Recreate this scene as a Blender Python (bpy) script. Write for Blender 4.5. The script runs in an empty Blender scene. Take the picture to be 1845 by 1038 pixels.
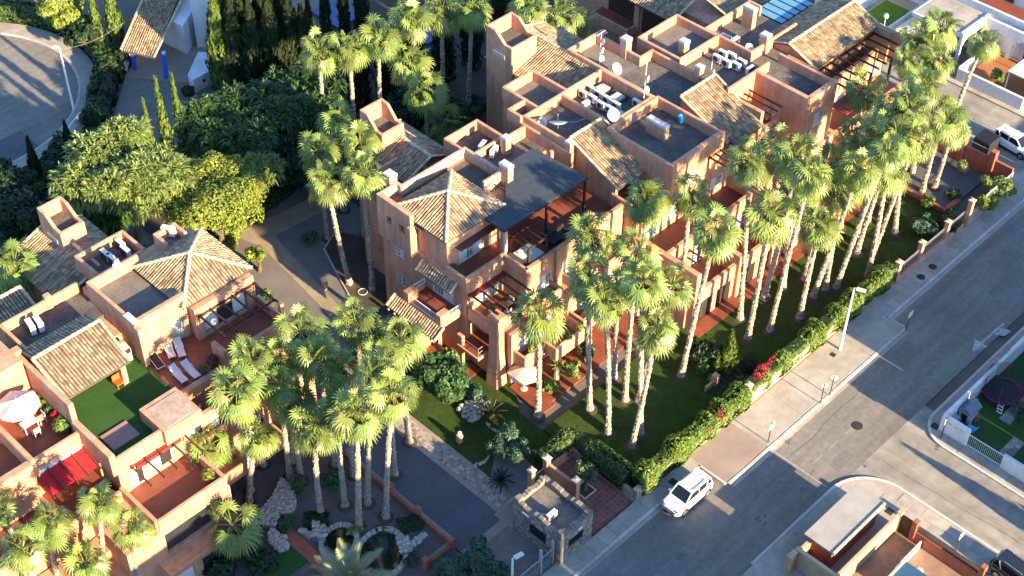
import bpy, math, random
from mathutils import Vector, Matrix, noise

rnd = random.Random(11)
sc = bpy.context.scene
COL = sc.collection

# ------------------------------------------------------------------ camera
CAMH = 84.0
FPX = 2636.14                      # focal length in pixels of the 1845 px wide photograph
CR = Vector((0.70312547, -0.71099301, 0.01017448))
CU = Vector((0.48163278, 0.48673227, 0.72878088))
CF = Vector((0.52311035, 0.50752403, -0.68467139))
cam_data = bpy.data.cameras.new('camera')
cam = bpy.data.objects.new('camera', cam_data)
COL.objects.link(cam)
M = Matrix((CR, CU, -CF)).transposed().to_4x4()
M.translation = Vector((0, 0, CAMH))
cam.matrix_world = M
cam_data.sensor_width = 36.0
cam_data.lens = FPX / 1845.0 * 36.0
cam_data.clip_start = 1.0
cam_data.clip_end = 3000.0
sc.camera = cam

# ------------------------------------------------------------------ light
SUN_E = math.radians(18.0)
world = bpy.data.worlds.new('World')
sc.world = world
world.use_nodes = True
wn = world.node_tree
sky = wn.nodes.new('ShaderNodeTexSky')
sky.sky_type = 'NISHITA'
sky.sun_disc = False
sky.sun_elevation = SUN_E
sky.sun_rotation = math.pi
sky.air_density = 1.0
sky.dust_density = 0.6
sky.ozone_density = 5.0
bg = wn.nodes['Background']
bg.inputs['Strength'].default_value = 0.12
wn.links.new(sky.outputs['Color'], bg.inputs['Color'])
sun_d = bpy.data.lights.new('sun', 'SUN')
sun_d.energy = 5.0
sun_d.angle = math.radians(0.6)
sun_d.color = (1.0, 0.775, 0.46)
sun = bpy.data.objects.new('sun', sun_d)
COL.objects.link(sun)
sun.location = (60, -60, 60)
sun.rotation_euler = Vector((0, -math.cos(SUN_E), math.sin(SUN_E))).to_track_quat('Z', 'Y').to_euler()
sc.view_settings.view_transform = 'Standard'
sc.view_settings.look = 'None'
sc.view_settings.gamma = 1.0
sc.view_settings.exposure = 2.34
sc.cycles.max_bounces = 8
sc.cycles.diffuse_bounces = 4
sc.cycles.transparent_max_bounces = 8

# ------------------------------------------------------------------ helpers
def P(px, py, z=0.0):
    """world point at height z seen at photograph pixel (px, py)"""
    d = CR * (px - 922.5) - CU * (py - 519.0) + CF * FPX
    return Vector((0, 0, CAMH)) + d * ((z - CAMH) / d.z)

def V(*a): return Vector(a)

_eps = [0]
class MB:
    """collects faces in world coordinates, built as one mesh object"""
    def __init__(s): s.v = []; s.f = []
    def face(s, pts):
        n = len(s.v); s.v.extend(tuple(p) for p in pts); s.f.append(tuple(range(n, n + len(pts)))); return s
    def box(s, x0, x1, y0, y1, z0, z1, e=None):
        if e is None:
            _eps[0] = (_eps[0] + 1) % 9; e = 0.0007 + _eps[0] * 0.0005
        if x0 > x1: x0, x1 = x1, x0
        if y0 > y1: y0, y1 = y1, y0
        x0 -= e; x1 += e; y0 -= e; y1 += e; z1 += e
        n = len(s.v)
        s.v.extend([(x0,y0,z0),(x1,y0,z0),(x1,y1,z0),(x0,y1,z0),(x0,y0,z1),(x1,y0,z1),(x1,y1,z1),(x0,y1,z1)])
        for q in ((0,3,2,1),(4,5,6,7),(0,1,5,4),(1,2,6,5),(2,3,7,6),(3,0,4,7)): s.f.append(tuple(n+i for i in q))
        return s
    def bar(s, a, b, w, h, up=(0,0,1)):
        """square bar from a to b"""
        a = Vector(a); b = Vector(b); d = (b-a).normalized(); up = Vector(up)
        if abs(d.dot(up)) > 0.98: up = Vector((1,0,0))
        r = d.cross(up).normalized()*w/2; u = r.cross(d).normalized()*h/2
        n = len(s.v)
        for p in (a, b):
            for q in (-r-u, r-u, r+u, -r+u): s.v.append(tuple(p+q))
        for q in ((0,1,2,3),(7,6,5,4),(0,4,5,1),(1,5,6,2),(2,6,7,3),(3,7,4,0)): s.f.append(tuple(n+i for i in q))
        return s
    def tube(s, pts, r, n=6, cap=True):
        """round tube; r a number or one radius per point"""
        pts = [Vector(p) for p in pts]; base = len(s.v); m = len(pts)
        rr = r if isinstance(r, (list, tuple)) else [r]*m
        for i, p in enumerate(pts):
            d = (pts[min(i+1,m-1)] - pts[max(i-1,0)]).normalized()
            a = Vector((0,0,1)) if abs(d.z) < 0.9 else Vector((1,0,0))
            e1 = d.cross(a).normalized(); e2 = d.cross(e1)
            for k in range(n):
                t = 2*math.pi*k/n
                s.v.append(tuple(p + (e1*math.cos(t) + e2*math.sin(t))*rr[i]))
        for i in range(m-1):
            for k in range(n):
                a = base+i*n+k; b = base+i*n+(k+1)%n
                s.f.append((a, b, b+n, a+n))
        if cap:
            s.f.append(tuple(base+k for k in range(n))); s.f.append(tuple(base+(m-1)*n+k for k in reversed(range(n))))
        return s
    def lathe(s, c, prof, n=12):
        """prof: (radius, height) pairs around a vertical axis at c"""
        base = len(s.v); c = Vector(c)
        for r, h in prof:
            for k in range(n):
                t = 2*math.pi*k/n; s.v.append((c.x+r*math.cos(t), c.y+r*math.sin(t), c.z+h))
        for i in range(len(prof)-1):
            for k in range(n):
                a = base+i*n+k; b = base+i*n+(k+1)%n; s.f.append((a, b, b+n, a+n))
        s.f.append(tuple(base+k for k in reversed(range(n)))); s.f.append(tuple(base+(len(prof)-1)*n+k for k in range(n)))
        return s
    def prism(s, pts, z0, z1):
        n = len(s.v); m = len(pts)
        ar = sum(pts[i][0]*pts[(i+1)%m][1]-pts[(i+1)%m][0]*pts[i][1] for i in range(m))
        if ar < 0: pts = list(reversed(pts))
        for z in (z0, z1): s.v.extend((p[0], p[1], z) for p in pts)
        s.f.append(tuple(n+i for i in reversed(range(m)))); s.f.append(tuple(n+m+i for i in range(m)))
        for i in range(m): j = (i+1) % m; s.f.append((n+i, n+j, n+m+j, n+m+i))
        return s
    def blob(s, c, rx, ry, rz, seg=8, rings=5, jit=0.0):
        base = len(s.v); c = Vector(c)
        for i in range(rings+1):
            ph = math.pi*i/rings
            for k in range(seg):
                t = 2*math.pi*k/seg; j = 1+rnd.uniform(-jit, jit)
                s.v.append((c.x+rx*j*math.sin(ph)*math.cos(t), c.y+ry*j*math.sin(ph)*math.sin(t), c.z+rz*math.cos(ph)*(1+rnd.uniform(-jit,jit)*.5)))
        for i in range(rings):
            for k in range(seg):
                a = base+i*seg+k; b = base+i*seg+(k+1)%seg; s.f.append((a+seg, b+seg, b, a))
        return s
    def xf(s, m, start=0):
        s.v[start:] = [tuple(m @ Vector(p)) for p in s.v[start:]]; return s
    def build(s, name, mat, parent=None, smooth=False, bevel=0, kind=None):
        off = wloc(parent)
        me = bpy.data.meshes.new(name)
        me.from_pydata([(p[0]-off.x, p[1]-off.y, p[2]-off.z) for p in s.v], [], s.f)
        me.materials.append(mat)
        if smooth: me.polygons.foreach_set('use_smooth', [True]*len(me.polygons))
        me.update()
        o = bpy.data.objects.new(name, me); COL.objects.link(o)
        if parent is not None: o.parent = parent
        if bevel:
            b = o.modifiers.new('bevel', 'BEVEL'); b.width = bevel; b.segments = 2; b.limit_method = 'ANGLE'
        if kind: o['kind'] = kind
        return o

def wloc(o):
    v = Vector((0,0,0))
    while o is not None: v = v + o.location; o = o.parent
    return v

def tag(o, label, cat, group=None):
    o['label'] = label; o['category'] = cat
    if group: o['group'] = group
    return o

def thing(name, label, cat, loc=(0,0,0), group=None):
    o = bpy.data.objects.new(name, None); o.empty_display_size = 0.2
    COL.objects.link(o); o.location = Vector(loc)
    return tag(o, label, cat, group)

def struct(mb, name, mat, parent=None, **k):
    o = mb.build(name, mat, parent, **k)
    if parent is None: o['kind'] = 'structure'
    return o

def copy_thing(root, loc, rz=0.0, label=None, scale=None, group=None):
    r = root.copy(); COL.objects.link(r); r.location = Vector(loc); r.rotation_euler = (0, 0, rz)
    if scale is not None: r.scale = (scale,)*3 if not hasattr(scale, '__len__') else scale
    if label: r['label'] = label
    if group: r['group'] = group
    for ch in root.children:
        c = ch.copy(); COL.objects.link(c); c.parent = r
        for g in ch.children:
            d = g.copy(); COL.objects.link(d); d.parent = c
    return r

# ------------------------------------------------------------------ materials
MATS = {}
def mat(name, c1, c2=None, scale=3.0, rough=0.85, detail=4.0, bump=0.0, bscale=None, big=None, bigc=0.75, island=0.0, objr=0.0,
        spec=0.3, metal=0.0, coat=0.0, trans=0.0, alpha=None, emis=None, stain=None, hue=0.0, streak=None):
    """procedural material: two colours mixed by noise, a large-scale weathering noise, random tint per piece and fine relief"""
    m = bpy.data.materials.new(name); m.use_nodes = True; MATS[name] = m
    nt = m.node_tree; N = nt.nodes.new; L = nt.links.new
    bsdf = nt.nodes['Principled BSDF']; out = nt.nodes['Material Output']
    c2 = c2 or tuple(x*0.8 for x in c1)
    geo = N('ShaderNodeNewGeometry')
    pos = geo.outputs['Position']
    nz = N('ShaderNodeTexNoise'); nz.inputs['Scale'].default_value = scale; nz.inputs['Detail'].default_value = detail
    L(pos, nz.inputs['Vector'])
    mr = N('ShaderNodeMapRange'); mr.inputs['From Min'].default_value = 0.3; mr.inputs['From Max'].default_value = 0.7
    L(nz.outputs['Fac'], mr.inputs['Value'])
    mix = N('ShaderNodeMix'); mix.data_type = 'RGBA'
    mix.inputs['A'].default_value = (*c1, 1); mix.inputs['B'].default_value = (*c2, 1)
    L(mr.outputs['Result'], mix.inputs['Factor'])
    col = mix.outputs['Result']
    def mul(col, fac_out, lo, hi):
        r = N('ShaderNodeMapRange'); r.inputs['From Min'].default_value = 0.3; r.inputs['From Max'].default_value = 0.7
        r.inputs['To Min'].default_value = lo; r.inputs['To Max'].default_value = hi
        L(fac_out, r.inputs['Value'])
        x = N('ShaderNodeMix'); x.data_type = 'RGBA'; x.blend_type = 'MULTIPLY'; x.inputs['Factor'].default_value = 1
        L(col, x.inputs['A']); L(r.outputs['Result'], x.inputs['B'])
        return x.outputs['Result']
    if big:
        n2 = N('ShaderNodeTexNoise'); n2.inputs['Scale'].default_value = big; n2.inputs['Detail'].default_value = 6; n2.inputs['Roughness'].default_value = 0.65
        L(pos, n2.inputs['Vector']); col = mul(col, n2.outputs['Fac'], bigc, 1.08)
    if stain:
        # streaks running down: noise stretched in z
        mp = N('ShaderNodeMapping'); mp.inputs['Scale'].default_value = (2.2, 2.2, 0.25)
        L(pos, mp.inputs['Vector'])
        n3 = N('ShaderNodeTexNoise'); n3.inputs['Scale'].default_value = 1.0; n3.inputs['Detail'].default_value = 5
        L(mp.outputs['Vector'], n3.inputs['Vector']); col = mul(col, n3.outputs['Fac'], 1.05, stain)
    if streak:
        mp = N('ShaderNodeMapping'); mp.inputs['Scale'].default_value = streak
        L(pos, mp.inputs['Vector'])
        n4 = N('ShaderNodeTexNoise'); n4.inputs['Scale'].default_value = 1.0; n4.inputs['Detail'].default_value = 7; n4.inputs['Roughness'].default_value = 0.6
        L(mp.outputs['Vector'], n4.inputs['Vector']); col = mul(col, n4.outputs['Fac'], 0.80, 1.14)
    if island or objr:
        hs = N('ShaderNodeHueSaturation'); L(col, hs.inputs['Color'])
        src = geo.outputs['Random Per Island']
        amt = island
        if objr:
            oi = N('ShaderNodeObjectInfo'); src = oi.outputs['Random']; amt = objr
        r = N('ShaderNodeMapRange'); r.inputs['To Min'].default_value = 1-amt; r.inputs['To Max'].default_value = 1+amt
        L(src, r.inputs['Value']); L(r.outputs['Result'], hs.inputs['Value'])
        if hue:
            wv = N('ShaderNodeMath'); wv.operation = 'MULTIPLY_ADD'; wv.inputs[1].default_value = 7.31; wv.inputs[2].default_value = 0
            L(src, wv.inputs[0]); fr = N('ShaderNodeMath'); fr.operation = 'FRACT'; L(wv.outputs[0], fr.inputs[0])
            r2 = N('ShaderNodeMapRange'); r2.inputs['To Min'].default_value = 0.5-hue; r2.inputs['To Max'].default_value = 0.5+hue
            L(fr.outputs[0], r2.inputs['Value']); L(r2.outputs['Result'], hs.inputs['Hue'])
        col = hs.outputs['Color']
    L(col, bsdf.inputs['Base Color'])
    bsdf.inputs['Roughness'].default_value = rough
    bsdf.inputs['Specular IOR Level'].default_value = spec
    bsdf.inputs['Metallic'].default_value = metal
    if coat: bsdf.inputs['Coat Weight'].default_value = coat; bsdf.inputs['Coat Roughness'].default_value = 0.05
    if alpha is not None: bsdf.inputs['Alpha'].default_value = alpha
    if bump:
        nb = N('ShaderNodeTexNoise'); nb.inputs['Scale'].default_value = bscale or scale*4; nb.inputs['Detail'].default_value = 4
        L(pos, nb.inputs['Vector'])
        b = N('ShaderNodeBump'); b.inputs['Strength'].default_value = bump; b.inputs['Distance'].default_value = 0.05
        L(nb.outputs['Fac'], b.inputs['Height']); L(b.outputs['Normal'], bsdf.inputs['Normal'])
    if trans:
        tl = N('ShaderNodeBsdfTranslucent'); L(col, tl.inputs['Color'])
        ms = N('ShaderNodeMixShader'); ms.inputs['Fac'].default_value = trans
        L(bsdf.outputs['BSDF'], ms.inputs[1]); L(tl.outputs['BSDF'], ms.inputs[2]); L(ms.outputs['Shader'], out.inputs['Surface'])
    m['_col'] = 1
    return m

def tiled(name, c1, c2, grout, w, h, off=0.5, mortar=0.015, rough=0.6, bump=0.3, rot=0.0, var=0.5, big=None, spec=0.35):
    """small flat pavers or floor tiles too fine to build singly"""
    m = bpy.data.materials.new(name); m.use_nodes = True
    nt = m.node_tree; N = nt.nodes.new; L = nt.links.new; bsdf = nt.nodes['Principled BSDF']
    geo = N('ShaderNodeNewGeometry'); mp = N('ShaderNodeMapping'); mp.inputs['Rotation'].default_value = (0, 0, rot)
    L(geo.outputs['Position'], mp.inputs['Vector'])
    bt = N('ShaderNodeTexBrick'); bt.offset = off; bt.inputs['Color1'].default_value = (*c1, 1); bt.inputs['Color2'].default_value = (*c2, 1)
    bt.inputs['Mortar'].default_value = (*grout, 1); bt.inputs['Scale'].default_value = 1.0; bt.inputs['Mortar Size'].default_value = mortar
    bt.inputs['Brick Width'].default_value = w; bt.inputs['Row Height'].default_value = h; bt.inputs['Bias'].default_value = 0
    L(mp.outputs['Vector'], bt.inputs['Vector'])
    n2 = N('ShaderNodeTexNoise'); n2.inputs['Scale'].default_value = big or 0.6; n2.inputs['Detail'].default_value = 6
    L(geo.outputs['Position'], n2.inputs['Vector'])
    r = N('ShaderNodeMapRange'); r.inputs['From Min'].default_value = 0.3; r.inputs['From Max'].default_value = 0.7
    r.inputs['To Min'].default_value = 1-var*0.5; r.inputs['To Max'].default_value = 1.1; L(n2.outputs['Fac'], r.inputs['Value'])
    x = N('ShaderNodeMix'); x.data_type = 'RGBA'; x.blend_type = 'MULTIPLY'; x.inputs['Factor'].default_value = 1
    L(bt.outputs['Color'], x.inputs['A']); L(r.outputs['Result'], x.inputs['B']); L(x.outputs['Result'], bsdf.inputs['Base Color'])
    bsdf.inputs['Roughness'].default_value = rough; bsdf.inputs['Specular IOR Level'].default_value = spec
    b = N('ShaderNodeBump'); b.inputs['Strength'].default_value = bump; b.inputs['Distance'].default_value = 0.01; b.invert = True
    L(bt.outputs['Fac'], b.inputs['Height']); L(b.outputs['Normal'], bsdf.inputs['Normal'])
    return m

STUCCO = mat('terracotta_stucco', (0.55,0.290,0.178), (0.47,0.240,0.145), 1.3, 0.92, bump=0.14, bscale=14, big=0.45, bigc=0.78, stain=0.74)
STUCCO2 = mat('weathered_stucco', (0.42,0.31,0.24), (0.29,0.22,0.18), 3.5, 0.92, bump=0.15, bscale=12, big=0.9, bigc=0.7)
REDWALL = mat('brick_red_render', (0.30,0.10,0.06), (0.25,0.082,0.05), 1.2, 0.9, bump=0.1, bscale=12, big=0.5, bigc=0.85, stain=0.85)
OCHRE = mat('ochre_render', (0.44,0.32,0.19), (0.38,0.27,0.155), 1.2, 0.9, bump=0.1, bscale=12, big=0.5, bigc=0.85)
WHITE = mat('white_stucco', (0.62,0.62,0.61), (0.55,0.55,0.545), 1.0, 0.9, bump=0.08, bscale=12, big=0.4, bigc=0.88, stain=0.9)
CAP = mat('grey_cap', (0.42,0.42,0.41), (0.34,0.34,0.33), 2.0, 0.8, big=1.0, bigc=0.8)
PALECAP = mat('pale_coping', (0.50,0.40,0.29), (0.40,0.32,0.24), 3.0, 0.85, bump=0.1)
ROOFDECK = mat('gravel_roof_felt', (0.165,0.146,0.128), (0.082,0.073,0.067), 6.0, 0.95, detail=10, bump=0.35, bscale=30, big=0.5, bigc=0.42)
ROOFDECK2 = mat('pale_gravel_roof', (0.20,0.175,0.15), (0.11,0.10,0.09), 9.0, 0.95, detail=8, bump=0.35, bscale=30, big=0.7, bigc=0.6)
TILE = mat('clay_barrel_tile', (0.40,0.285,0.170), (0.255,0.178,0.112), 2.0, 0.85, island=0.36, hue=0.012, bump=0.1, big=0.7, bigc=0.62)
TILEBED = mat('tile_bed', (0.085,0.065,0.052), (0.055,0.043,0.036), 4.0, 0.95)
RIDGE = mat('mortared_ridge', (0.50,0.38,0.25), (0.40,0.30,0.20), 5.0, 0.9, island=0.2, bump=0.2, bscale=20)
FLOOR = tiled('terracotta_floor', (0.20,0.052,0.031), (0.165,0.042,0.026), (0.16,0.07,0.045), 0.33, 0.33, 0.0, 0.012, 0.5, var=0.35)
ASPHALT = mat('asphalt', (0.195,0.178,0.153), (0.147,0.136,0.121), 2.2, 0.88, detail=10, bump=0.25, bscale=45, big=0.14, bigc=0.72, streak=(0.05, 1.1, 1))
CONCRETE = mat('street_concrete', (0.285,0.262,0.222), (0.205,0.19,0.163), 1.1, 0.9, detail=10, bump=0.2, bscale=40, big=0.25, bigc=0.62, streak=(1.2, 0.06, 1))
DRIVE = tiled('driveway_setts', (0.080,0.088,0.100), (0.064,0.071,0.082), (0.05,0.055,0.062), 0.24, 0.12, 0.5, 0.01, 0.75, rot=0.0, var=0.5, big=0.35)
PAVE = mat('pavement_concrete', (0.35,0.31,0.26), (0.275,0.245,0.21), 1.6, 0.9, detail=8, bump=0.15, bscale=30, big=0.35, bigc=0.72, objr=0.10)
PINKPAVE = mat('stamped_pink_concrete', (0.285,0.222,0.185), (0.225,0.175,0.148), 1.6, 0.9, detail=8, bump=0.2, bscale=25, big=0.4, bigc=0.75)
KERB = mat('kerb_stone', (0.42,0.40,0.36), (0.33,0.32,0.29), 2.0, 0.9, bump=0.15, objr=0.15)
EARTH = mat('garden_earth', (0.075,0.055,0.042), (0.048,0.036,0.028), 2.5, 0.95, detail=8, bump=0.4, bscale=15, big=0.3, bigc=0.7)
PONDGRAVEL = mat('grey_pond_gravel', (0.135,0.110,0.103), (0.09,0.074,0.070), 10.0, 0.95, detail=8, bump=0.4, bscale=30, big=0.4, bigc=0.7)
GRAVEL = mat('pale_gravel', (0.175,0.155,0.142), (0.115,0.103,0.096), 14.0, 0.95, detail=6, bump=0.5, bscale=40, big=0.5, bigc=0.8)
GRASS = mat('lawn_grass', (0.044,0.075,0.016), (0.026,0.046,0.010), 5.0, 0.95, detail=10, bump=0.6, bscale=35, big=0.4, bigc=0.6, spec=0.1)
TURF = mat('artificial_turf', (0.036,0.088,0.022), (0.026,0.070,0.017), 4.0, 0.95, detail=8, bump=0.4, bscale=40, big=0.5, bigc=0.8, spec=0.1)
DRYGROUND = mat('dry_ground', (0.16,0.13,0.10), (0.11,0.09,0.07), 0.5, 0.95, detail=8, bump=0.3, big=0.05, bigc=0.7)
WOOD = mat('dark_stained_wood', (0.055,0.028,0.02), (0.035,0.018,0.013), 6.0, 0.65, big=2.0, bigc=0.7)
REDWOOD = mat('red_brown_wood', (0.12,0.045,0.03), (0.08,0.03,0.02), 6.0, 0.6, big=2.0, bigc=0.75)
CANOPY = mat('dark_canopy_fabric', (0.042,0.052,0.066), (0.030,0.038,0.048), 2.0, 0.85, bump=0.05, big=0.7, bigc=0.8)
REDFAB = mat('red_fabric', (0.42,0.012,0.02), (0.34,0.01,0.016), 2.0, 0.85, big=1.0, bigc=0.85)
MAROON = mat('maroon_fabric', (0.22,0.02,0.03), (0.17,0.015,0.025), 2.0, 0.85)
WHITEFAB = mat('white_fabric', (0.60,0.57,0.53), (0.52,0.50,0.46), 3.0, 0.85, trans=0.2)
BEIGEFAB = mat('beige_fabric', (0.50,0.42,0.33), (0.44,0.36,0.28), 3.0, 0.85)
PLASTIC = mat('white_plastic', (0.58,0.57,0.55), (0.50,0.49,0.48), 3.0, 0.45, objr=0.06)
ACWHITE = mat('air_conditioner_casing', (0.60,0.59,0.56), (0.52,0.51,0.49), 2.0, 0.5, objr=0.12, big=3.0, bigc=0.85)
ACDARK = mat('fan_grille_dark', (0.05,0.05,0.052), (0.03,0.03,0.03), 8.0, 0.6)
STEEL = mat('galvanised_steel', (0.36,0.37,0.38), (0.28,0.29,0.30), 6.0, 0.45, metal=0.6)
WMETAL = mat('white_painted_metal', (0.70,0.70,0.69), (0.62,0.62,0.61), 5.0, 0.45)
BLACKM = mat('black_metal', (0.025,0.025,0.027), (0.018,0.018,0.02), 5.0, 0.5)
IRON = mat('cast_iron', (0.05,0.043,0.04), (0.03,0.028,0.027), 12.0, 0.7, bump=0.3, metal=0.4)
GLASS = mat('dark_window_glass', (0.025,0.032,0.038), (0.018,0.022,0.027), 0.8, 0.06, spec=0.8)
SKYGLASS = mat('blue_glazing', (0.10,0.25,0.36), (0.08,0.21,0.31), 0.8, 0.12, spec=0.8)
CURTAIN = mat('white_curtain', (0.62,0.60,0.56), (0.50,0.48,0.45), 6.0, 0.85)
BLUE = mat('blue_painted_plaster', (0.02,0.07,0.42), (0.018,0.06,0.36), 2.0, 0.7)
BLUEPL = mat('blue_plastic', (0.02,0.22,0.50), (0.015,0.18,0.42), 3.0, 0.5)
ORANGEPL = mat('orange_plastic', (0.55,0.10,0.02), (0.45,0.08,0.015), 3.0, 0.5)
PINKPL = mat('magenta_foam', (0.20,0.02,0.085), (0.15,0.016,0.065), 4.0, 0.6)
POTCLAY = mat('clay_pot', (0.30,0.12,0.07), (0.24,0.09,0.05), 4.0, 0.8)
STONE = mat('rubble_stone', (0.30,0.255,0.21), (0.20,0.17,0.145), 3.0, 0.92, island=0.4, hue=0.015, bump=0.4, bscale=14)
MORTAR = mat('stone_mortar', (0.20,0.175,0.15), (0.15,0.13,0.115), 4.0, 0.95, bump=0.3, big=0.6)
LIME = mat('pale_limestone', (0.37,0.34,0.295), (0.26,0.24,0.21), 4.0, 0.92, island=0.3, bump=0.35, bscale=16)
WATER = mat('dark_pond_water', (0.008,0.011,0.008), (0.005,0.008,0.005), 0.8, 0.05, spec=0.6, bump=0.06, bscale=5)
POOL = mat('turquoise_pool', (0.10,0.42,0.40), (0.07,0.34,0.34), 1.0, 0.05, spec=0.6)
CARPAINT = mat('white_car_paint', (0.78,0.78,0.77), (0.76,0.76,0.75), 1.0, 0.25, coat=1.0, spec=0.5)
CARGLASS = mat('tinted_car_glass', (0.012,0.018,0.022), (0.01,0.014,0.018), 1.0, 0.08, spec=0.35)
CARDARK = mat('black_car_trim', (0.02,0.02,0.021), (0.015,0.015,0.016), 3.0, 0.5)
CARBLACK = mat('black_car_paint', (0.012,0.012,0.014), (0.011,0.011,0.012), 1.0, 0.2, coat=1.0, spec=0.5)
RUBBER = mat('tyre_rubber', (0.02,0.02,0.02), (0.015,0.015,0.015), 6.0, 0.9)
ALLOY = mat('alloy_rim', (0.45,0.45,0.46), (0.38,0.38,0.39), 6.0, 0.3, metal=0.8)
LAMPRED = mat('red_lamp_lens', (0.30,0.01,0.01), (0.25,0.01,0.01), 4.0, 0.2)
ROADPAINT = mat('worn_road_paint', (0.48,0.475,0.455), (0.21,0.20,0.185), 3.5, 0.85, detail=9, big=1.2, bigc=0.75)
TRUNK = mat('palm_trunk_bark', (0.42,0.365,0.295), (0.15,0.122,0.095), 8.0, 0.95, detail=8, bump=0.9, bscale=11, big=1.0, bigc=0.7)
BOOTS = mat('palm_leaf_bases', (0.27,0.155,0.075), (0.15,0.085,0.045), 6.0, 0.95, island=0.4, bump=0.3)
BARK = mat('tree_bark', (0.12,0.09,0.065), (0.07,0.052,0.04), 6.0, 0.95, bump=0.5, bscale=12)
def leafmat(name, c, k=0.35, trans=0.28, rough=0.5, hue=0.02, objr=0):
    return mat(name, c, tuple(x*0.72 for x in c), 1.2, rough, island=0 if objr else k, objr=objr, hue=hue, trans=trans, spec=0.35)
FROND = leafmat('palm_frond', (0.160,0.218,0.052), 0.3, 0.20, 0.40, 0.02, objr=0.40)
FROND_Y = leafmat('yellowed_frond', (0.40,0.25,0.035), 0.3, 0.25, 0.6, 0.015, objr=0.2)
FROND_D = leafmat('dry_frond', (0.32,0.18,0.07), 0.3, 0.1, 0.8, 0.01, objr=0.2)
FEATHER = leafmat('date_palm_leaflets', (0.20,0.23,0.12), 0.25, 0.2, 0.5)
LEAF_Y = leafmat('yellow_green_leaves', (0.190,0.240,0.038))
LEAF_L = leafmat('light_green_leaves', (0.190,0.255,0.068))
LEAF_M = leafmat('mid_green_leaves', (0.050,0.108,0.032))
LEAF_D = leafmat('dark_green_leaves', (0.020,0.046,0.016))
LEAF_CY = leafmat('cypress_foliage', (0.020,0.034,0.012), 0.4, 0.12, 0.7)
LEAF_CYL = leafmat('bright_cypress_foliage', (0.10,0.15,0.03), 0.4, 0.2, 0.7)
LEAF_PINE = leafmat('blue_green_needles', (0.045,0.095,0.055), 0.3, 0.15)
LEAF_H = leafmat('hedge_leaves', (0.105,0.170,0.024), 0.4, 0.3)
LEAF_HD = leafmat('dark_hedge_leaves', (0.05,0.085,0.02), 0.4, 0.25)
FLOWER = leafmat('magenta_bracts', (0.40,0.015,0.05), 0.3, 0.25, 0.6, 0.02)
CYCAD = leafmat('cycad_leaflets', (0.010,0.018,0.008), 0.3, 0.1)
# ------------------------------------------------------------------ ground, streets, pavements
struct(MB().box(-500, 900, -400, 1000, -0.5, -0.16, 0), 'ground', DRYGROUND)
street = struct(MB().box(-200, 400, 30.4, 38.6, -0.3, 0.0, 0), 'main_street', ASPHALT)
side = struct(MB().box(66.0, 77.5, -120, 30.4, -0.3, -0.004, 0), 'side_street', CONCRETE)
far_street = struct(MB().box(108.2, 116.2, 38.6, 300, -0.3, -0.004, 0).box(108.2, 116.2, -120, 30.4, -0.3, -0.004, 0), 'far_street', CONCRETE)

_unit = {}
def pieces(parent, name, m, rects, z0, z1, gap=0.012, bev=0.0, jit=0.004):
    """slabs / stones / tiles, one object each, sharing a unit mesh"""
    key = (name, m.name)
    if key not in _unit:
        me = bpy.data.meshes.new(name)
        b = 0.02
        v = [(-.5,-.5,0),(.5,-.5,0),(.5,.5,0),(-.5,.5,0),(-.5,-.5,.9),(.5,-.5,.9),(.5,.5,.9),(-.5,.5,.9),(-.5+b,-.5+b,1),(.5-b,-.5+b,1),(.5-b,.5-b,1),(-.5+b,.5-b,1)]
        f = [(0,3,2,1),(8,9,10,11),(0,1,5,4),(1,2,6,5),(2,3,7,6),(3,0,4,7),(4,5,9,8),(5,6,10,9),(6,7,11,10),(7,4,8,11)]
        me.from_pydata(v, [], f); me.materials.append(m); _unit[key] = me
    off = wloc(parent)
    for x0, x1, y0, y1 in rects:
        o = bpy.data.objects.new(name, _unit[key]); COL.objects.link(o); o.parent = parent
        dz = rnd.uniform(-jit, jit)
        o.location = ((x0+x1)/2-off.x, (y0+y1)/2-off.y, z0-off.z); o.scale = (abs(x1-x0)-gap, abs(y1-y0)-gap, z1-z0+dz)

def grid(x0, x1, y0, y1, nx, ny):
    return [(x0+(x1-x0)*i/nx, x0+(x1-x0)*(i+1)/nx, y0+(y1-y0)*j/ny, y0+(y1-y0)*(j+1)/ny) for i in range(nx) for j in range(ny)]

# north pavement with its widened stretch
pv = MB()
pv.box(-80, 60.4, 38.75, 40.3, -0.2, 0.10, 0).box(60.4, 83.5, 36.35, 40.3, -0.2, 0.10, 0).box(83.5, 118, 38.05, 40.3, -0.2, 0.10, 0)
pav_n = struct(pv, 'north_pavement', PAVE)
pieces(pav_n, 'paving_slab', PAVE, grid(46.6, 60.2, 38.78, 40.0, 12, 1) + grid(83.7, 108.0, 38.1, 40.0, 24, 2), 0.0, 0.13)
pieces(pav_n, 'paving_panel', PINKPAVE, grid(60.5, 65.3, 36.4, 40.0, 1, 1), 0.0, 0.128)
pieces(pav_n, 'concrete_panel', PAVE, grid(65.35, 83.4, 36.4, 39.9, 4, 1), 0.0, 0.13)
ks = [(x, x+1, 38.5, 38.74) for x in range(42, 60)] + [(x+.5, x+1.5, 36.1, 36.34) for x in range(60, 83)] + [(x+.6, x+1.6, 37.8, 38.04) for x in range(83, 108)] + \
     [(60.2, 60.39, 36.4+i*.8, 37.2+i*.8) for i in range(3)] + [(83.5, 83.7, 36.4+i*.5, 36.9+i*.5) for i in range(3)]
pieces(pav_n, 'kerb_stone', KERB, ks, -0.1, 0.15)
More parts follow.
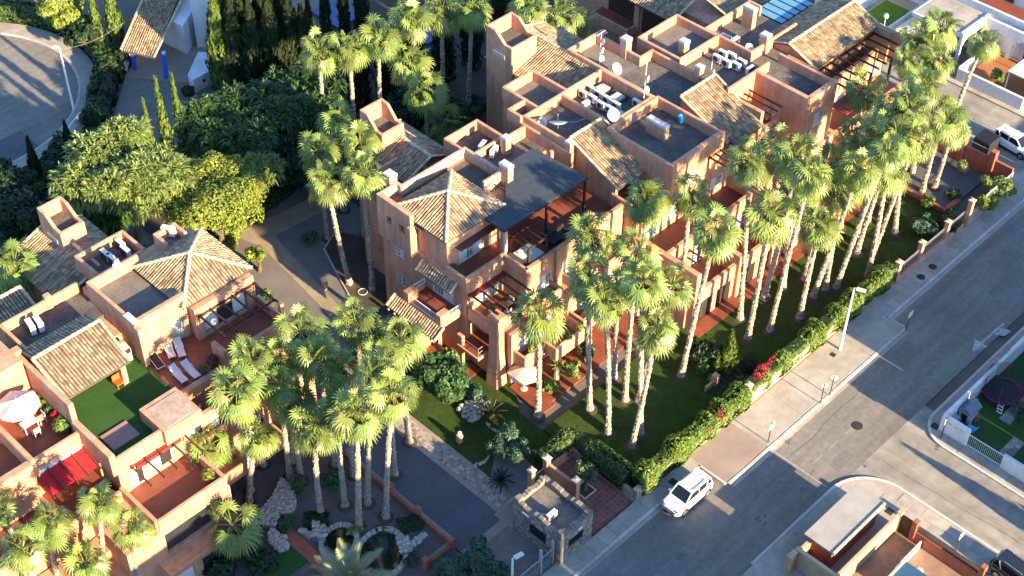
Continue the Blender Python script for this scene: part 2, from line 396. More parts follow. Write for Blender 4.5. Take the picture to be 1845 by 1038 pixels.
# south pavements: rounded corner by the red utility building and corner by the white villa
def arc(cx, cy, r, a0, a1, n=10): return [(cx+r*math.cos(math.radians(a0+(a1-a0)*i/n)), cy+r*math.sin(math.radians(a0+(a1-a0)*i/n))) for i in range(n+1)]
pts_w = [(-80, 30.5), (65.2, 30.5)] + arc(65.4, 26.9, 3.6, 90, 0, 10) + [(68.9, -60), (-80, -60)]
pav_w = struct(MB().prism(pts_w, -0.2, 0.12), 'corner_pavement', PAVE)
pieces(pav_w, 'paving_slab', PAVE, [(65.9+i*1.0, 66.9+i*1.0, 19.6+j*1.0, 20.6+j*1.0) for i in range(3) for j in range(8) if not (i == 2 and j > 6)] + [(58.2+i*1.0, 59.2+i*1.0, 29.0, 30.2) for i in range(8)], 0.0, 0.14)
kw = MB(); q = [(56, 30.5), (65.2, 30.5)] + arc(65.4, 26.9, 3.6, 90, 0, 10) + [(69.0, 20), (69, 12)]
ko = [(56, 30.7), (65.2, 30.7)] + arc(65.4, 26.9, 3.8, 90, 0, 10) + [(69.2, 20), (69.2, 12)]
for i in range(len(q)-1): kw.prism([q[i], q[i+1], ko[i+1], ko[i]], -0.1, 0.145)
kw.build('kerb', KERB, pav_w)
pts_e = [(400, 29.3), (77.6, 29.3)] + arc(77.2, 27.0, 2.3, 90, 180, 8) + [(74.9, -60), (400, -60)]
pav_e = struct(MB().prism(pts_e, -0.2, 0.12), 'villa_pavement', PAVE)
q = [(100, 29.3), (77.2, 29.3)] + arc(77.2, 27.0, 2.3, 90, 180, 8) + [(74.9, 20), (74.9, 10)]
ko = [(100, 29.5), (77.2, 29.5)] + arc(77.2, 27.0, 2.5, 90, 180, 8) + [(74.7, 20), (74.7, 10)]
kw = MB()
for i in range(len(q)-1): kw.prism([q[i], q[i+1], ko[i+1], ko[i]], -0.1, 0.145)
kw.build('kerb', KERB, pav_e)
pieces(pav_e, 'paving_slab', PAVE, grid(75.0, 76.0, 16, 26, 1, 10) + grid(78, 98, 28.4, 29.2, 20, 1), 0.0, 0.14)
# far street pavements
pav_f = struct(MB().box(116.2, 117.2, 40, 150, -0.2, 0.12), 'far_pavement', PAVE)
pieces(pav_f, 'paving_slab', PAVE, grid(116.2, 117.1, 42, 66, 1, 20), 0.0, 0.14)
pav_g = struct(MB().box(106.6, 108.2, 40.3, 150, -0.2, 0.12), 'east_pavement', PAVE)

# markings and metal covers on the street
ar = MB()
z = 0.006
ar.face([(85.2,30.95,z),(86.6,30.35,z),(86.6,31.55,z)]).face([(86.6,30.85,z),(89.9,30.75,z),(89.9,30.95,z),(86.6,31.08,z)]).face([(88.2,30.72,z),(88.6,30.05,z),(89.5,29.95,z),(89.4,30.72,z)])
ar.build('lane_arrow', ROADPAINT, street)
ln = MB()
for x in (66.5, 68.6, 70.6): ln.box(x, x+1.2, 33.0, 33.08, 0.003, 0.006, 0)
ln.build('faded_centre_line', mat('faint_road_paint', (0.27,0.255,0.23), (0.19,0.178,0.16), 4.0, .9, detail=9), street)
st = MB().box(65.35, 65.5, 30.9, 36.0, 0.002, 0.006, 0)
st.build('concrete_joint', MATS['faint_road_paint'], street)
def cover(x, y, z, r, label, sq=False):
    m = MB()
    if sq: m.box(x-r, x+r, y-r, y+r, z, z+0.012, 0).box(x-r*.8, x+r*.8, y-r*.8, y+r*.8, z, z+0.018, 0)
    else: m.lathe((x, y, z), [(r, 0), (r, 0.012), (r*.86, 0.013), (r*.84, 0.006), (r*.7, 0.007), (r*.68, .013), (0.02, .013)], 20)
    tag(m.build('drain_cover' if sq else 'manhole_cover', IRON), label, 'manhole')
cover(72.0, 32.9, 0.0, 0.45, 'round iron manhole cover in the sunlit middle of the junction')
cover(91.5, 38.75, 0.13, 0.36, 'round dark manhole cover on the pavement, the one farther up the street')
cover(89.7, 38.75, 0.13, 0.36, 'round dark manhole cover on the pavement, the one nearer the junction')
cover(76.6, 26.9, 0.14, 0.33, 'round iron cover on the pavement below the white villa wall')
cover(57.7, 39.2, 0.13, 0.3, 'square rusty cover on the pavement beside the white car', True)
cover(76.1, 28.6, 0.13, 0.3, 'square dark drain cover at the white villa corner', True)
cover(66.7, 26.4, 0.14, 0.28, 'square brown cover on the rounded corner pavement', True)
cover(76.8, 38.6, 0.13, 0.22, 'small square cover at the foot of the tall street lamp', True)

# gardens and inner drives of the estate
struct(MB().box(54.6, 98.5, 40.3, 49.5, -0.2, 0.10, 0), 'front_lawn', GRASS)
struct(MB().prism([(48.5,46.2),(54.4,46.2),(54.6,52),(57,55),(56,66),(48.5,66)], -0.2, 0.085), 'side_lawn', GRASS)
struct(MB().box(20, 34.6, 52.0, 70, -0.2, 0.06, 0).box(34.6, 42.2, 44.0, 64, -0.2, 0.07, 0), 'pond_garden_gravel', PONDGRAVEL)
struct(MB().prism([(48.5,45.4),(51.3,45.4),(51.6,48.6),(53,50.5),(50.5,50.5),(48.5,49)], -0.2, 0.10), 'gravel_bed', GRAVEL)
struct(MB().box(42.3, 46.6, 45.7, 110, -0.2, 0.05, 0), 'inner_driveway', DRIVE)
struct(MB().box(-40, 46.4, 40.3, 45.0, -0.2, 0.045, 0), 'entrance_driveway', ASPHALT)
struct(MB().box(42.3, 48.4, 45.0, 45.72, -0.2, 0.06, 0).box(46.3, 49.7, 44.6, 46.4, -0.2, 0.056, 0).box(40.0,42.3,44.6,45.6,-.2,.06,0), 'pink_apron', PINKPAVE)
gp = struct(MB().box(46.6, 48.5, 46.0, 66, -0.2, 0.06, 0), 'flagstone_path', PINKPAVE)
def crazy(mb, x0, x1, y0, y1, z, s, h=0.02):
    """irregular flat stones laid close together"""
    nx = int((x1-x0)/s); ny = int((y1-y0)/s)
    pt = {}
    for i in range(nx+1):
        for j in range(ny+1):
            a = 0 if i in (0, nx) else rnd.uniform(-.33, .33)*s; b = 0 if j in (0, ny) else rnd.uniform(-.33, .33)*s
            pt[i, j] = (x0+(x1-x0)*(i+.5*(j % 2)*(0 < i < nx))/nx+a, y0+(y1-y0)*j/ny+b)
    for i in range(nx):
        for j in range(ny):
            q = [pt[i,j], pt[i+1,j], pt[i+1,j+1], pt[i,j+1]]
            c = (sum(p[0] for p in q)/4, sum(p[1] for p in q)/4)
            mb.prism([(c[0]+(p[0]-c[0])*.88, c[1]+(p[1]-c[1])*.88) for p in q], z-.03, z+h+rnd.uniform(-.006, .006))
m = MB(); crazy(m, 46.95, 48.25, 46.1, 62, 0.06, 0.25); m.build('flagstones', STONE, gp, kind='stuff')
OCHREPAVE = mat('ochre_path', (0.30,0.23,0.16), (0.23,0.18,0.125), 2.0, .9, detail=8, bump=.2, bscale=25, big=.4, bigc=.75)
# gravel court between the two blocks, its paths and dark bed
struct(MB().prism([(46.8,66),(55.6,66),(62,78),(62,90),(46.8,86)], -0.2, 0.07), 'gravel_court', GRAVEL)
struct(MB().prism([(52.4,81.5),(59.0,81.0),(66,83),(66,85),(59,83.2),(51.6,84)], -0.2, 0.09), 'court_path', OCHREPAVE)
struct(MB().prism([(51.0,69.5),(52.2,69.5),(54.2,81.6),(52.6,82.0)], -0.2, 0.095), 'court_side_path', OCHREPAVE)
struct(MB().prism([(53.6,67.5),(55.4,67),(60,75),(58.4,78),(56.2,77.0),(55,74),(53.9,71.0)], -0.2, 0.10), 'planting_bed', EARTH)
rim = MB(); pts = [V(53.6,69.2,.1), V(53.8,71.0,.1), V(54.9,74.0,.1), V(56.1,77.0,.1), V(58.4,78.1,.1)]
for a, b in zip(pts, pts[1:]): rim.bar(a, b, .12, .16)
tag(rim.build('bed_edging', LIME), 'thin pale curved edging round the dark palm bed', 'edging')
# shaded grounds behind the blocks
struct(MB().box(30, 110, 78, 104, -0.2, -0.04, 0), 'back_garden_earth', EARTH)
# cul-de-sac
struct(MB().prism([(44+12.4*math.cos(t*math.pi/24), 118.5+12.4*math.sin(t*math.pi/24)) for t in range(48)], -0.2, 0.0), 'turning_circle', ASPHALT)
rg = MB()
for t in range(72):
    a0 = t*math.pi/36; a1 = (t+1)*math.pi/36
    rg.prism([(44+r*math.cos(a), 118.5+r*math.sin(a)) for r, a in ((12.4,a0),(14.2,a0),(14.2,a1),(12.4,a1))], -0.2, 0.13)
cp = struct(rg, 'turning_circle_pavement', PAVE)
rg = MB()
for t in range(72):
    a0 = t*math.pi/36; a1 = (t+1)*math.pi/36
    rg.prism([(44+r*math.cos(a), 118.5+r*math.sin(a)) for r, a in ((12.2,a0),(12.42,a0),(12.42,a1),(12.2,a1))], -0.1, 0.16)
rg.build('kerb', KERB, cp)
struct(MB().prism([(51.5,103.0),(58.6,110.4),(62.6,105.2),(63,100),(56,97.5)], -0.2, 0.02), 'villa_forecourt', ASPHALT)
struct(MB().prism([(58.6,110.4),(62.6,105.2),(68.5,109.6),(64.6,114.8)], -0.2, 0.06), 'carport_floor', PINKPAVE)
struct(MB().box(62.5, 75, 99, 105, -0.2, -0.01, 0), 'villa_back_drive', ASPHALT)
struct(MB().box(74, 92, 107, 135, -0.2, 0.0, 0), 'far_yard', ASPHALT)

# oil spots, tar repairs and cracks on the asphalt
TAR = mat('dark_tar_stain', (0.075,0.072,0.068), (0.12,0.115,0.105), 5.0, 0.7, detail=8)
def splat(px, py, r, n, el=1.0, z=0.007):
    m = MB()
    for _ in range(n):
        q = P(px, py, 0); a = rnd.uniform(0, 6.28); d = rnd.uniform(0, r*1.8); x, y = q.x+math.cos(a)*d*el, q.y+math.sin(a)*d; rr = rnd.uniform(.25, .8)*r; k0 = rnd.uniform(0, 9)
        m.face([(x+el*rr*(1+.35*noise.noise(V(math.cos(t*.5236)*1.5, math.sin(t*.5236)*1.5, k0)))*math.cos(t*.5236), y+rr*(1+.35*noise.noise(V(math.cos(t*.5236)*1.5, math.sin(t*.5236)*1.5, k0)))*math.sin(t*.5236), z+rnd.uniform(0, .003)) for t in range(12)])
    m.build('oil_stain', TAR, street, kind='stuff')
for a in ((1250,985,.10,8), (1232,1005,.28,4,1.6), (1265,955,.06,6), (1350,1000,.12,5), (1450,880,.15,5,2), (1720,560,.10,7), (1640,470,.06,9), (1560,840,.12,6), (1418,797,.22,5), (1690,806,.2,5), (1600,700,.1,5), (1800,480,.12,5), (1370,940,.2,4,2.5)): splat(*a)
ck = MB()
for x0, y0, n, dx, dy in ((48, 33.2, 26, .5, .02), (60, 31.6, 14, .45, .05), (66, 34.8, 18, .5, -.02), (78, 32.8, 40, .5, .03), (70.5, 29.5, 22, .02, -.5), (72.8, 27, 20, -.03, -.5), (86, 36.2, 22, .5, 0)):
    p = V(x0, y0, .008)
    for k in range(n):
        q = p+V(dx+rnd.uniform(-.08, .08), dy+rnd.uniform(-.14, .14), 0); w = rnd.uniform(.012, .03)
        d = (q-p).normalized(); sd = V(-d.y, d.x, 0)*w; ck.face([p-sd, q-sd, q+sd, p+sd]); p = q
ck.build('cracks', TAR, street, kind='stuff')
gt_ = MB()
for x0, x1, y in ((42, 60.2, 38.2), (60.6, 83.4, 35.8), (83.8, 118, 37.5)): gt_.box(x0, x1, y, y+.28, -.05, .005, 0)
gt_.build('gutter', PAVE, street)
for x0, x1, y0, y1 in ((79.2, 82.6, 34.2, 35.4), (49.5, 52.0, 34.8, 35.9), (67.2, 69.4, 31.2, 32.2), (92, 97, 33.0, 33.9)): MB().prism([(x0,y0),(x1,y0+.1),(x1-.1,y1),(x0+.15,y1-.05)], -.05, .004).build('asphalt_patch', mat('patched_asphalt', (0.15,0.14,0.125), (0.115,0.108,0.098), 3.0, .9, detail=9, bump=.3, bscale=40), street)
# ------------------------------------------------------------------ building library
def wall(mb, axis, c, a0, a1, z0, z1, th, holes=()):
    """wall slab in the plane x=c (axis 'x') or y=c (axis 'y'), th thick behind c, with rectangular holes (a0,a1,z0,z1)"""
    A = sorted({a0, a1, *[h[0] for h in holes], *[h[1] for h in holes]}); Z = sorted({z0, z1, *[h[2] for h in holes], *[h[3] for h in holes]})
    for i in range(len(A)-1):
        for j in range(len(Z)-1):
            ca = (A[i]+A[i+1])/2; cz = (Z[j]+Z[j+1])/2
            if any(h[0] < ca < h[1] and h[2] < cz < h[3] for h in holes): continue
            if axis == 'x': mb.box(c, c+th, A[i], A[i+1], Z[j], Z[j+1], 0)
            else: mb.box(A[i], A[i+1], c, c+th, Z[j], Z[j+1], 0)
    return mb

def window(parent, axis, c, a0, a1, z0, z1, rec=0.12, name='window', grille=True, curtain=True, fm=None, leaves=2, gm=None):
    """frame set back in its opening, glass panes, curtain behind and a bar grille in front"""
    fm = fm or WMETAL
    def bx(m, u0, u1, d0, d1, w0, w1):
        if axis == 'x': m.box(c+d0, c+d1, u0, u1, w0, w1)
        else: m.box(u0, u1, c+d0, c+d1, w0, w1)
    f = MB(); t = 0.07
    bx(f, a0, a1, rec, rec+.06, z1-t, z1); bx(f, a0, a1, rec, rec+.06, z0, z0+t)
    bx(f, a0, a0+t, rec, rec+.06, z0, z1); bx(f, a1-t, a1, rec, rec+.06, z0, z1)
    for k in range(1, leaves): u = a0+(a1-a0)*k/leaves; bx(f, u-.04, u+.04, rec, rec+.06, z0, z1)
    fo = f.build(name, fm, parent)
    for k in range(leaves):
        g = MB(); bx(g, a0+(a1-a0)*k/leaves+.05, a0+(a1-a0)*(k+1)/leaves-.05, rec+.03, rec+.045, z0+.05, z1-.05)
        g.build('pane', GLASS if not (curtain and k % 2 == 0) else CURTAIN, fo)
    if grille:
        g = MB(); n = max(3, int((a1-a0)/0.16))
        for k in range(n+1): u = a0+.04+(a1-a0-.08)*k/n; bx(g, u-.011, u+.011, .02, .042, z0+.03, z1-.03)
        for w in (z0+.12, (z0+z1)/2, z1-.12): bx(g, a0, a1, .015, .045, w-.014, w+.014)
        g.build('grille', gm or fm, fo)
    return fo

def tile_slope(mb, p0, u, s, W, bmin, bmax, cw=0.25, tl=0.42):
    """rows of overlapping barrel tiles on a slope: p0 eave corner, u along the eave, s up the slope"""
    u = Vector(u).normalized(); s = Vector(s).normalized(); n = u.cross(s).normalized()
    if n.z < 0: n = -n
    nc = max(1, int(round(W/cw))); cw = W/nc
    for i in range(nc):
        a = (i+.5)*cw; b0 = bmin(a); b1 = bmax(a)
        b = b0; dj = rnd.uniform(-.02, .02)
        while b < b1-.06:
            e = min(b+tl*1.12, b1+.02)
            base = len(mb.v); j = rnd.uniform(-.012, .012); h = rnd.uniform(0, .018)
            for bb, r, lift in ((b-.02, cw*.43, .04+h), (e, cw*.34, .012)):
                for k in range(5):
                    t = math.pi*k/4
                    mb.v.append(tuple(Vector(p0)+u*(a+dj+j+r*math.cos(t))+s*bb+n*(lift+r*.85*math.sin(t))))
            for k in range(4): mb.f.append((base+k+1, base+k, base+5+k, base+6+k))
            b += tl
    return mb

def caps(mb, p, q, r=0.15, tl=0.42, lift=0.04):
    p = Vector(p); q = Vector(q); d = (q-p); Ln = d.length; d.normalize(); side = d.cross(Vector((0,0,1))).normalized(); n = side.cross(d)
    if n.z < 0: n = -n
    k = max(1, int(Ln/tl))
    for i in range(k):
        base = len(mb.v)
        for b, rr, l in ((i*Ln/k-.02, r*1.08, .03), ((i+1)*Ln/k+.04, r*.92, .0)):
            for t in range(6):
                a = math.pi*t/5; mb.v.append(tuple(p+d*b+side*(rr*math.cos(a))+n*(lift+l+rr*.9*math.sin(a))))
        for t in range(5): mb.f.append((base+t+1, base+t, base+6+t, base+7+t))
    return mb

def hip_roof(parent, x0, x1, y0, y1, ze, za):
    """square pyramid roof in barrel tiles"""
    cx, cy = (x0+x1)/2, (y0+y1)/2; ap = (cx, cy, za)
    bed = MB()
    C = [(x0,y0,ze),(x1,y0,ze),(x1,y1,ze),(x0,y1,ze)]
    for i in range(4): bed.face([C[i], C[(i+1)%4], ap])
    bed.face([(p[0],p[1],ze-.12) for p in reversed(C)])
    for i in range(4):
        a, b = C[i], C[(i+1)%4]; bed.face([(a[0],a[1],ze-.12),(b[0],b[1],ze-.12), b, a])
    r = bed.build('hip_roof', TILEBED, parent)
    t = MB()
    for (a, u, out, W, D) in ((C[0],(1,0,0),(0,1,0),x1-x0,cy-y0), (C[1],(0,1,0),(-1,0,0),y1-y0,x1-cx), (C[2],(-1,0,0),(0,-1,0),x1-x0,y1-cy), (C[3],(0,-1,0),(1,0,0),y1-y0,cx-x0)):
        s = Vector((out[0]*D, out[1]*D, za-ze)); Ls = s.length
        tile_slope(t, a, u, s, W, lambda a_: 0.0, lambda a_, W=W, Ls=Ls: Ls*min(a_, W-a_)/(W/2))
    t.build('tiles', TILE, r, kind='stuff')
    c = MB()
    for a in C: caps(c, a, ap)
    c.lathe((cx, cy, za), [(.2, -.02), (.2, .14), (.1, .2), (.02, .24)], 8)
    c.build('ridge_caps', RIDGE, r, kind='stuff')
    return r

def slope_roof(parent, a, b, c, d, name='tile_roof', ridge=True, verge=True):
    """rectangular tiled slope: eave a-b, ridge d-c (a under d, b under c)"""
    a, b, c, d = map(Vector, (a, b, c, d))
    bed = MB(); dn = Vector((0,0,-.14))
    bed.face([a,b,c,d]).face([d+dn,c+dn,b+dn,a+dn])
    for p, q in ((a,b),(b,c),(c,d),(d,a)): bed.face([p+dn,q+dn,q,p])
    r = bed.build(name, TILEBED, parent)
    t = MB(); s = d-a; tile_slope(t, a, b-a, s, (b-a).length, lambda x: 0.0, lambda x: s.length)
    t.build('tiles', TILE, r, kind='stuff')
    m = MB()
    if ridge: caps(m, d, c)
    if verge: caps(m, a, d, .12); caps(m, b, c, .12)
    if m.v: m.build('ridge_caps', RIDGE, r, kind='stuff')
    return r

def roof_box(parent, x0, x1, y0, y1, zd, zt, sides='xXyY', th=0.28, deck=None, m=None, zb=None, cap=None):
    """flat roof deck with parapet walls; sides lists which edges carry one (x=low x, X=high x ...)"""
    d = MB().box(x0+.02, x1-.02, y0+.02, y1-.02, zd-.25, zd).build('roof_deck', deck or ROOFDECK, parent)
    w = MB(); zb = zd-.3 if zb is None else zb
    if 'x' in sides: w.box(x0, x0+th, y0, y1, zb, zt)
    if 'X' in sides: w.box(x1-th, x1, y0, y1, zb, zt)
    if 'y' in sides: w.box(x0+.005, x1-.005, y0, y0+th, zb, zt+.004)
    if 'Y' in sides: w.box(x0+.005, x1-.005, y1-th, y1, zb, zt+.006)
    w.build('parapet', m or STUCCO, parent, bevel=0.07)
    return d

def parapet(parent, segs, z0, z1, th=0.25, m=None, name='parapet', bevel=0.06):
    o = None
    for x0, y0, x1, y1 in segs:
        w = MB()
        if abs(x1-x0) >= abs(y1-y0): w.box(min(x0,x1), max(x0,x1), y0-th/2, y0+th/2, z0, z1)
        else: w.box(x0-th/2, x0+th/2, min(y0,y1), max(y0,y1), z0, z1)
        o = w.build(name, m or STUCCO, parent, bevel=bevel)
    return o

def chimney(parent, x, y, z0, z1, wx=0.7, wy=0.7, name='chimney'):
    o = MB().box(x-wx/2, x+wx/2, y-wy/2, y+wy/2, z0, z1-.28).build(name, STUCCO, parent, bevel=0.03)
    c = MB().box(x-wx/2-.03, x+wx/2+.03, y-wy/2-.03, y+wy/2+.03, z1-.28, z1-.02)
    n = max(1, int(max(wx, wy)/.6))
    for k in range(n):
        if wx >= wy: c.box(x-wx/2+wx*k/n+.03, x-wx/2+wx*(k+1)/n-.03, y-wy/2+.03, y+wy/2-.03, z1-.02, z1+.03)
        else: c.box(x-wx/2+.03, x+wx/2-.03, y-wy/2+wy*k/n+.03, y-wy/2+wy*(k+1)/n-.03, z1-.02, z1+.03)
    c.build('cap', CAP, o)
    return o

def pergola(parent, x0, x1, y0, y1, z, n, m=None, along='y', drop=0.0, name='pergola'):
    """beam carrying parallel rafters"""
    m = m or REDWOOD
    fr = MB()
    if along == 'y': fr.box(x0, x1, y1-.14, y1, z-.2, z-.02)
    else: fr.box(x1-.14, x1, y0, y1, z-.2, z-.02)
    o = fr.build(name, m, parent)
    for k in range(n):
        r = MB()
        if along == 'y':
            x = x0+.1+(x1-x0-.2)*k/(n-1); r.bar((x, y0, z-drop), (x, y1, z), .11, .16)
        else:
            y = y0+.1+(y1-y0-.2)*k/(n-1); r.bar((x0, y, z-drop), (x1, y, z), .11, .16)
        r.build('rafter', m, o)
    return o

def railing(parent, a, b, z0, h=0.9, m=None, step=0.14, name='railing', posts=True):
    a = Vector((*a, z0)); b = Vector((*b, z0)); r = MB(); n = max(2, int((b-a).length/step))
    r.bar(a+V(0,0,h), b+V(0,0,h), .05, .04); r.bar(a+V(0,0,.1), b+V(0,0,.1), .04, .03)
    for k in range(n+1):
        p = a+(b-a)*k/n; w = .05 if k in (0, n) else .018
        r.bar(p, p+V(0,0,h), w, w)
    return r.build(name, m or WMETAL, parent)
# ------------------------------------------------------------------ main apartment block (right of the driveway)
Z1, Z2, Z3, ZD, ZT = 2.6, 5.3, 8.0, 10.95, 12.0
B = thing('apartment_building', 'large stepped terracotta apartment block with tiled roofs beside the palm row', 'building', (80, 58, 0))
def body(x0, x1, y0, y1, z0, z1, parent=B, m=None, name='wall', bevel=0.04):
    return MB().box(x0, x1, y0, y1, z0, z1).build(name, m or STUCCO, parent, bevel=bevel)
def floor(x0, x1, y0, y1, z, parent=B, m=None, name='terrace_floor'):
    return MB().box(x0, x1, y0, y1, z-.1, z).build(name, m or FLOOR, parent)

# corner unit under the hip roof
body(55.85, 64.2, 58.95, 68.1, 0, Z3-.11)
holes = [(65.7, 66.9, 6.35, 7.4), (65.75, 66.85, 3.4, 4.45), (60.1, 62.5, 5.32, 7.1)]
wall(MB(), 'x', 55.5, 58.72, 68.2, 0, Z3+.3, .35, holes).build('side_wall', STUCCO, B)
window(B, 'x', 55.5, 65.7, 66.9, 6.35, 7.4, .1)
window(B, 'x', 55.5, 65.75, 66.85, 3.4, 4.45, .1, curtain=False)
window(B, 'x', 55.5, 60.1, 62.5, 5.32, 7.1, .1, name='balcony_door')
holes = [(66.55, 67.2, 9.75, 10.5), (65.05, 65.7, 9.75, 10.5)]
pw = wall(MB(), 'x', 55.1, 64.35, 68.2, 7.95, 12.0, .42, holes)
pw.box(55.13, 57.2, 67.95, 68.18, 8.0, 11.98)
pw.build('upper_side_wall', STUCCO, B)
for y0, y1 in ((66.55, 67.2), (65.05, 65.7)):
    MB().box(55.42, 55.5, y0-.02, y1+.02, 9.7, 10.55).build('window', REDWALL, B)
MB().box(54.95, 55.6, 64.2, 64.62, 7.85, 10.9).build('corner_buttress', STUCCO, B, bevel=.05)
body(55.75, 62.0, 61.3, 67.4, Z3-.2, 10.9, bevel=.03)
holes = [(57.0, 59.45, Z3, 9.9)]
wall(MB(), 'y', 61.0, 55.75, 62.0, Z3-.1, 11.15, .3, holes).build('front_wall', STUCCO, B)
window(B, 'y', 61.0, 57.0, 59.45, Z3+.02, 9.9, .08, name='terrace_door', leaves=3)
MB().box(56.6, 60.4, 60.35, 61.0, 10.05, 10.16).build('door_hood', REDWOOD, B)
MB().box(55.4, 63.9, 63.6, 67.5, ZD-.2, ZD).box(55.45, 57.1, 67.0, 68.0, ZD-.2, ZD+.004).build('roof_deck', ROOFDECK, B)
MB().box(62.0, 63.9, 61.2, 67.4, Z3, ZD-.21).build('wall', STUCCO, B)
parapet(B, [(57.1, 67.6, 64.1, 67.6), (57.2, 67.5, 57.2, 68.2), (55.1, 68.1, 57.3, 68.1), (64.0, 63.4, 64.0, 67.7), (62.0, 63.45, 64.1, 63.45)], Z3, ZT, .3, STUCCO2)
MB().box(55.42, 57.0, 67.0, 67.85, ZD, ZD+.07).box(57.4,63.8,67.36,67.44,ZD,ZD+.16).box(63.78,63.84,63.7,67.4,ZD,ZD+.16).build('red_flashing', REDWALL, B)
hip_roof(B, 55.55, 61.8, 60.85, 66.85, 11.25, 12.75)
chimney(B, 57.0, 68.7, 10.0, 12.7, .75, .85)
chimney(B, 64.1, 63.0, 10.8, 12.9, .6, 1.0)
# upper terrace in front of the hip-roofed room
floor(55.75, 62.0, 58.9, 61.0, Z3)
parapet(B, [(55.5, 58.85, 59.7, 58.85), (55.62, 58.8, 55.62, 61.0)], Z3-.15, 8.95, .26)
MB().box(55.75, 56.35, 59.0, 60.9, Z3, 8.7).build('planter', EARTH, B)
# great terrace with canopy
body(59.7, 70.55, 56.5, 67.2, 0, Z3-.11)
holes = [(61.0, 62.4, 5.7, 7.2), (63.6, 65.2, 5.7, 7.2), (66.6, 68.4, 5.35, 7.3)]
wall(MB(), 'y', 56.2, 59.55, 70.6, Z1, Z3+.95, .3, holes).build('front_wall', STUCCO, B)
for h in holes: window(B, 'y', 56.2, *h, .1)
wall(MB(), 'x', 59.5, 56.23, 58.75, Z2, Z3+.95, .25).build('wall', STUCCO, B)
floor(59.75, 70.5, 56.5, 67.1, Z3)
MB().box(59.8, 60.25, 56.5, 58.7, Z3, 8.75).build('planter', EARTH, B)
body(62.6, 63.3, 55.95, 56.25, Z1, 9.2, name='pilaster'); body(66.0, 66.5, 55.95, 56.25, Z1, 9.2, name='pilaster')
cz = 11.3
cv = [(59.6,58.7),(68.9,58.6),(68.5,64.3),(64.3,64.3),(64.3,63.3),(62.0,61.0),(59.6,61.0)]
cn = MB().prism(cv, cz, cz+.05).build('canopy', CANOPY, B)
fr = MB()
for a, b in zip(cv, cv[1:]+cv[:1]): fr.bar((*a, cz-.06), (*b, cz-.06), .1, .12)
for k in range(1, 8): fr.bar((59.6+k*1.15, 58.7, cz-.05), (59.6+k*1.15, 61.0 if k < 3 else 64.2, cz-.05), .06, .1)
fr.build('canopy_frame', WOOD, cn)
for x, y in ((68.7, 58.75), (59.75, 58.8), (64.3, 58.75)):
    MB().box(x-.09, x+.09, y-.09, y+.09, Z3, cz-.05).build('canopy_post', WOOD if x > 60 else CAP, cn)
MB().box(59.75, 60.25, 58.95, 59.35, Z3, 11.2).build('pillar', STUCCO, B, bevel=.05)
MB().box(62.1, 62.35, 61.1, 63.2, Z3, 11.0).build('wall', STUCCO, B)
# second-floor terrace with red pergola, corner buttress
body(55.8, 59.55, 56.0, 58.9, 0, Z1-.11); body(56.95, 59.55, 56.0, 58.95, Z1-.11, Z2-.11); body(55.62, 57.0, 55.8, 58.9, 4.7, Z2-.105); floor(55.8, 59.5, 55.95, 58.7, Z2)
holes = [(56.7, 59.1, Z2, 7.05)]
wall(MB(), 'y', 58.7, 55.53, 59.6, Z2-.1, Z3-.1, .28, holes).build('front_wall', STUCCO, B)
window(B, 'y', 58.7, 56.7, 59.1, Z2+.02, 7.05, .1, name='terrace_door')
MB().box(55.9, 59.4, 58.35, 58.69, 7.02, 7.3).build('awning_roll', MAROON, B)
pergola(B, 55.7, 59.5, 55.5, 58.75, 7.3, 5)
parapet(B, [(55.65, 55.9, 55.65, 58.6), (56.4, 55.85, 59.6, 55.85)], Z2-.3, 6.0, .26)
bt = MB()
for z0, z1, a, b in ((0, 3.4, .75, .42), (3.4, 7.0, .42, .36)):
    n = len(bt.v)
    for z, w in ((z0, a), (z1, b)): bt.v.extend([(55.75-w, 55.6-w, z), (55.75+.4, 55.6-w, z), (55.75+.4, 56.1, z), (55.75-w, 56.1, z)])
    bt.f.extend([(n,n+1,n+5,n+4),(n+1,n+2,n+6,n+5),(n+2,n+3,n+7,n+6),(n+3,n,n+4,n+7),(n+4,n+5,n+6,n+7)])
bt.box(55.25, 56.3, 55.1, 56.2, 6.95, 7.15); bt.build('buttress', STUCCO, B, bevel=.04)
# tiled awnings and balconies on the shaded side wall
r = slope_roof(B, (54.75,63.45,7.35), (54.75,59.65,7.35), (55.5,59.65,7.95), (55.5,63.45,7.95), 'tile_awning', ridge=False)
for k in range(6): MB().bar((54.8, 59.9+k*.66, 7.22), (55.5, 59.9+k*.66, 7.5), .1, .12).build('rafter', REDWOOD, r)
bal = MB().box(53.2, 55.5, 59.1, 63.4, Z2-.3, Z2-.01).build('balcony', STUCCO, B, bevel=.03)
floor(53.5, 55.5, 59.3, 63.2, Z2, bal)
MB().box(53.2, 54.2, 62.75, 63.4, Z2-.3, 6.25).box(53.9,55.4,63.15,63.4,Z2-.3,5.7).build('parapet', STUCCO, bal, bevel=.06)
MB().box(53.2, 54.2, 59.1, 59.75, Z2-.3, 6.3).box(53.9, 55.4, 59.1, 59.3, Z2-.3, 5.7).build('parapet', STUCCO, bal, bevel=.06)
railing(bal, (53.35, 59.7), (53.35, 62.8), Z2, .75); railing(bal, (54.2, 59.2), (55.4, 59.2), 5.65, .55); railing(bal, (54.2, 63.28), (55.4, 63.28), 5.65, .55)
r = slope_roof(B, (52.35,64.4,4.55), (52.35,58.9,4.55), (53.3,58.9,5.2), (53.3,64.4,5.2), 'tile_awning', ridge=False)
for k in range(8): MB().bar((52.2, 59.2+k*.7, 4.35), (53.4, 59.2+k*.7, 5.0), .13, .13).build('rafter', PALECAP, r)
MB().box(53.0, 53.35, 59.2, 59.6, 0, 4.8).build('pillar', STUCCO, B, bevel=.04)
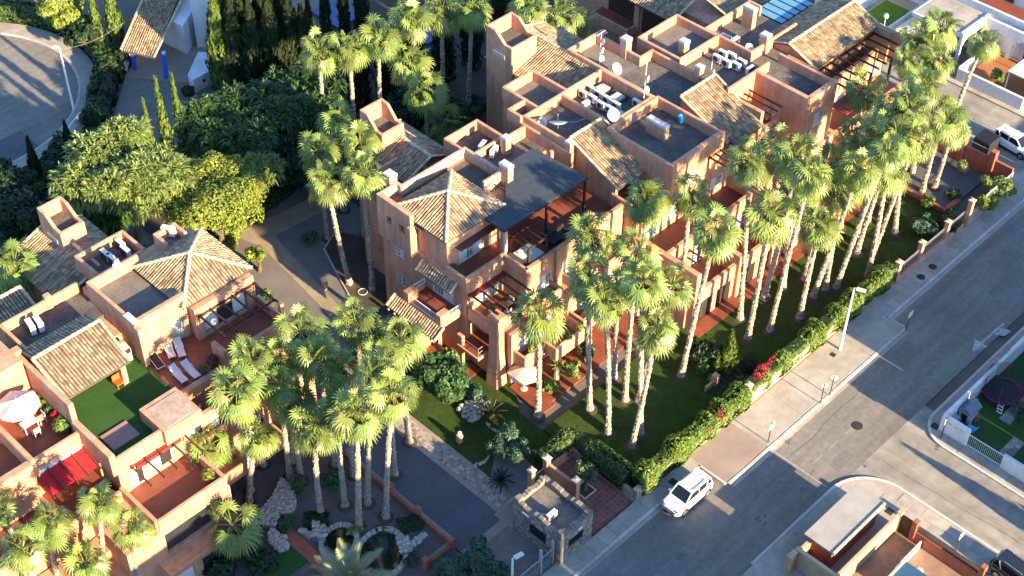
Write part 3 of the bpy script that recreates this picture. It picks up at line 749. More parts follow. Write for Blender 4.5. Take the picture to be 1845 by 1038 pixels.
MB().box(53.0, 53.35, 63.6, 64.0, 0, 4.8).build('pillar', STUCCO, B, bevel=.04)
# first-floor corner balcony with pipe railing, garden wall below
lb = MB().box(54.6, 57.2, 56.5, 58.9, Z1-.25, Z1-.01).build('balcony', STUCCO, B, bevel=.03)
floor(54.75, 57.2, 56.65, 58.8, Z1, lb)
rl = MB()
for a, b in (((54.75,58.6),(54.75,56.65)), ((54.75,56.65),(55.3,56.65))):
    for h in (.45, .9): rl.tube([(*a, Z1+h), (*b, Z1+h)], .025, 6)
    rl.tube([(*a, Z1), (*a, Z1+.9)], .03, 6)
rl.build('railing', STEEL, lb)
MB().box(54.7, 55.0, 58.4, 59.0, 0, 3.6).build('pillar', STUCCO, B, bevel=.04)
MB().box(56.86, 56.95, 56.9, 57.95, Z1, 4.55).build('door', mat('teal_door', (0.03,0.10,0.12), (0.025,0.08,0.10), 3, .6), B)
parapet(B, [(52.7, 57.2, 52.7, 62.2), (52.7, 62.2, 55.5, 62.2)], 0, 2.0, .25)
floor(52.7, 55.6, 57.2, 62.2, .15)
# lower front storeys and their balconies
body(56.4, 70.6, 54.9, 57.0, 0, Z2-.15)
holes = [(57.2, 58.6, Z1, 4.7), (60.0, 61.8, Z1, 4.7), (63.8, 65.4, Z1, 4.7), (67.4, 69.2, Z1, 4.7), (57.4, 59.2, .1, 2.2), (61.4, 63.4, .1, 2.2), (66.0, 68.0, .1, 2.2)]
wall(MB(), 'y', 54.6, 56.3, 70.7, 0, Z2+.0, .35, holes).build('front_wall', STUCCO, B)
for h in holes[:4]: window(B, 'y', 54.6, *h, .12, name='balcony_door')
for h in holes[4:]: window(B, 'y', 54.6, *h, .12, name='garden_door', grille=False, fm=REDWOOD, curtain=False)
def balcony(x0, x1, y0, y1, zf, h=1.0, plants=True):
    b = MB().box(x0, x1, y0, y1, zf-.25, zf-.01).build('balcony', STUCCO, B, bevel=.03)
    floor(x0+.2, x1-.2, y0+.2, y1, zf, b)
    w = MB().box(x0, x1, y0, y0+.22, zf-.3, zf+h).box(x0, x0+.22, y0, y1, zf-.3, zf+h).box(x1-.22, x1, y0, y1, zf-.3, zf+h)
    w.build('parapet', STUCCO, b, bevel=.06)
    MB().box(x0+.25, x1-.25, y0-.02, y0+.24, zf+h-.05, zf+h+.02).build('coping', PALECAP, b)
    return b
balcony(56.5, 58.6, 53.3, 54.7, Z1); balcony(58.9, 62.4, 52.3, 54.7, Z1); balcony(62.7, 65.7, 52.9, 54.7, Z1); balcony(66.0, 69.6, 52.3, 54.7, Z1)
balcony(60.0, 62.4, 54.9, 56.3, Z2, .8); balcony(63.5, 66.0, 54.6, 56.3, Z2, .8); balcony(66.6, 70.2, 54.2, 56.3, Z2, .9)
# right-hand units: stepped lower storeys
body(70.6, 105.4, 49.0, 68, 0, Z1-.11, bevel=.05)
body(70.7, 105.3, 52.0, 67.8, Z1-.11, Z2-.11)
body(70.75, 105.2, 54.8, 67.6, Z2-.11, Z3-.11)
floor(71, 105, 49.2, 52.1, Z1); floor(71, 105, 52.2, 55.0, Z2); floor(70.8, 105, 54.9, 58.5, Z3)
for k in range(6):
    x0 = 71.0+k*5.7
    hs = [(x0+.6, x0+2.2, Z2, 7.2), (x0+3.2, x0+4.8, 5.9, 7.2)]
    wall(MB(), 'y', 54.5, x0, x0+5.66, Z2, Z3+.9, .3, hs).build('front_wall', STUCCO, B)
    for h in hs: window(B, 'y', 54.5, *h, .1)
    hs = [(x0+.8, x0+2.8, Z1, 4.8), (x0+3.6, x0+4.9, Z1, 4.8)]
    wall(MB(), 'y', 51.7, x0, x0+5.66, Z1, Z2+.85, .3, hs).build('front_wall', STUCCO, B)
    for h in hs: window(B, 'y', 51.7, *h, .1, name='terrace_door', grille=False)
    hs = [(x0+.5, x0+2.6, .1, 2.2), (x0+3.2, x0+5.0, .1, 2.2)]
    wall(MB(), 'y', 48.65, x0, x0+5.66, 0, Z1+1.0, .3, hs).build('front_wall', STUCCO, B)
    for h in hs: window(B, 'y', 48.65, *h, .14, name='garden_door', grille=False, fm=REDWOOD, curtain=False)
    body(x0-.25, x0+.25, 48.3, 55.2, 0, 4.6 if k % 2 else 6.2, name='party_wall', bevel=.08)
    parapet(B, [(x0+.1, 50.6, x0+.1, 51.8)], Z1, 4.9, .25, name='screen_wall')
    pergola(B, x0+.4, x0+3.0, 50.2, 51.75, 4.9, 4)
# gable 1 and the roofs around it
slope_roof(B, (70.6,56.9,10.05), (74.3,56.9,10.05), (74.7,62.4,12.1), (70.75,62.4,12.1))
gw = MB(); gw.v = [(70.8,57.3,Z3),(70.8,62.5,Z3),(70.8,62.5,12.0),(70.8,57.3,10.0),(71.1,57.3,Z3),(71.1,62.5,Z3),(71.1,62.5,12.0),(71.1,57.3,10.0)]
gw.f = [(0,3,2,1),(4,5,6,7),(0,1,5,4),(1,2,6,5),(2,3,7,6),(3,0,4,7)]; gw.build('gable_wall', STUCCO, B)
MB().box(71.1, 74.2, 58.6, 62.4, Z3, 10.1).build('wall', STUCCO, B)
window(B, 'y', 58.5, 71.6, 73.6, Z3, 9.7, -.05, name='terrace_door', grille=False)
body(74.0, 80.5, 54.5, 61.4, Z3-.2, ZD-.3)
parapet(B, [(70.7, 54.9, 70.7, 57.6)], Z3, 9.3, .25)
chimney(B, 70.3, 62.0, Z3, 12.3, .45, .6)
body(70.3, 75, 62.3, 67.2, Z3-.2, ZD-.3); roof_box(B, 70.35, 75.0, 62.4, 67.35, 11.05, ZT, 'xXY')
parapet(B, [(70.4, 62.5, 72, 62.5)], 10.5, 12.0, .28)
roof_box(B, 72.0, 75.75, 67.35, 71.4, 11.05, ZT, 'xXY', deck=ROOFDECK2); body(72.1, 75.7, 67.3, 71.3, 0, ZD-.25)
roof_box(B, 70.1, 72.3, 67.3, 68.9, 11.05, ZT, 'xY', deck=ROOFDECK2); body(70.2, 72.2, 67.3, 68.8, 0, ZD-.25)
roof_box(B, 75.0, 80.1, 61.45, 67.4, 10.85, ZT, 'XYy', zb=8.5)
roof_box(B, 80.0, 83.85, 66.0, 71.4, 11.05, ZT, 'xXY', zb=6, deck=ROOFDECK2); body(80.1, 83.7, 66, 71.3, 0, ZD-.3)
roof_box(B, 80.05, 85.4, 59.6, 66.15, 11.05, ZT, 'X', zb=6); body(80.1, 85.3, 59.6, 66.0, 0, ZD-.3)
parapet(B, [(83.6, 66.1, 85.4, 66.1), (80.1, 61.4, 80.1, 66.0)], 9, ZT, .28)
roof_box(B, 74.0, 80.5, 54.4, 61.4, 11.0, ZT, 'xXyY', zb=Z3-.2)
w = wall(MB(), 'y', 54.2, 74.0, 80.5, Z3-.2, 12.03, .3, [(76.0, 77.6, 8.3, 9.9)]); w.build('front_wall', STUCCO, B); window(B, 'y', 54.2, 76.0, 77.6, 8.3, 9.9, .1)
pergola(B, 78.6, 81.6, 52.3, 54.3, 10.4, 5)
chimney(B, 77.2, 58.6, 11.0, 12.5, .55, 2.0)
chimney(B, 83.9, 68.0, 10.8, 13.0, .75, .75); chimney(B, 85.3, 60.9, 11.6, 12.9, .6, .6)
# gable 2
slope_roof(B, (81.3,54.0,10.05), (85.6,54.0,10.05), (86.0,59.7,12.2), (81.4,59.7,12.2))
gw = MB(); gw.v = [(81.5,54.4,Z3),(81.5,59.7,Z3),(81.5,59.7,12.1),(81.5,54.4,10.0),(81.8,54.4,Z3),(81.8,59.7,Z3),(81.8,59.7,12.1),(81.8,54.4,10.0)]
gw.f = [(0,3,2,1),(4,5,6,7),(0,1,5,4),(1,2,6,5),(2,3,7,6),(3,0,4,7)]; gw.build('gable_wall', STUCCO, B)
body(81.6, 85.8, 55.6, 59.7, Z3, 10.1); body(80.4, 81.5, 54.5, 60, Z3, 10.9)
MB().box(85.6, 86.0, 54.3, 59.8, Z3, 11.2).build('wall', STUCCO, B, bevel=.05)
# pergola terrace beside it and the roof with the line of air conditioners
pergola(B, 86.0, 89.2, 54.0, 57.9, 10.5, 5, along='y')
body(86.0, 89.3, 57.7, 63, Z3, ZD-.3)
roof_box(B, 85.4, 91.1, 57.7, 63.3, 11.05, ZT, 'y')
parapet(B, [(85.5, 57.8, 89.2, 57.8)], Z3, ZT, .3)
body(89.3, 92.8, 52.3, 58, 0, ZD-.3)
roof_box(B, 89.2, 92.95, 52.2, 58.0, 11.05, ZT, 'xXy', zb=Z3)
wall(MB(), 'x', 89.0, 52.1, 57.9, Z2, 12.02, .3, [(54.6, 56.6, Z3, 9.9)]).build('side_wall', STUCCO, B)
for k, y in enumerate((54.6, 55.65)): MB().box(89.1, 89.18, y, y+.95, Z3+.02, 9.9).build('shutter', CAP, B)
wall(MB(), 'y', 51.95, 89.03, 93.0, Z1, 12.02, .3, [(90.2, 91.8, 8.4, 10.0), (90.2, 91.8, 5.6, 7.2)]).build('front_wall', STUCCO, B)
window(B, 'y', 51.95, 90.2, 91.8, 8.4, 10.0, .1); window(B, 'y', 51.95, 90.2, 91.8, 5.6, 7.2, .1)
roof_box(B, 85.7, 91.1, 63.3, 68.25, 11.25, ZT+.1, 'xXyY', zb=5, deck=ROOFDECK2); body(85.8, 91.0, 63.4, 68.2, 0, 10.9)
chimney(B, 87.2, 64.2, 11.2, 13.0, .7, .7)
roof_box(B, 91.1, 97.7, 59.7, 65.15, 11.1, ZT, 'xyY', zb=6); body(91.2, 97.6, 59.8, 65.0, 0, 10.8)
roof_box(B, 91.0, 94.3, 57.9, 59.8, 11.05, 11.1, ''); body(91.0, 94.4, 58.0, 60, 0, 10.8)
parapet(B, [(97.5, 63.6, 97.5, 65.1)], 10, ZT+.1)
chimney(B, 95.3, 63.3, 11.0, 13.2, .6, 1.2); chimney(B, 93.2, 59.9, 11.0, 12.9, .7, .8)
# gable 3, the long double-sloped roof
slope_roof(B, (94.3,55.1,11.0), (104.1,55.1,11.0), (104.1,58.15,12.15), (94.3,58.15,12.15))
slope_roof(B, (104.1,61.25,11.0), (94.3,61.25,11.0), (94.3,58.15,12.13), (104.1,58.15,12.13), ridge=False)
body(94.6, 103.8, 56.0, 60.8, Z3, 11.0)
gw = MB().prism([(55.3, 10.9), (58.15, 12.05), (61.1, 10.9), (61.1, 10.6), (55.3, 10.6)], 94.4, 94.7)
gw.v = [(v[2], v[0], v[1]) for v in gw.v]; gw.build('gable_wall', STUCCO, B)
parapet(B, [(94.2, 54.8, 94.2, 58.0), (104.0, 52.5, 104.0, 56.2)], Z3, 11.2, .3)
body(103.7, 104.2, 53.6, 56.4, Z3, 11.1, m=OCHRE)
pergola(B, 94.6, 103.6, 51.6, 55.3, 10.4, 9, m=WOOD)
for x in (94.8, 98.0, 101.2, 103.5): MB().box(x-.1, x+.1, 51.6, 51.8, Z3, 10.3).build('pergola_post', WOOD, B)
MB().box(93.2, 97.5, 50.6, 52.4, 9.0, 9.06).build('pink_awning', mat('pink_awning_fabric', (0.42,0.10,0.11), (0.36,0.08,0.09), 2, .85), B)
gr = MB()
for k in range(5): gr.box(98.0+k*1.0, 98.96+k*1.0, 61.6, 64.6, 10.9, 10.95, 0)
g = gr.build('glass_roof', SKYGLASS, B)
gr = MB()
for k in range(6): gr.box(97.96+k*1.0, 98.02+k*1.0, 61.55, 64.65, 10.86, 11.02)
gr.build('glazing_bars', BLACKM, g)
body(97.9, 103.2, 61.4, 64.8, 0, 10.6)
# back: flat roof with two air conditioners, little tiled gable, court, stair towers
roof_box(B, 64.4, 68.25, 67.2, 70.55, 10.2, 11.1, 'xXYy', zb=6); body(64.5, 68.2, 67.3, 70.5, 0, 10.0)
body(68.2, 70.4, 64.3, 67.3, 0, 10.2); floor(64.2, 70.4, 64.3, 67.3, 10.3, m=ROOFDECK, name='roof_deck')
chimney(B, 67.4, 66.3, 10.2, 12.0, .6, .6)
parapet(B, [(68.3, 66.8, 70.4, 66.8), (70.2, 61.5, 70.2, 67.3)], Z3, 11.4, .28)
MB().tube([(69.2,62.9,Z3),(69.2,62.9,11.4)], .17, 10).build('chimney', STUCCO, B)
body(57.6, 62.3, 68.3, 73.2, 0, 8.0)
roof_box(B, 57.6, 62.2, 68.2, 73.0, 8.1, 9.5, 'xXY', zb=6)
slope_roof(B, (60.0,77.0,8.9), (60.0,70.4,8.9), (62.9,70.4,10.1), (62.9,77.0,10.1))
slope_roof(B, (65.4,70.4,8.9), (65.4,77.0,8.9), (62.9,77.0,10.08), (62.9,70.4,10.08), ridge=False)
body(60.4, 65.0, 70.6, 76.8, 0, 8.9)
def stair_tower(parent, x0, x1, y0, y1, zb, zt, zl, vent=True):
    t = MB(); th = .26
    t.box(x0, x1, y0, y1, zb, zl-.5)
    t.box(x0, x1, y1-th, y1, zl-.5, zt).box(x0, x0+th, y0, y1, zl-.5, zl).box(x0, x1, y0, y0+th, zl-.5, zl).box(x1-th, x1, y0, y1, zl-.5, zl)
    for x in (x0, x1-th):
        n = len(t.v)
        for xx in (x-.002, x+th+.002): t.v.extend([(xx, y1-.05, zl-.1), (xx, y1-.05, zt), (xx, y1-(y1-y0)*.35, zt-.05), (xx, y1-(y1-y0)*.72, zl)])
        t.f.extend([(n,n+1,n+2,n+3),(n+7,n+6,n+5,n+4),(n+1,n+5,n+6,n+2),(n+2,n+6,n+7,n+3),(n,n+4,n+5,n+1)])
    o = t.build('stair_tower', STUCCO, parent, bevel=.04)
    MB().box(x0+.2, x1-.2, y0+.2, y1-.2, zl-.5, zl-.42).build('tower_deck', ROOFDECK, o)
    if vent: MB().box(x0-.03, x0+.02, (y0+y1)/2-.7, (y0+y1)/2+.7, zl-1.5, zl-1.1).build('vent_panel', CAP, o)
    return o
stair_tower(B, 61.0, 63.4, 74.2, 76.9, 5, 12.4, 11.2)
stair_tower(B, 75.6, 78.7, 73.75, 76.9, 0, 13.9, 12.9)
slope_roof(B, (75.8,77.2,10.2), (75.8,67.5,10.2), (80.15,67.5,11.5), (80.15,77.2,11.5))
slope_roof(B, (83.9,71.5,10.3), (83.9,77.2,10.3), (80.15,77.2,11.48), (80.15,71.5,11.48), ridge=False)
body(76.0, 80, 67.4, 76.9, 0, 10.15); body(75.8, 83.2, 71.4, 76.9, 0, 10.2)
# ------------------------------------------------------------------ left apartment block
A = thing('apartment_building', 'terracotta block with sun loungers and a green turf terrace left of the driveway', 'building', (33, 68, 0))
body(33.8, 43.4, 69.6, 76.5, 0, ZD-.3, A); body(26.6, 43.4, 64.8, 72, 0, Z3-.11, A)
body(26.6, 34, 71.5, 77, 0, 9.6, A)
hip_roof(A, 37.35, 43.5, 68.85, 75.0, 11.25, 12.75)
roof_box(A, 33.65, 38.0, 69.5, 75.4, 11.0, ZT, 'xyY', zb=Z3, deck=ROOFDECK2, m=STUCCO)
wall(MB(), 'y', 69.35, 33.65, 37.9, Z3-.1, 12.02, .3, [(36.4, 37.4, Z3, 10.1)]).build('front_wall', STUCCO, A)
MB().box(36.4, 37.4, 69.5, 69.58, Z3, 10.1).build('door', CAP, A)
for k in range(7): MB().box(34.3+k*.3, 34.42+k*.3, 69.25, 69.4, 10.85, 11.0).build('drain_spout', STUCCO2, A)
MB().box(33.6, 34.0, 68.9, 69.5, Z3, 11.6).build('pillar', STUCCO, A, bevel=.04)
MB().box(33.55,34.05,69.35,70.6,12.0,12.05).build('coping', CAP, A)
body(38.0, 43.2, 69.0, 74.8, Z3-.1, 11.2, A, bevel=.03)
wall(MB(), 'y', 68.4, 37.9, 43.2, Z3-.1, 11.0, .5, [(38.6, 42.4, Z3+.3, 10.0)]).build('front_wall', STUCCO, A)
window(A, 'y', 68.4, 38.6, 42.4, Z3+.3, 10.0, .15, name='patio_window', grille=False, leaves=3, fm=BLACKM)
pergola(A, 38.1, 43.2, 65.2, 68.45, 10.4, 6, m=WOOD)
MB().bar((38.1, 65.9, 10.28), (43.2, 65.9, 10.28), .1, .14).build('pergola_beam', WOOD, A)
MB().box(42.9, 43.2, 64.9, 65.3, Z3, 10.6).build('pillar', STUCCO, A, bevel=.04)
floor(33.7, 43.4, 64.9, 69.5, Z3, A)
MB().box(26.9, 33.68, 62.6, 71.0, Z3-.1, Z3+.02).build('turf_terrace', TURF, A)
MB().box(27.5, 29.6, 63.9, 65.6, Z3, Z3+.12).build('stone_platform', mat('mauve_slab', (0.30,0.185,0.16), (0.25,0.155,0.135), 2.5, .85, big=.8, bigc=.85), A)
parapet(A, [(37.7, 65.0, 43.3, 65.0), (43.3, 65.0, 43.3, 68.4), (26.5, 62.5, 30.6, 62.5)], Z3-.3, 9.0, .28)
parapet(A, [(33.2, 64.7, 37.6, 64.7)], Z3-.3, 8.5, .5)
MB().box(37.55, 37.95, 64.8, 66.3, Z3, 9.6).build('pier', STUCCO, A, bevel=.06)
bx = MB().box(30.4, 33.45, 61.9, 64.95, Z3-.2, 9.15).build('roof_block', STUCCO, A, bevel=.05)
MB().box(30.75, 33.2, 62.15, 64.5, 9.1, 9.19).build('block_top', STUCCO2, bx)
body(26.9, 33.4, 62.6, 65, 0, Z3-.1, A); body(33.4, 43.3, 64.7, 66, 0, Z3-.2, A)
# tiled porch and flat roof behind it
slope_roof(A, (26.95,68.0,10.4), (32.1,68.0,10.4), (32.35,71.8,11.5), (26.95,71.8,11.5))
slope_roof(A, (32.35,73.6,10.9), (26.95,73.6,10.9), (26.95,71.8,11.48), (32.35,71.8,11.48), ridge=False, verge=False)
MB().box(31.5, 31.9, 68.5, 69.3, Z3, 10.4).build('pillar', STUCCO, A, bevel=.04)
MB().box(27.0, 31.9, 71.4, 71.7, Z3, 11.2).build('wall', STUCCO, A)
roof_box(A, 27.3, 33.8, 73.6, 77.1, 10.0, 10.9, 'xY', zb=8, deck=ROOFDECK)
MB().box(31.0, 31.5, 76.7, 77.2, 9, 11.3).build('pier', STUCCO, A, bevel=.08)
parapet(A, [(26.7, 66.9, 26.7, 73.6)], Z3-.5, 11.0, .4, name='dividing_wall')
parapet(A, [(26.6, 62.4, 26.6, 66.9)], Z3-.5, 9.5, .45, name='dividing_wall')
MB().box(26.4, 27.0, 73.3, 73.9, 9, 11.4).build('pier', STUCCO, A, bevel=.05)
# roofs behind
roof_box(A, 35.1, 39.4, 76.3, 79.5, 10.1, 11.0, 'xXYy', zb=7); body(35.2, 39.3, 76.4, 79.4, 0, 9.9, A)
roof_box(A, 40.2, 42.2, 74.9, 76.5, 11.1, 11.9, 'xXY', zb=9); body(38.0, 42.2, 74.8, 76.5, 0, 10.9, A)
slope_roof(A, (32.4,85.4,8.5), (32.4,78.2,8.5), (36.3,78.2,10.0), (36.3,85.4,10.0))
slope_roof(A, (39.2,79.4,8.8), (39.2,85.4,8.8), (36.3,85.4,9.98), (36.3,79.4,9.98), ridge=False)
body(32.8, 38.8, 78.6, 85.2, 0, 8.5, A)
stair_tower(A, 35.5, 37.6, 81.7, 84.7, 5, 12.3, 11.5)
slope_roof(A, (27.2,79.0,9.0), (31.0,79.0,9.0), (31.0,80.6,9.8), (27.2,80.6,9.8)); body(27.4, 30.8, 77.1, 80.4, 0, 8.9, A)
# second-floor terrace with slim pergola, storeys below
floor(26.9, 32.1, 58.5, 62.6, Z2, A); body(24, 32.2, 58.6, 62.7, 0, Z2-.11, A)
parapet(A, [(26.7, 58.4, 32.3, 58.4), (32.2, 58.4, 32.2, 61.0), (26.7, 58.4, 26.7, 62.6)], Z2-.4, 6.1, .3)
wall(MB(), 'y', 62.4, 26.7, 36.5, Z2-.1, Z3-.05, .3, [(27.4, 28.6, Z2, 7.2), (28.9, 30.9, Z2+.2, 7.2), (32.2, 33.6, Z2, 7.2), (34.2, 35.6, Z2+.5, 7.2)]).build('front_wall', STUCCO, A)
for h in ((27.4, 28.6, Z2, 7.2), (28.9, 30.9, Z2+.2, 7.2), (32.2, 33.6, Z2, 7.2), (34.2, 35.6, Z2+.5, 7.2)): window(A, 'y', 62.4, *h, .1, name='terrace_door', grille=False)
pergola(A, 27.6, 32.0, 59.9, 62.45, 7.6, 5)
MB().box(28.0, 31.6, 62.1, 62.4, 7.2, 7.5).build('awning_roll', MAROON, A)
wall(MB(), 'y', 58.2, 24, 32.4, 0, Z2-.2, .4, [(26.9, 31.6, 2.6, 4.6), (27.2, 29.3, .3, 2.2), (29.8, 31.6, .1, 2.2)]).build('front_wall', STUCCO, A)
MB().box(26.9, 31.6, 58.45, 58.5, 2.6, 4.6).build('window', GLASS, A)
lw = body(26.0, 31.6, 56.8, 58.25, 0, 2.35, A)
wall(MB(), 'y', 56.6, 26.0, 31.8, 0, 2.5, .25, [(28.4, 30.6, .7, 2.1), (26.4, 27.7, .1, 2.1)]).build('front_wall', STUCCO, A)
window(A, 'y', 56.6, 28.4, 30.6, .7, 2.1, .1, grille=False, curtain=False, fm=BLACKM)
MB().box(26.4, 27.7, 56.75, 56.8, .1, 2.1).build('shutter', PLASTIC, A)
body(32.0, 43.0, 62.2, 65, 0, Z2-.2, A)
wall(MB(), 'y', 61.9, 32.2, 43.0, 0, Z2+.8, .35, [(33.2, 35.2, Z1, 4.8), (36.4, 38.4, Z1, 4.8), (39.4, 41.6, Z1, 4.8), (33.6, 36.0, .1, 2.2), (38.0, 40.6, .1, 2.2)]).build('front_wall', STUCCO, A)
for h in ((33.2, 35.2, Z1, 4.8), (36.4, 38.4, Z1, 4.8), (39.4, 41.6, Z1, 4.8), (33.6, 36.0, .1, 2.2), (38.0, 40.6, .1, 2.2)): window(A, 'y', 61.9, *h, .12, grille=False, name='garden_door')
for x0, x1 in ((33.0, 35.6), (36.2, 38.8), (39.2, 42.4)):
    b = MB().box(x0, x1, 60.2, 62.0, Z1-.25, Z1).build('balcony', STUCCO, A, bevel=.03)
    MB().box(x0, x1, 60.2, 60.42, Z1, 3.6).build('front_parapet', STUCCO, b, bevel=.05)
    MB().box(x0, x0+.22, 60.2, 62.0, Z1, 3.61).build('side_parapet', STUCCO, b, bevel=.05)
    MB().box(x1-.22, x1, 60.2, 62.0, Z1, 3.61).build('side_parapet', STUCCO, b, bevel=.05)
# neighbouring unit at the picture's left edge
body(8, 26.4, 66.4, 76, 0, Z3-.11, A); floor(8, 26.4, 66.3, 72, Z3, A)
parapet(A, [(22.9, 66.3, 26.5, 66.3)], Z3-.4, 8.95, .3)
MB().box(22.55, 22.95, 65.8, 71.0, Z3-.5, 9.4).build('curved_wall', STUCCO, A, bevel=.15)
body(18, 22.6, 65.6, 66.4, Z2, 9.2, A, bevel=.15)
body(20, 26.4, 72.2, 76.5, Z3, 11.5, A, bevel=.1)
aw = MB().face([(22.5,66.2,7.7),(26.4,66.2,7.7),(26.4,64.3,7.15),(22.5,64.3,7.15)]).face([(22.5,64.3,7.1),(26.4,64.3,7.1),(26.4,66.2,7.65),(22.5,66.2,7.65)])
aw = aw.build('red_awning', REDFAB, A)
MB().box(22.5, 26.4, 66.0, 66.25, 7.65, 7.85).build('awning_case', PLASTIC, aw)
for k in range(5): MB().bar((22.7+k*.9, 63.9, 7.2), (22.7+k*.9, 66.1, 7.8), .1, .14).build('rafter', REDWOOD, aw)
floor(8, 26.5, 62.4, 66.3, Z2, A); body(8, 26.5, 62.4, 66.3, 0, Z2-.11, A)
parapet(A, [(8, 62.3, 26.5, 62.3), (22.4, 62.3, 22.4, 66.0)], Z2-.4, 6.1, .3)
for k in range(4):
    x0 = 10+k*4.2; body(x0, x0+2.8, 60.6, 62.3, 0, 3.4, A, bevel=.08); MB().box(x0+.3, x0+2.5, 60.55, 60.6, .3, 2.2).build('window', GLASS, A)
body(8, 24, 58.8, 60.6, 0, 2.6, A)
# ------------------------------------------------------------------ block behind, at the top edge
Nb = thing('apartment_building', 'terracotta block with tiled roof and balcony behind the main block at the top edge', 'building', (98, 76, 0))
slope_roof(Nb, (94.0,80,8.6), (94.0,70.8,8.6), (97.3,70.8,9.8), (97.3,80,9.8))
slope_roof(Nb, (97.8,66.6,8.9), (106,66.6,8.9), (106,70.4,9.9), (97.8,70.4,9.9))
body(95.0, 106, 71.5, 85, 0, 8.6, Nb); body(96, 106, 66.8, 71.5, 0, 8.8, Nb)
b = MB().box(93.6, 95.2, 75.8, 80.5, 4.6, 5.6).build('balcony', STUCCO, Nb, bevel=.04); MB().box(93.8, 95.1, 76.0, 80.3, 5.3, 5.62).build('balcony_floor', FLOOR, b)
MB().box(94.8, 95.3, 75.5, 76.0, 0, 8.4).build('pillar', STUCCO, Nb); MB().box(94.95, 95.05, 76.3, 79.5, 5.7, 8.2).build('opening', WOOD, Nb)
MB().box(94.95, 95.05, 71.7, 75.2, 5.2, 8.2).build('opening', WOOD, Nb)
parapet(Nb, [(93.2, 74, 93.2, 80), (93.2, 74, 95, 74)], 0, 3.0, .3)
# ------------------------------------------------------------------ gatehouse, plaza, boundary walls
Ht = thing('gatehouse', 'small rubble stone gatehouse with flat roof beside the tiled plaza', 'hut', (48, 42.2, 0))
hw = MB()
wall(hw, 'x', 46.45, 40.0, 44.6, 0, 3.0, .3, [(41.4, 43.0, 1.0, 2.1)]); wall(hw, 'y', 40.0, 46.75, 49.3, 0, 3.0, .3, [(47.2, 48.7, 1.3, 2.1)])
hw.box(49.3, 49.6, 40.0, 44.6, 0, 3.0).box(46.75, 49.3, 44.3, 44.6, 0, 3.0)
hw.build('wall', MORTAR, Ht)
pp = MB()
for x0, x1, y0, y1 in ((46.45,46.8,40.0,44.6),(49.25,49.6,40.0,44.6),(46.8,49.25,40.0,40.35),(46.8,49.25,44.25,44.6)):
    n = 10
    for k in range(n):
        h = 3.0+.22+.12*math.sin(k*1.3+x0)+(.16 if k in (0, n-1) else 0)
        if x1-x0 < 1: pp.box(x0-.02, x1+.02, y0+(y1-y0)*k/n, y0+(y1-y0)*(k+1)/n, 2.98, h)
        else: pp.box(x0+(x1-x0)*k/n, x0+(x1-x0)*(k+1)/n, y0-.02, y1+.02, 2.98, h)
pp.build('parapet', MORTAR, Ht, bevel=.03)
MB().box(46.8, 49.25, 40.35, 44.25, 2.6, 2.72).build('roof_deck', ROOFDECK2, Ht)
sm = MB()
def stone_face(mb, axis, c, a0, a1, z0, z1, s, holes=(), out=-1):
    j = 0; z = z0
    while z < z1-.05:
        h = rnd.uniform(.75, 1.25)*s; a = a0
        while a < a1-.05:
            w = rnd.uniform(.7, 1.6)*s; e = min(a+w, a1); t = min(z+h, z1)
            cm, cz_ = (a+e)/2, (z+t)/2
            if not any(q[0]-.05 < cm < q[1]+.05 and q[2]-.05 < cz_ < q[3]+.05 for q in holes):
                g = .018; p = rnd.uniform(.015, .05)
                if axis == 'x': mb.box(c+out*p, c, a+g, e-g, z+g, t-g)
                else: mb.box(a+g, e-g, c+out*p, c, z+g, t-g)
            a = e
        z += h
stone_face(sm, 'x', 46.45, 40.0, 44.6, 0, 3.1, .26, [(41.4, 43.0, 1.0, 2.1)]); stone_face(sm, 'y', 40.0, 46.5, 49.6, 0, 3.1, .26, [(47.2, 48.7, 1.3, 2.1)])
sm.build('stones', STONE, Ht, kind='stuff')
for axis, c, a0, a1, z0, z1 in (('x', 46.45, 41.4, 43.0, 1.0, 2.1), ('y', 40.0, 47.2, 48.7, 1.3, 2.1)):
    window(Ht, axis, c, a0, a1, z0, z1, .1, fm=BLACKM, curtain=False, gm=BLACKM)
MB().box(48.1, 48.5, 39.93, 39.97, 2.45, 2.65).build('wall_plate', WMETAL, Ht)
MB().tube([(46.3,43.6,2.9),(46.3,43.0,2.85)], .07, 8).build('camera', WMETAL, Ht)
# entrance gate of blue-grey bars
gt = thing('sliding_gate', 'blue grey barred sliding gate across the entrance drive beside the stone gatehouse', 'gate', (43.5, 40.6, 0))
railing(gt, (38.0, 40.55), (46.3, 40.55), 0.5, 1.1, CAP, .16, name='bars')
MB().box(38.0, 46.3, 40.5, 40.6, .08, .75).build('lower_panel', mat('blue_grey_metal', (0.16,0.19,0.22), (0.13,0.155,0.18), 3, .5, metal=.3), gt)
for x in (46.2, 45.0): MB().box(x-.05, x+.05, 40.45, 40.65, 0, 2.6).build('post', CAP, gt)
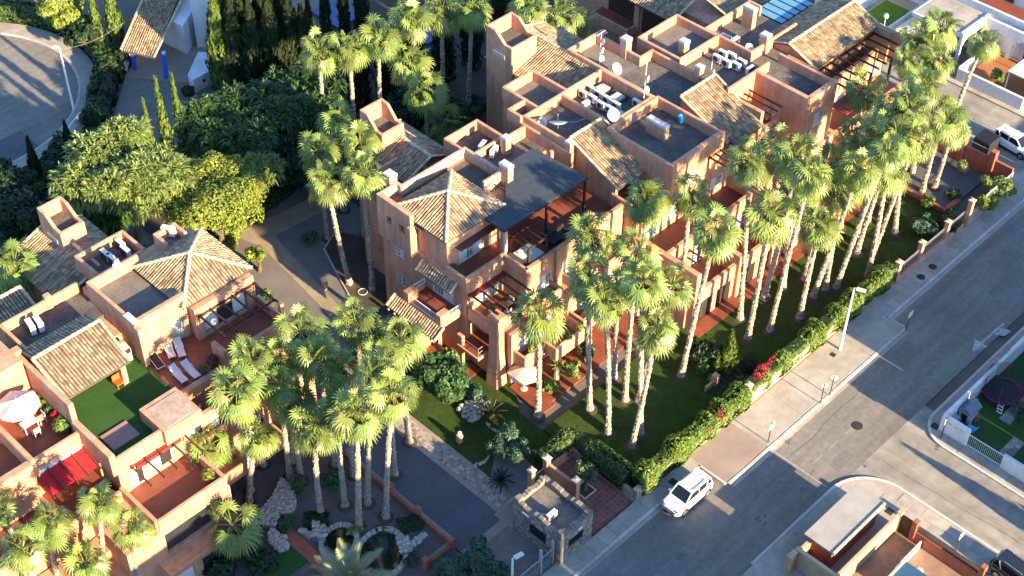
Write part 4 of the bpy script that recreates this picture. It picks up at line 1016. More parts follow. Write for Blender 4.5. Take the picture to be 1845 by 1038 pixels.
# plaza of red tiles, each laid singly
plz = struct(MB().box(49.62, 54.3, 40.05, 46.2, -.2, .10, 0), 'tiled_plaza', PINKPAVE)
PT = mat('red_plaza_tile', (0.21,0.07,0.05), (0.16,0.052,0.04), 3.0, .7, objr=.22, bump=.1)
pieces(plz, 'plaza_tile', PT, [r for r in grid(49.65, 54.25, 40.1, 46.1, 12, 16) if not (51.9 < (r[0]+r[1])/2 < 53.1 and 42.7 < (r[2]+r[3])/2 < 43.9) and not ((r[0]+r[1])/2 < 51.2 and (r[2]+r[3])/2 > 43.0)], .06, .13, .05, jit=.006)
tp = MB()
for a in ((51.9,53.15,42.65,42.75),(51.9,53.15,43.85,43.95),(51.9,52.0,42.75,43.85),(53.05,53.15,42.75,43.85)): tp.box(*a, .05, .17)
tp.build('tree_pit_edging', KERB, plz); MB().box(52.0, 53.05, 42.75, 43.85, .0, .12).build('tree_pit_soil', EARTH, plz)
# low plaza wall under the hedge, boundary wall along the street with pillars, cabinets
bw = thing('boundary_wall', 'long low cream wall along the street pavement carrying the flowering hedge', 'wall', (70, 40.1, 0))
WALLC = mat('cream_wall', (0.47,0.36,0.24), (0.38,0.28,0.19), 2.0, .9, bump=.2, bscale=10, big=.6, bigc=.7, stain=.75)
MB().box(54.45, 87.4, 39.98, 40.28, 0, 1.15).build('wall', WALLC, bw, bevel=.03)
MB().box(54.4, 87.45, 39.93, 40.33, 1.15, 1.24).build('coping', PALECAP, bw)
MB().box(87.5, 98.0, 39.7, 40.3, 0, .55).build('plinth', STUCCO, bw, bevel=.08)
MB().box(98.2, 106.3, 39.6, 39.95, 0, 1.1).build('end_wall', WALLC, bw, bevel=.03)
for k, x in enumerate((57.45, 58.3, 59.15)): MB().box(x, x+.75, 39.93, 39.99, .15, 1.12).build('cabinet_door', BLACKM if k < 2 else CAP, bw)
MB().box(54.75, 55.3, 39.9, 39.98, .2, 1.1).build('meter_box', CAP, bw); MB().box(79.2, 79.8, 39.9, 39.98, .2, 1.1).build('meter_box', BLACKM, bw)
def pillar(x, y, h, label, m=None, w=.42, z0=0):
    t = thing('wall_pillar', label, 'pillar', (x, y, z0), 'pillars of the garden walls')
    MB().box(x-w/2, x+w/2, y-w/2, y+w/2, z0, z0+h-.14).build('shaft', m or STUCCO, t, bevel=.03)
    c = MB().box(x-w/2-.06, x+w/2+.06, y-w/2-.06, y+w/2+.06, z0+h-.16, z0+h-.06); n = len(c.v)
    c.v.extend([(x-w/2-.04,y-w/2-.04,z0+h-.06),(x+w/2+.04,y-w/2-.04,z0+h-.06),(x+w/2+.04,y+w/2+.04,z0+h-.06),(x-w/2-.04,y+w/2+.04,z0+h-.06),(x,y,z0+h+.06)])
    c.f.extend([(n,n+1,n+4),(n+1,n+2,n+4),(n+2,n+3,n+4),(n+3,n,n+4)]); c.build('cap', PALECAP if not m else m, t)
pillar(67.8, 40.35, 2.2, 'ochre pillar rising out of the hedge beside the bougainvillea')
pillar(87.6, 40.0, 2.5, 'terracotta pillar at the end of the hedge, first of the mesh fence')
pillar(91.0, 40.0, 2.6, 'terracotta pillar in the middle of the mesh fence, second from the hedge')
pillar(94.9, 39.9, 2.6, 'terracotta pillar third from the hedge in the mesh fence')
pillar(98.1, 39.7, 3.2, 'tall sunlit terracotta pillar at the far end of the mesh fence')
pillar(51.3, 43.1, 2.6, 'pillar of the red wall segment nearest the plaza tree'); pillar(51.3, 46.0, 2.6, 'pillar of the red wall segment beside the small hedge'); pillar(49.8, 46.1, 2.4, 'single terracotta pillar behind the stone gatehouse')
sg = thing('garden_wall', 'short recessed terracotta wall between two pillars on the plaza', 'wall', (51.3, 44.5, 0))
MB().box(51.2, 51.42, 43.3, 45.8, 0, 2.0).build('panel', STUCCO, sg); MB().box(50.95, 51.5, 43.3, 45.8, 0, .7).build('seat', STUCCO, sg)
fl = thing('mesh_fence', 'grey mesh fence between terracotta pillars above the shaded pavement', 'fence', (93, 40, .5))
MESHM = mat('green_wire_mesh', (0.10,0.11,0.10), (0.08,0.085,0.08), 5, .7, alpha=.45)
for x0, x1 in ((87.85, 90.75), (91.25, 94.65), (95.15, 97.85)):
    MB().box(x0, x1, 39.98, 40.0, .55, 1.75).build('mesh', MESHM, fl); MB().bar((x0, 39.99, 1.78), (x1, 39.99, 1.78), .05, .05).build('rail', STEEL, fl)
MB().box(49.98, 50.02, 46.2, 46.25, 0, .1)
gf = thing('mesh_fence', 'short mesh gate between the pillars behind the stone gatehouse', 'fence', (50.5, 46.05, 0))
MB().box(50.05, 51.1, 46.03, 46.07, .1, 1.5).build('mesh', MESHM, gf); MB().bar((50.02,46.05,1.5),(51.1,46.05,1.5),.05,.05).build('rail', STEEL, gf)
lwp = tag(MB().box(54.3, 54.62, 40.3, 46.6, 0, .95).build('plaza_wall', WALLC, bevel=.04), 'low rendered wall at the plaza edge under the clipped hedge', 'wall')
lw2 = tag(MB().box(51.6, 54.3, 46.2, 46.5, 0, .9).build('plaza_wall', STUCCO, bevel=.04), 'low terracotta wall at the back of the tiled plaza', 'wall')
# pond garden wall beside the driveway
dw = thing('garden_wall', 'red rendered wall with posts and pipe rails between pond garden and driveway', 'wall', (42.3, 50, 0))
MB().box(42.15, 42.4, 46.5, 58, 0, .5).build('wall', REDWALL, dw, bevel=.03); MB().box(39.7, 42.2, 46.3, 46.55, 0, .5).build('wall', REDWALL, dw, bevel=.03)
MB().box(36, 39.6, 44.0, 44.25, 0, .45).build('wall', REDWALL, dw, bevel=.03)
for x, y in ((42.3, 53.0), (42.3, 50.1), (42.1, 46.45), (39.7, 46.4)): MB().box(x-.24, x+.24, y-.24, y+.24, 0, 1.15).build('post', REDWALL, dw, bevel=.08)
rl = MB()
for a, b in (((42.3,58),(42.3,46.6)), ((42.0,46.45),(39.8,46.45))):
    for h in (.72, .95): rl.tube([(*a, h), (*b, h)], .025, 6)
rl.build('rails', STEEL, dw)
# end wall of the estate on the far street
ew = thing('garden_wall', 'brick red end wall with tall posts beside the far street', 'wall', (106, 45, 0))
MB().box(105.8, 106.1, 40.0, 60, 0, 2.0).build('wall', REDWALL, ew, bevel=.03)
for y in (42.1, 45.2, 48.4, 51.6): MB().box(105.6, 106.2, y-.3, y+.3, 0, 2.9).build('post', REDWALL, ew, bevel=.05)
for y0, y1 in ((40.2, 41.8), (42.4, 44.9), (45.5, 48.1)): MB().bar((105.95, y0, 2.65), (105.95, y1, 2.65), .05, .05).build('rail', STEEL, ew)
struct(MB().box(98.6, 105.7, 42.0, 48.2, -.2, .12, 0), 'end_courtyard', DRIVE)
tag(MB().prism([(98.6,41.9),(100.5,41.7),(101,42.1),(98.9,42.3)], 0, .5).box(98.3, 98.6, 42.0, 47, 0, .5).build('planter_wall', REDWALL), 'low curved red planter wall round the end courtyard', 'wall')
wg = thing('white_gate', 'white barred gate in the wall at the far end of the street', 'gate', (103.5, 39.8, 0))
railing(wg, (101.0, 39.75), (105.5, 39.75), 1.1, .9, WMETAL, .16, name='bars')

# ------------------------------------------------------------------ red corner property by the junction
cp_ = thing('utility_building', 'small dark red utility building with a flat grey roof on the street corner', 'building', (62, 27.5, 0))
MB().box(59.3, 64.9, 26.5, 28.5, 0, 2.35).build('wall', REDWALL, cp_, bevel=.03)
MB().box(59.0, 65.25, 26.3, 28.75, 2.35, 2.5).build('roof_slab', mat('painted_roof_slab', (0.29,0.275,0.26), (0.24,0.228,0.215), 1.0, .85, big=.7, bigc=.82), cp_, bevel=.02)
MB().box(59.0, 65.2, 26.22, 26.36, 2.38, 2.58).build('edge_trim', PALECAP, cp_)
hp = thing('house_yard', 'ochre and red walled yard with dark gate behind the utility building', 'wall', (62, 22, 0))
MB().box(57.8, 65.6, 25.1, 25.35, 0, 2.0).build('yard_wall', OCHRE, hp, bevel=.03); MB().box(57.9, 58.2, 25.3, 28.6, 0, 2.0).build('side_wall', OCHRE, hp, bevel=.03)
MB().box(58.2, 58.3, 25.4, 28.4, 0, 1.7).build('red_panel', REDWALL, hp)
MB().box(57.0, 57.9, 28.3, 28.7, 0, 1.9).build('pier', OCHRE, hp, bevel=.03)
MB().box(58.2, 59.3, 28.2, 28.45, 0, 1.95).build('shade_wall', OCHRE, hp, bevel=.03)  # added to shade the street gap beside the utility building
MB().box(65.6, 65.85, 12, 24.0, 0, 1.25).build('red_wall', REDWALL, hp, bevel=.03)
for y in (23.9, 18.5, 13.5): MB().box(65.5, 65.95, y-.2, y+.2, 0, 2.2).build('post', REDWALL, hp, bevel=.04)
MB().box(65.5, 65.9, 25.0, 25.4, 0, 2.1).build('post', OCHRE, hp, bevel=.04)
MB().box(65.66, 65.74, 24.1, 25.0, .1, 1.95).build('gate', WOOD, hp)
MESHB = mat('black_wire_mesh', (0.03,0.03,0.03), (0.02,0.02,0.02), 5, .6, alpha=.6)
MB().box(65.68, 65.71, 18.7, 23.7, 1.25, 1.85).build('mesh', MESHB, hp)
MB().box(65.68, 65.71, 13.7, 18.3, 1.25, 1.85).build('mesh', MESHB, hp)
struct(MB().box(56, 65.6, 10, 25.1, -.1, .16, 0), 'yard_floor', mat('stamped_yard', (0.27,0.17,0.12), (0.21,0.13,0.095), 2.5, .85, big=.6, bigc=.75, bump=.3))
# house of that property and its neighbours, south of the street
def house(x0, x1, y0, y1, h, label, m, hip=True, extra=None):
    t = thing('house', label, 'house', ((x0+x1)/2, (y0+y1)/2, 0))
    MB().box(x0, x1, y0, y1, 0, h).build('wall', m, t, bevel=.04)
    if hip: slope_roof(t, (x0-.3,y0-.3,h), (x1+.3,y0-.3,h), (x1+.3,(y0+y1)/2,h+1.5), (x0-.3,(y0+y1)/2,h+1.5)); slope_roof(t, (x1+.3,y1+.3,h), (x0-.3,y1+.3,h), (x0-.3,(y0+y1)/2,h+1.48), (x1+.3,(y0+y1)/2,h+1.48), ridge=False)
    else:
        w = MB().box(x0, x1, y0, y0+.25, h, h+.9).box(x0, x1, y1-.25, y1, h, h+.9).box(x0, x0+.25, y0, y1, h, h+.9).box(x1-.25, x1, y0, y1, h, h+.9); w.build('parapet', m, t, bevel=.05)
    n = int((x1-x0)/3)
    for k in range(n):
        for zz in [z+.9 for z in (0, 2.8, 5.6, 8.4) if z+2.5 < h]:
            MB().box(x0+.9+k*3, x0+2.2+k*3, y1, y1+.05, zz, zz+1.3).build('window', GLASS, t)
    return t
# ------------------------------------------------------------------ palms
def frond_mesh(elev, seed, R=1.0, Lp=1.0):
    r = random.Random(seed); m = MB()
    e = math.radians(elev); pts = []; p = V(0.1, 0, 0); d = V(math.cos(e), 0, math.sin(e)); n = 4
    sag = 0.10 + 0.16*max(0, math.cos(e))
    for i in range(n+1):
        pts.append(p.copy()); p = p + d*(Lp/n); d = (d + V(0, 0, -sag)).normalized()
    m.tube(pts, [.05, .04, .032, .028, .024], 4, cap=False)
    c = pts[-1]; roll = r.uniform(-.8, .8)
    s = V(0, math.cos(roll), math.sin(roll)); nn = d.cross(s).normalized(); s = nn.cross(d).normalized()
    N = 17; spread = math.radians(r.uniform(112, 140)); da = 2*spread/N
    for i in range(N):
        a = -spread+2*spread*(i+.5)/N+r.uniform(-.03, .03)
        rad = R*(0.80+0.20*math.cos(a*0.7))*r.uniform(.9, 1.06)
        dr = d*math.cos(a)+s*math.sin(a)
        mid = c+dr*rad*.55+nn*(.05*(i % 2)-.02)+V(0, 0, -.06*R)
        tip = c+dr*rad*.88+V(0, 0, -(.10+.16*abs(math.sin(a)))*R*r.uniform(.6, 1.4))
        end = tip+dr*rad*.2+V(0, 0, -.16*R*r.uniform(.5, 1.5))
        w = dr.cross(nn).normalized()
        hm = rad*.55*math.tan(da/2)*1.0; ht = hm*.5
        b = len(m.v)
        for q in (c, mid-w*hm, mid+w*hm, tip-w*ht, tip+w*ht, end): m.v.append(tuple(q))
        m.f.extend([(b, b+1, b+2), (b+1, b+3, b+4, b+2), (b+3, b+5, b+4)])
    me = bpy.data.meshes.new('frond'); me.from_pydata(m.v, [], m.f); me.update()
    return me
ELEV = [78, 62, 45, 28, 10, -10, -32, -55]
FR = {}
for k, ev in enumerate(ELEV):
    FR[k] = []
    for v in range(3):
        me = frond_mesh(ev, 100*k+v, R=(.90 if k else .75)*(.88+.12*v), Lp=(1.15 if ev > -20 else .9)*(1.1-.12*v)); me.materials.append(FROND); FR[k].append(me)
FRY = []
for v in range(2):
    me = frond_mesh(-42, 900+v, .95, .75); me.materials.append(FROND_Y); FRY.append(me)
FRDRY = []
for v in range(2):
    me = frond_mesh(-72, 950+v, .75, .5); me.materials.append(FROND_D); FRDRY.append(me)

def palm(label, crown, base=None, h=12.0, size=1.0, yellow=0, nf=34, group=None, name='fan_palm'):
    if base is not None:
        b0 = P(*base, 0.08); best = None
        for k in range(40, 190):
            z = k*.1; q = P(*crown, z); d = (q.xy-b0.xy).length
            if best is None or d < best[0]: best = (d, z, q)
        top = best[2]
    else:
        top = P(*crown, h); b0 = V(top.x+rnd.uniform(-.4, .4), top.y+rnd.uniform(-.4, .4), .05)
    t = thing(name, label, 'palm tree', b0, group)
    top = top - V(0, 0, .25*size)
    H = top.z-b0.z; tr = MB(); pts = []; rad = []
    n = max(14, int(H*4.5)); ax = rnd.uniform(-.12, .12)*min(1, H/10); ay = rnd.uniform(-.12, .12)*min(1, H/10)
    for i in range(n+1):
        f = i/n; w = math.sin(math.pi*f)
        pts.append(b0.lerp(top, f)+V(ax*w, ay*w, 0))
        rad.append((.225-.065*f+.12*math.exp(-f*H*1.8))*(1+.20*((i % 2)-.5))*size**.3)
    tr.tube(pts, rad, 9)
    s0 = 0
    tr.v = [(v[0]+rnd.uniform(-.035, .035), v[1]+rnd.uniform(-.035, .035), v[2]+rnd.uniform(-.03, .03)) for v in tr.v]
    tr.build('trunk', TRUNK, t)
    bo = MB()
    ln = min(1.5*size, H*.4)
    for i in range(26):
        f = rnd.random(); a = rnd.uniform(0, 6.283); p = top-V(0, 0, ln*f); rr = .16+.02*f
        q = p+V(math.cos(a)*rr, math.sin(a)*rr, 0); e = q+V(math.cos(a)*.16, math.sin(a)*.16, .26)
        bo.bar(q-V(0,0,.05), e, .11, .04)
    bo.build('leaf_bases', BOOTS, t, kind='stuff')
    az = rnd.uniform(0, 6.28)
    def put(me, k):
        nonlocal az
        az += 2.39996+rnd.uniform(-.5, .5)
        o = bpy.data.objects.new('frond', me); COL.objects.link(o); o.parent = t
        s = size*rnd.uniform(.88, 1.12)
        o.location = top-b0-V(0, 0, .028*k*size); o.rotation_euler = (0, 0, az); o.scale = (s, s, s)
    cnt = [3, 4, 5, 6, 6, 5, 4, 2]
    for k, c_ in enumerate(cnt):
        for _ in range(max(1, round(c_*nf/34))): put(rnd.choice(FR[k]), k)
    for _ in range(yellow): put(rnd.choice(FRY), 7)
    for _ in range(rnd.choice((1, 2, 3, 4, 6))): put(rnd.choice(FRDRY), 8)
    if rnd.random() < .25: put(rnd.choice(FRY), 7)
    MB().lathe(b0-V(0,0,.02), [(.62, .0), (.6, .06), (.35, .10), (.2, .11)], 14).build('soil_ring', EARTH, t)
    return t

RG = 'fan palms in the row before the main block'; LGp = 'fan palms around the pond and left block'; BG = 'fan palms behind the blocks'; MGp = 'fan palms beside the main block'
for row in [
 # front row, main block
 ('fan palm standing alone before the corner balconies beside the parasol', (972, 560), (969, 750), 0, 0),
 ('tall fan palm in front of the daybed terrace, first of the cluster on the lawn', (1062, 495), (1063, 738), 0, 0),
 ('fan palm with its crown directly before the garden sofa on the terrace', (1066, 415), None, 12, 0),
 ('fan palm with dark shaded trunk next to the lawn edge in the left cluster', (1092, 535), (1096, 782), 0, 0),
 ('fan palm with thick pale trunk leaning right over the facade', (1152, 445), (1126, 722), 0, 0),
 ('slim fan palm close to the facade balcony in the left cluster', (1114, 512), (1106, 682), 0, 0),
 ('tall fan palm with a long lit trunk leaning right over the lawn', (1292, 410), (1227, 678), 0, 1),
 ('fan palm with crown low before the first-floor balconies', (1212, 508), (1150, 722), 0, 1),
 ('lowest-crowned fan palm nearest the hedge corner on the lawn', (1183, 585), (1137, 807), 0, 2),
 ('fan palm just behind the hedge-corner palm with twin trunk', (1160, 500), (1154, 782), 0, 0),
 ('fan palm with its crown against the first tiled gable', (1166, 355), None, 12.5, 0),
 ('fan palm with its crown below the dark gravel roof corner', (1245, 345), None, 12.2, 0),
 ('fan palm right of the tall leaning palm, crown at the red pergola', (1352, 285), (1333, 575), 0, 0),
 ('fan palm with crown hanging before the roof-terrace pergola steps', (1392, 378), (1347, 611), 0, 1),
 ('fan palm with a crown spread under the second gable', (1405, 260), None, 12.0, 0),
 ('fan palm with thick lit trunk in the middle of the street row', (1462, 310), (1386, 597), 0, 0),
 ('slim fan palm behind the middle trunks of the street row', (1440, 275), (1377, 534), 0, 0),
 ('fan palm with shaded trunk foot near the facade step', (1505, 290), (1449, 504), 0, 0),
 ('fan palm with a long straight lit trunk at the lawn centre', (1550, 300), (1464, 536), 0, 0),
 ('fan palm at the lawn edge with its foot in shadow', (1600, 270), (1506, 520), 0, 0),
 ('fan palm close behind the lawn-edge palm', (1545, 240), (1513, 410), 0, 0),
 ('fan palm fourth from the far end of the street row', (1618, 240), (1543, 456), 0, 0),
 ('fan palm third from the far end of the street row', (1652, 245), (1572, 460), 0, 0),
 ('fan palm second from the far end, beside the paved court', (1640, 190), (1612, 420), 0, 0),
 ('fan palm in the end court with a pale leaning trunk', (1705, 205), (1661, 345), 0, 0),
 ('rightmost fan palm inside the end court wall', (1718, 225), (1683, 340), 0, 0),
 ('fan palm with crown under the dark pergola of the last gable', (1560, 155), None, 11.5, 0),
 ('fan palm between the last gable and the far street', (1612, 190), None, 12.5, 0),
 ('fan palm leaning across the far street beside the lamp', (1640, 105), None, 12.5, 0),
 ('fan palm high at the far street, topmost of the row', (1695, 45), None, 13, 0),
 ('fan palm right of the topmost palm over the white wall', (1665, 150), None, 13, 0),
 ('fan palm standing apart before the white arches', (1775, 72), (1724, 195), 0, 0),
 ('fan palm in the thick of the far crowns', (1590, 235), None, 12, 0),
 ('fan palm with crown lowest over the street lawn', (1480, 400), None, 10.5, 0),
 ('fan palm behind the lawn-centre palms, crown half hidden', (1520, 335), None, 11, 0), ('fan palm with its crown squeezed between the far trunks', (1600, 305), None, 11.5, 0),
 ('fan palm rising left of the topmost palm at the far street', (1655, 62), None, 12.5, 0), ('fan palm with crown touching the lamp beyond the last gable', (1690, 105), None, 12.5, 0), ('fan palm with crown under the window of the projecting end unit', (1440, 335), None, 11, 0)]:
    palm(row[0], row[1], row[2], row[3] or 12, rnd.uniform(.86, 1.14), row[4], rnd.randint(28, 38), group=RG)
for row in [
 ('tall fan palm nearest the driveway with a long lit trunk', (706, 700), (695, 932), 0, 1),
 ('fan palm by the driveway wall with its crown beside the tallest trunk', (677, 668), (662, 908), 0, 0),
 ('fan palm with its crown out over the flagstone path', (722, 605), None, 11.5, 0),
 ('fan palm with crown highest in the left grove', (640, 570), None, 12, 0),
 ('fan palm with narrow lit trunk in the bare earth behind the pond', (606, 740), (622, 912), 0, 0),
 ('fan palm with pale trunk standing at the pond rim', (640, 735), (646, 948), 0, 2),
 ('fan palm left of the pond-rim palm with narrow trunk', (566, 760), (578, 928), 0, 0),
 ('fan palm behind the limestone heap', (527, 720), (543, 868), 0, 1),
 ('fan palm leaning left behind the limestone heap', (502, 690), (523, 862), 0, 0),
 ('fan palm with crown before the pergola terrace corner', (452, 640), None, 11.5, 0),
 ('fan palm with crown beside the lounger terrace', (425, 700), None, 11, 0),
 ('fan palm in the dense middle of the left grove', (540, 590), None, 12.5, 0),
 ('fan palm at the upper left of the left grove', (575, 640), None, 12, 0),
 ('fan palm at the right edge of the left grove', (690, 640), None, 12.5, 0),
 ('fan palm in the grove above the pond', (610, 660), None, 11.5, 0),
 ('fan palm with crown in front of the front wall block', (462, 780), (449, 905), 0, 0),
 ('fan palm with thick short trunk before the dark red terrace', (374, 800), (408, 893), 0, 1),
 ('fan palm second from the left grove edge', (500, 640), None, 11, 0),
 ('fan palm with crown over the red awning', (178, 900), (190, 1085), 0, 1),
 ('fan palm at the lower left under the red awning', (86, 938), (115, 1090), 0, 2),
 ('fan palm at the lower left corner of the picture', (38, 985), None, 9, 0),
 ('fan palm with thick lit trunk before the lower balcony', (237, 945), (243, 1080), 0, 1),
 ('low fan palm between the trunks at the bottom edge', (152, 1010), None, 6.5, 0),
 ('fan palm cut by the left picture edge below the parasol', (-6, 905), None, 9.0, 0)]:
    palm(row[0], row[1], row[2], row[3] or 12, rnd.uniform(.84, 1.06)*(.86 if row[1][0] < 260 else 1), row[4], rnd.randint(30, 38), group=LGp)
palm('dark green young fan palm with broad leaves in the shade before the lower window', (417, 940), None, 4.2, 1.15, 0, 20, LGp)
for row in [
 ('fan palm with its lit crown left of the stair tower', (607, 212), None, 10.5), ('fan palm with crown touching the tiled gable of the main block', (648, 248), None, 10.8),
 ('fan palm with crown on the left of the palm group by the side wall', (575, 268), None, 10), ('fan palm with a lit leaning trunk on the gravel court', (588, 320), (630, 512)),
 ('fan palm with crown nearest the side wall parapet', (655, 305), (671, 522))]:
    palm(row[0], row[1], row[2], row[3] if row[2] is None else 12, 1.02, 0, 30, MGp)
for row in [
 ('sunlit fan palm leftmost in the back row before the cypresses', (575, 85), 12), ('sunlit fan palm second from the left in the back row', (628, 80), 12), ('fan palm third in the back row with a bare mid trunk', (682, 62), 12.5),
 ('fan palm rising highest in the back row', (742, 28), 13), ('fan palm half hidden at the top edge in the back row', (795, 14), 12), ('fan palm at the top edge with a slim dark trunk', (850, 8), 12.5),
 ('low fan palm in the gap before the stair tower', (768, 158), 8.5), ('fan palm just left of the low gap palm', (740, 110), 9.5),
 ('fan palm at the top edge left of the roof antenna', (955, 5), 12), ('fan palm beside the roof antenna at the top edge', (1012, 22), 11), ('shaded small fan palm by the roof antenna', (1040, 45), 8.5)]:
    palm(row[0], row[1], None, row[2], 1.08, 0, 32, BG)
palm('bright fan palm at the left picture edge behind the tiled roof', (22, 470), None, 9.5, 1.15, 0, 32, BG)
palm('dark fan palm below the bright one at the left picture edge', (18, 548), None, 6.5, 1.1, 0, 28, BG)
palm('low shaded fan palm in the undergrowth behind the tiled gable', (800, 218), None, 4.5, 1.2, 0, 26, BG)

# ------------------------------------------------------------------ broadleaf trees, cypresses, shrubs, hedges
def leaves(mb, lobes, n, size, elong=1.7, droop=0.0, up=0.0, fill=0.35):
    tot = sum((l[1]*l[2]*l[3])**(2/3) for l in lobes)
    for c, rx, ry, rz in lobes:
        c = Vector(c)
        for _ in range(int(n*((rx*ry*rz)**(2/3))/tot)):
            v = V(rnd.gauss(0,1), rnd.gauss(0,1), rnd.gauss(0,1)).normalized()
            if v.z < -.55 and rnd.random() < .7: v.z = -v.z
            k = 1.0-abs(rnd.gauss(0, fill*.6)); k = max(.25, k)*(1+.12*noise.noise(v*2.3+c))
            p = c+V(v.x*rx*k, v.y*ry*k, v.z*rz*k)
            nrm = (v+V(rnd.uniform(-.7,.7), rnd.uniform(-.7,.7), rnd.uniform(-.3,.8))).normalized()
            ax = nrm.cross(V(rnd.uniform(-1,1), rnd.uniform(-1,1), rnd.uniform(-1,1))).normalized()
            ax = (ax+V(0,0,up)-V(0,0,droop)).normalized(); sd = nrm.cross(ax).normalized()
            s = size*rnd.uniform(.6, 1.35); l = s*elong
            b = len(mb.v)
            mb.v.extend([tuple(p-ax*l*.5), tuple(p+sd*s*.5+nrm*s*.12), tuple(p+ax*l*.5-V(0,0,droop*l*.3)), tuple(p-sd*s*.5+nrm*s*.12)])
            mb.f.append((b, b+1, b+2, b+3))
    return mb

def sprays(mb, lobes, n, length=.75, width=.13, per=7, droop=.35):
    """tufts of long drooping leaflets fanning out of the crown surface"""
    tot = sum((l[1]*l[2]*l[3])**(2/3) for l in lobes)
    for c, rx, ry, rz in lobes:
        c = Vector(c)
        for _ in range(int(n*((rx*ry*rz)**(2/3))/tot)):
            v = V(rnd.gauss(0,1), rnd.gauss(0,1), rnd.gauss(0,1)).normalized()
            if v.z < -.4: v.z = -v.z*.6
            k = max(.35, 1.0-abs(rnd.gauss(0, .22)))
            p = c+V(v.x*rx*k, v.y*ry*k, v.z*rz*k); out = (v+V(rnd.uniform(-.5,.5), rnd.uniform(-.5,.5), rnd.uniform(0,.5))).normalized()
            e1 = out.cross(V(0,0,1)); e1 = e1.normalized() if e1.length > .05 else V(1,0,0); e2 = out.cross(e1)
            s = rnd.uniform(.6, 1.25)
            for j in range(per):
                a = rnd.uniform(0, 6.283); sp = rnd.uniform(.25, 1.0)
                d = (out+(e1*math.cos(a)+e2*math.sin(a))*sp).normalized(); l = length*s*rnd.uniform(.6, 1.1)
                w = d.cross(V(rnd.uniform(-.4,.4), rnd.uniform(-.4,.4), 1)).normalized()*width*s*.5
                m_ = p+d*l*.5; t = p+d*l-V(0,0,droop*l*rnd.uniform(.5, 1.3))
                b = len(mb.v); mb.v.extend([tuple(p), tuple(m_+w), tuple(t), tuple(m_-w)]); mb.f.append((b, b+1, b+2, b+3))
    return mb

def lobes_for(c, R, Hh, k):
    c = Vector(c); L = [(c, R*.66, R*.66, Hh*.66)]
    for i in range(k):
        a = rnd.uniform(0, 6.283); el = rnd.uniform(-.35, .95); r = R*rnd.uniform(.45, .82)
        L.append((c+V(math.cos(a)*r, math.sin(a)*r, Hh*.62*el), R*rnd.uniform(.16, .42), R*rnd.uniform(.16, .42), Hh*rnd.uniform(.16, .38)))
    return L

def tree(label, pos, R, Hh, zc, m, n=4200, size=.34, k=14, elong=1.9, droop=.25, cat='tree', name='leafy_tree', group=None, limbs=5, spray=0):
    b = V(pos.x, pos.y, 0.0); t = thing(name, label, cat, b, group); c = V(pos.x, pos.y, zc)
    L = lobes_for(c, R, Hh, k)
    tr = MB(); tr.tube([b, b.lerp(c, .4)+V(.15,.1,0), b.lerp(c, .75)], [.16+.03*R, .12+.02*R, .08+.012*R], 8)
    for i in range(limbs):
        q = L[1+i % (len(L)-1)][0]; s = b.lerp(c, .35+.08*i)
        tr.tube([s, s.lerp(q, .5)+V(0,0,.2), q], [.10, .07, .03], 5)
    tr.build('trunk', BARK, t)
    cr = sprays(MB(), L, n, spray, spray*.19) if spray else leaves(MB(), L, n, size, elong, droop)
    cr.build('crown', m, t)
    return t

def cypress(label, base, h, r, m, n=1500, group='cypresses at the back', name='cypress', lean=0):
    b = V(base.x, base.y, 0); t = thing(name, label, 'tree', b, group)
    MB().tube([b, b+V(0,0,h*.5)], [.14, .06], 6).build('trunk', BARK, t)
    f = MB()
    for _ in range(n):
        z = rnd.random()**.8; a = rnd.uniform(0, 6.283)
        rr = r*(min(1, (1-z)*1.7+.05))*(.75+.3*noise.noise(V(math.cos(a)*1.3, math.sin(a)*1.3, z*h*.7+b.x)))*(rnd.uniform(.55, 1.0))
        p = b+V(math.cos(a)*rr, math.sin(a)*rr, .2+z*h*.97)
        out = V(math.cos(a), math.sin(a), 0); ax = (V(0,0,1)+out*rnd.uniform(-.05, .45)).normalized(); sd = ax.cross(out).normalized()
        sd = (sd+out*rnd.uniform(-.6, .6)).normalized(); s = rnd.uniform(.10, .2)*(1+r*.3); l = s*rnd.uniform(2.2, 3.4)
        k = len(f.v); f.v.extend([tuple(p-ax*l*.5), tuple(p+sd*s*.6), tuple(p+ax*l*.5), tuple(p-sd*s*.6)]); f.f.append((k, k+1, k+2, k+3))
    f.build('crown', m, t)
    return t

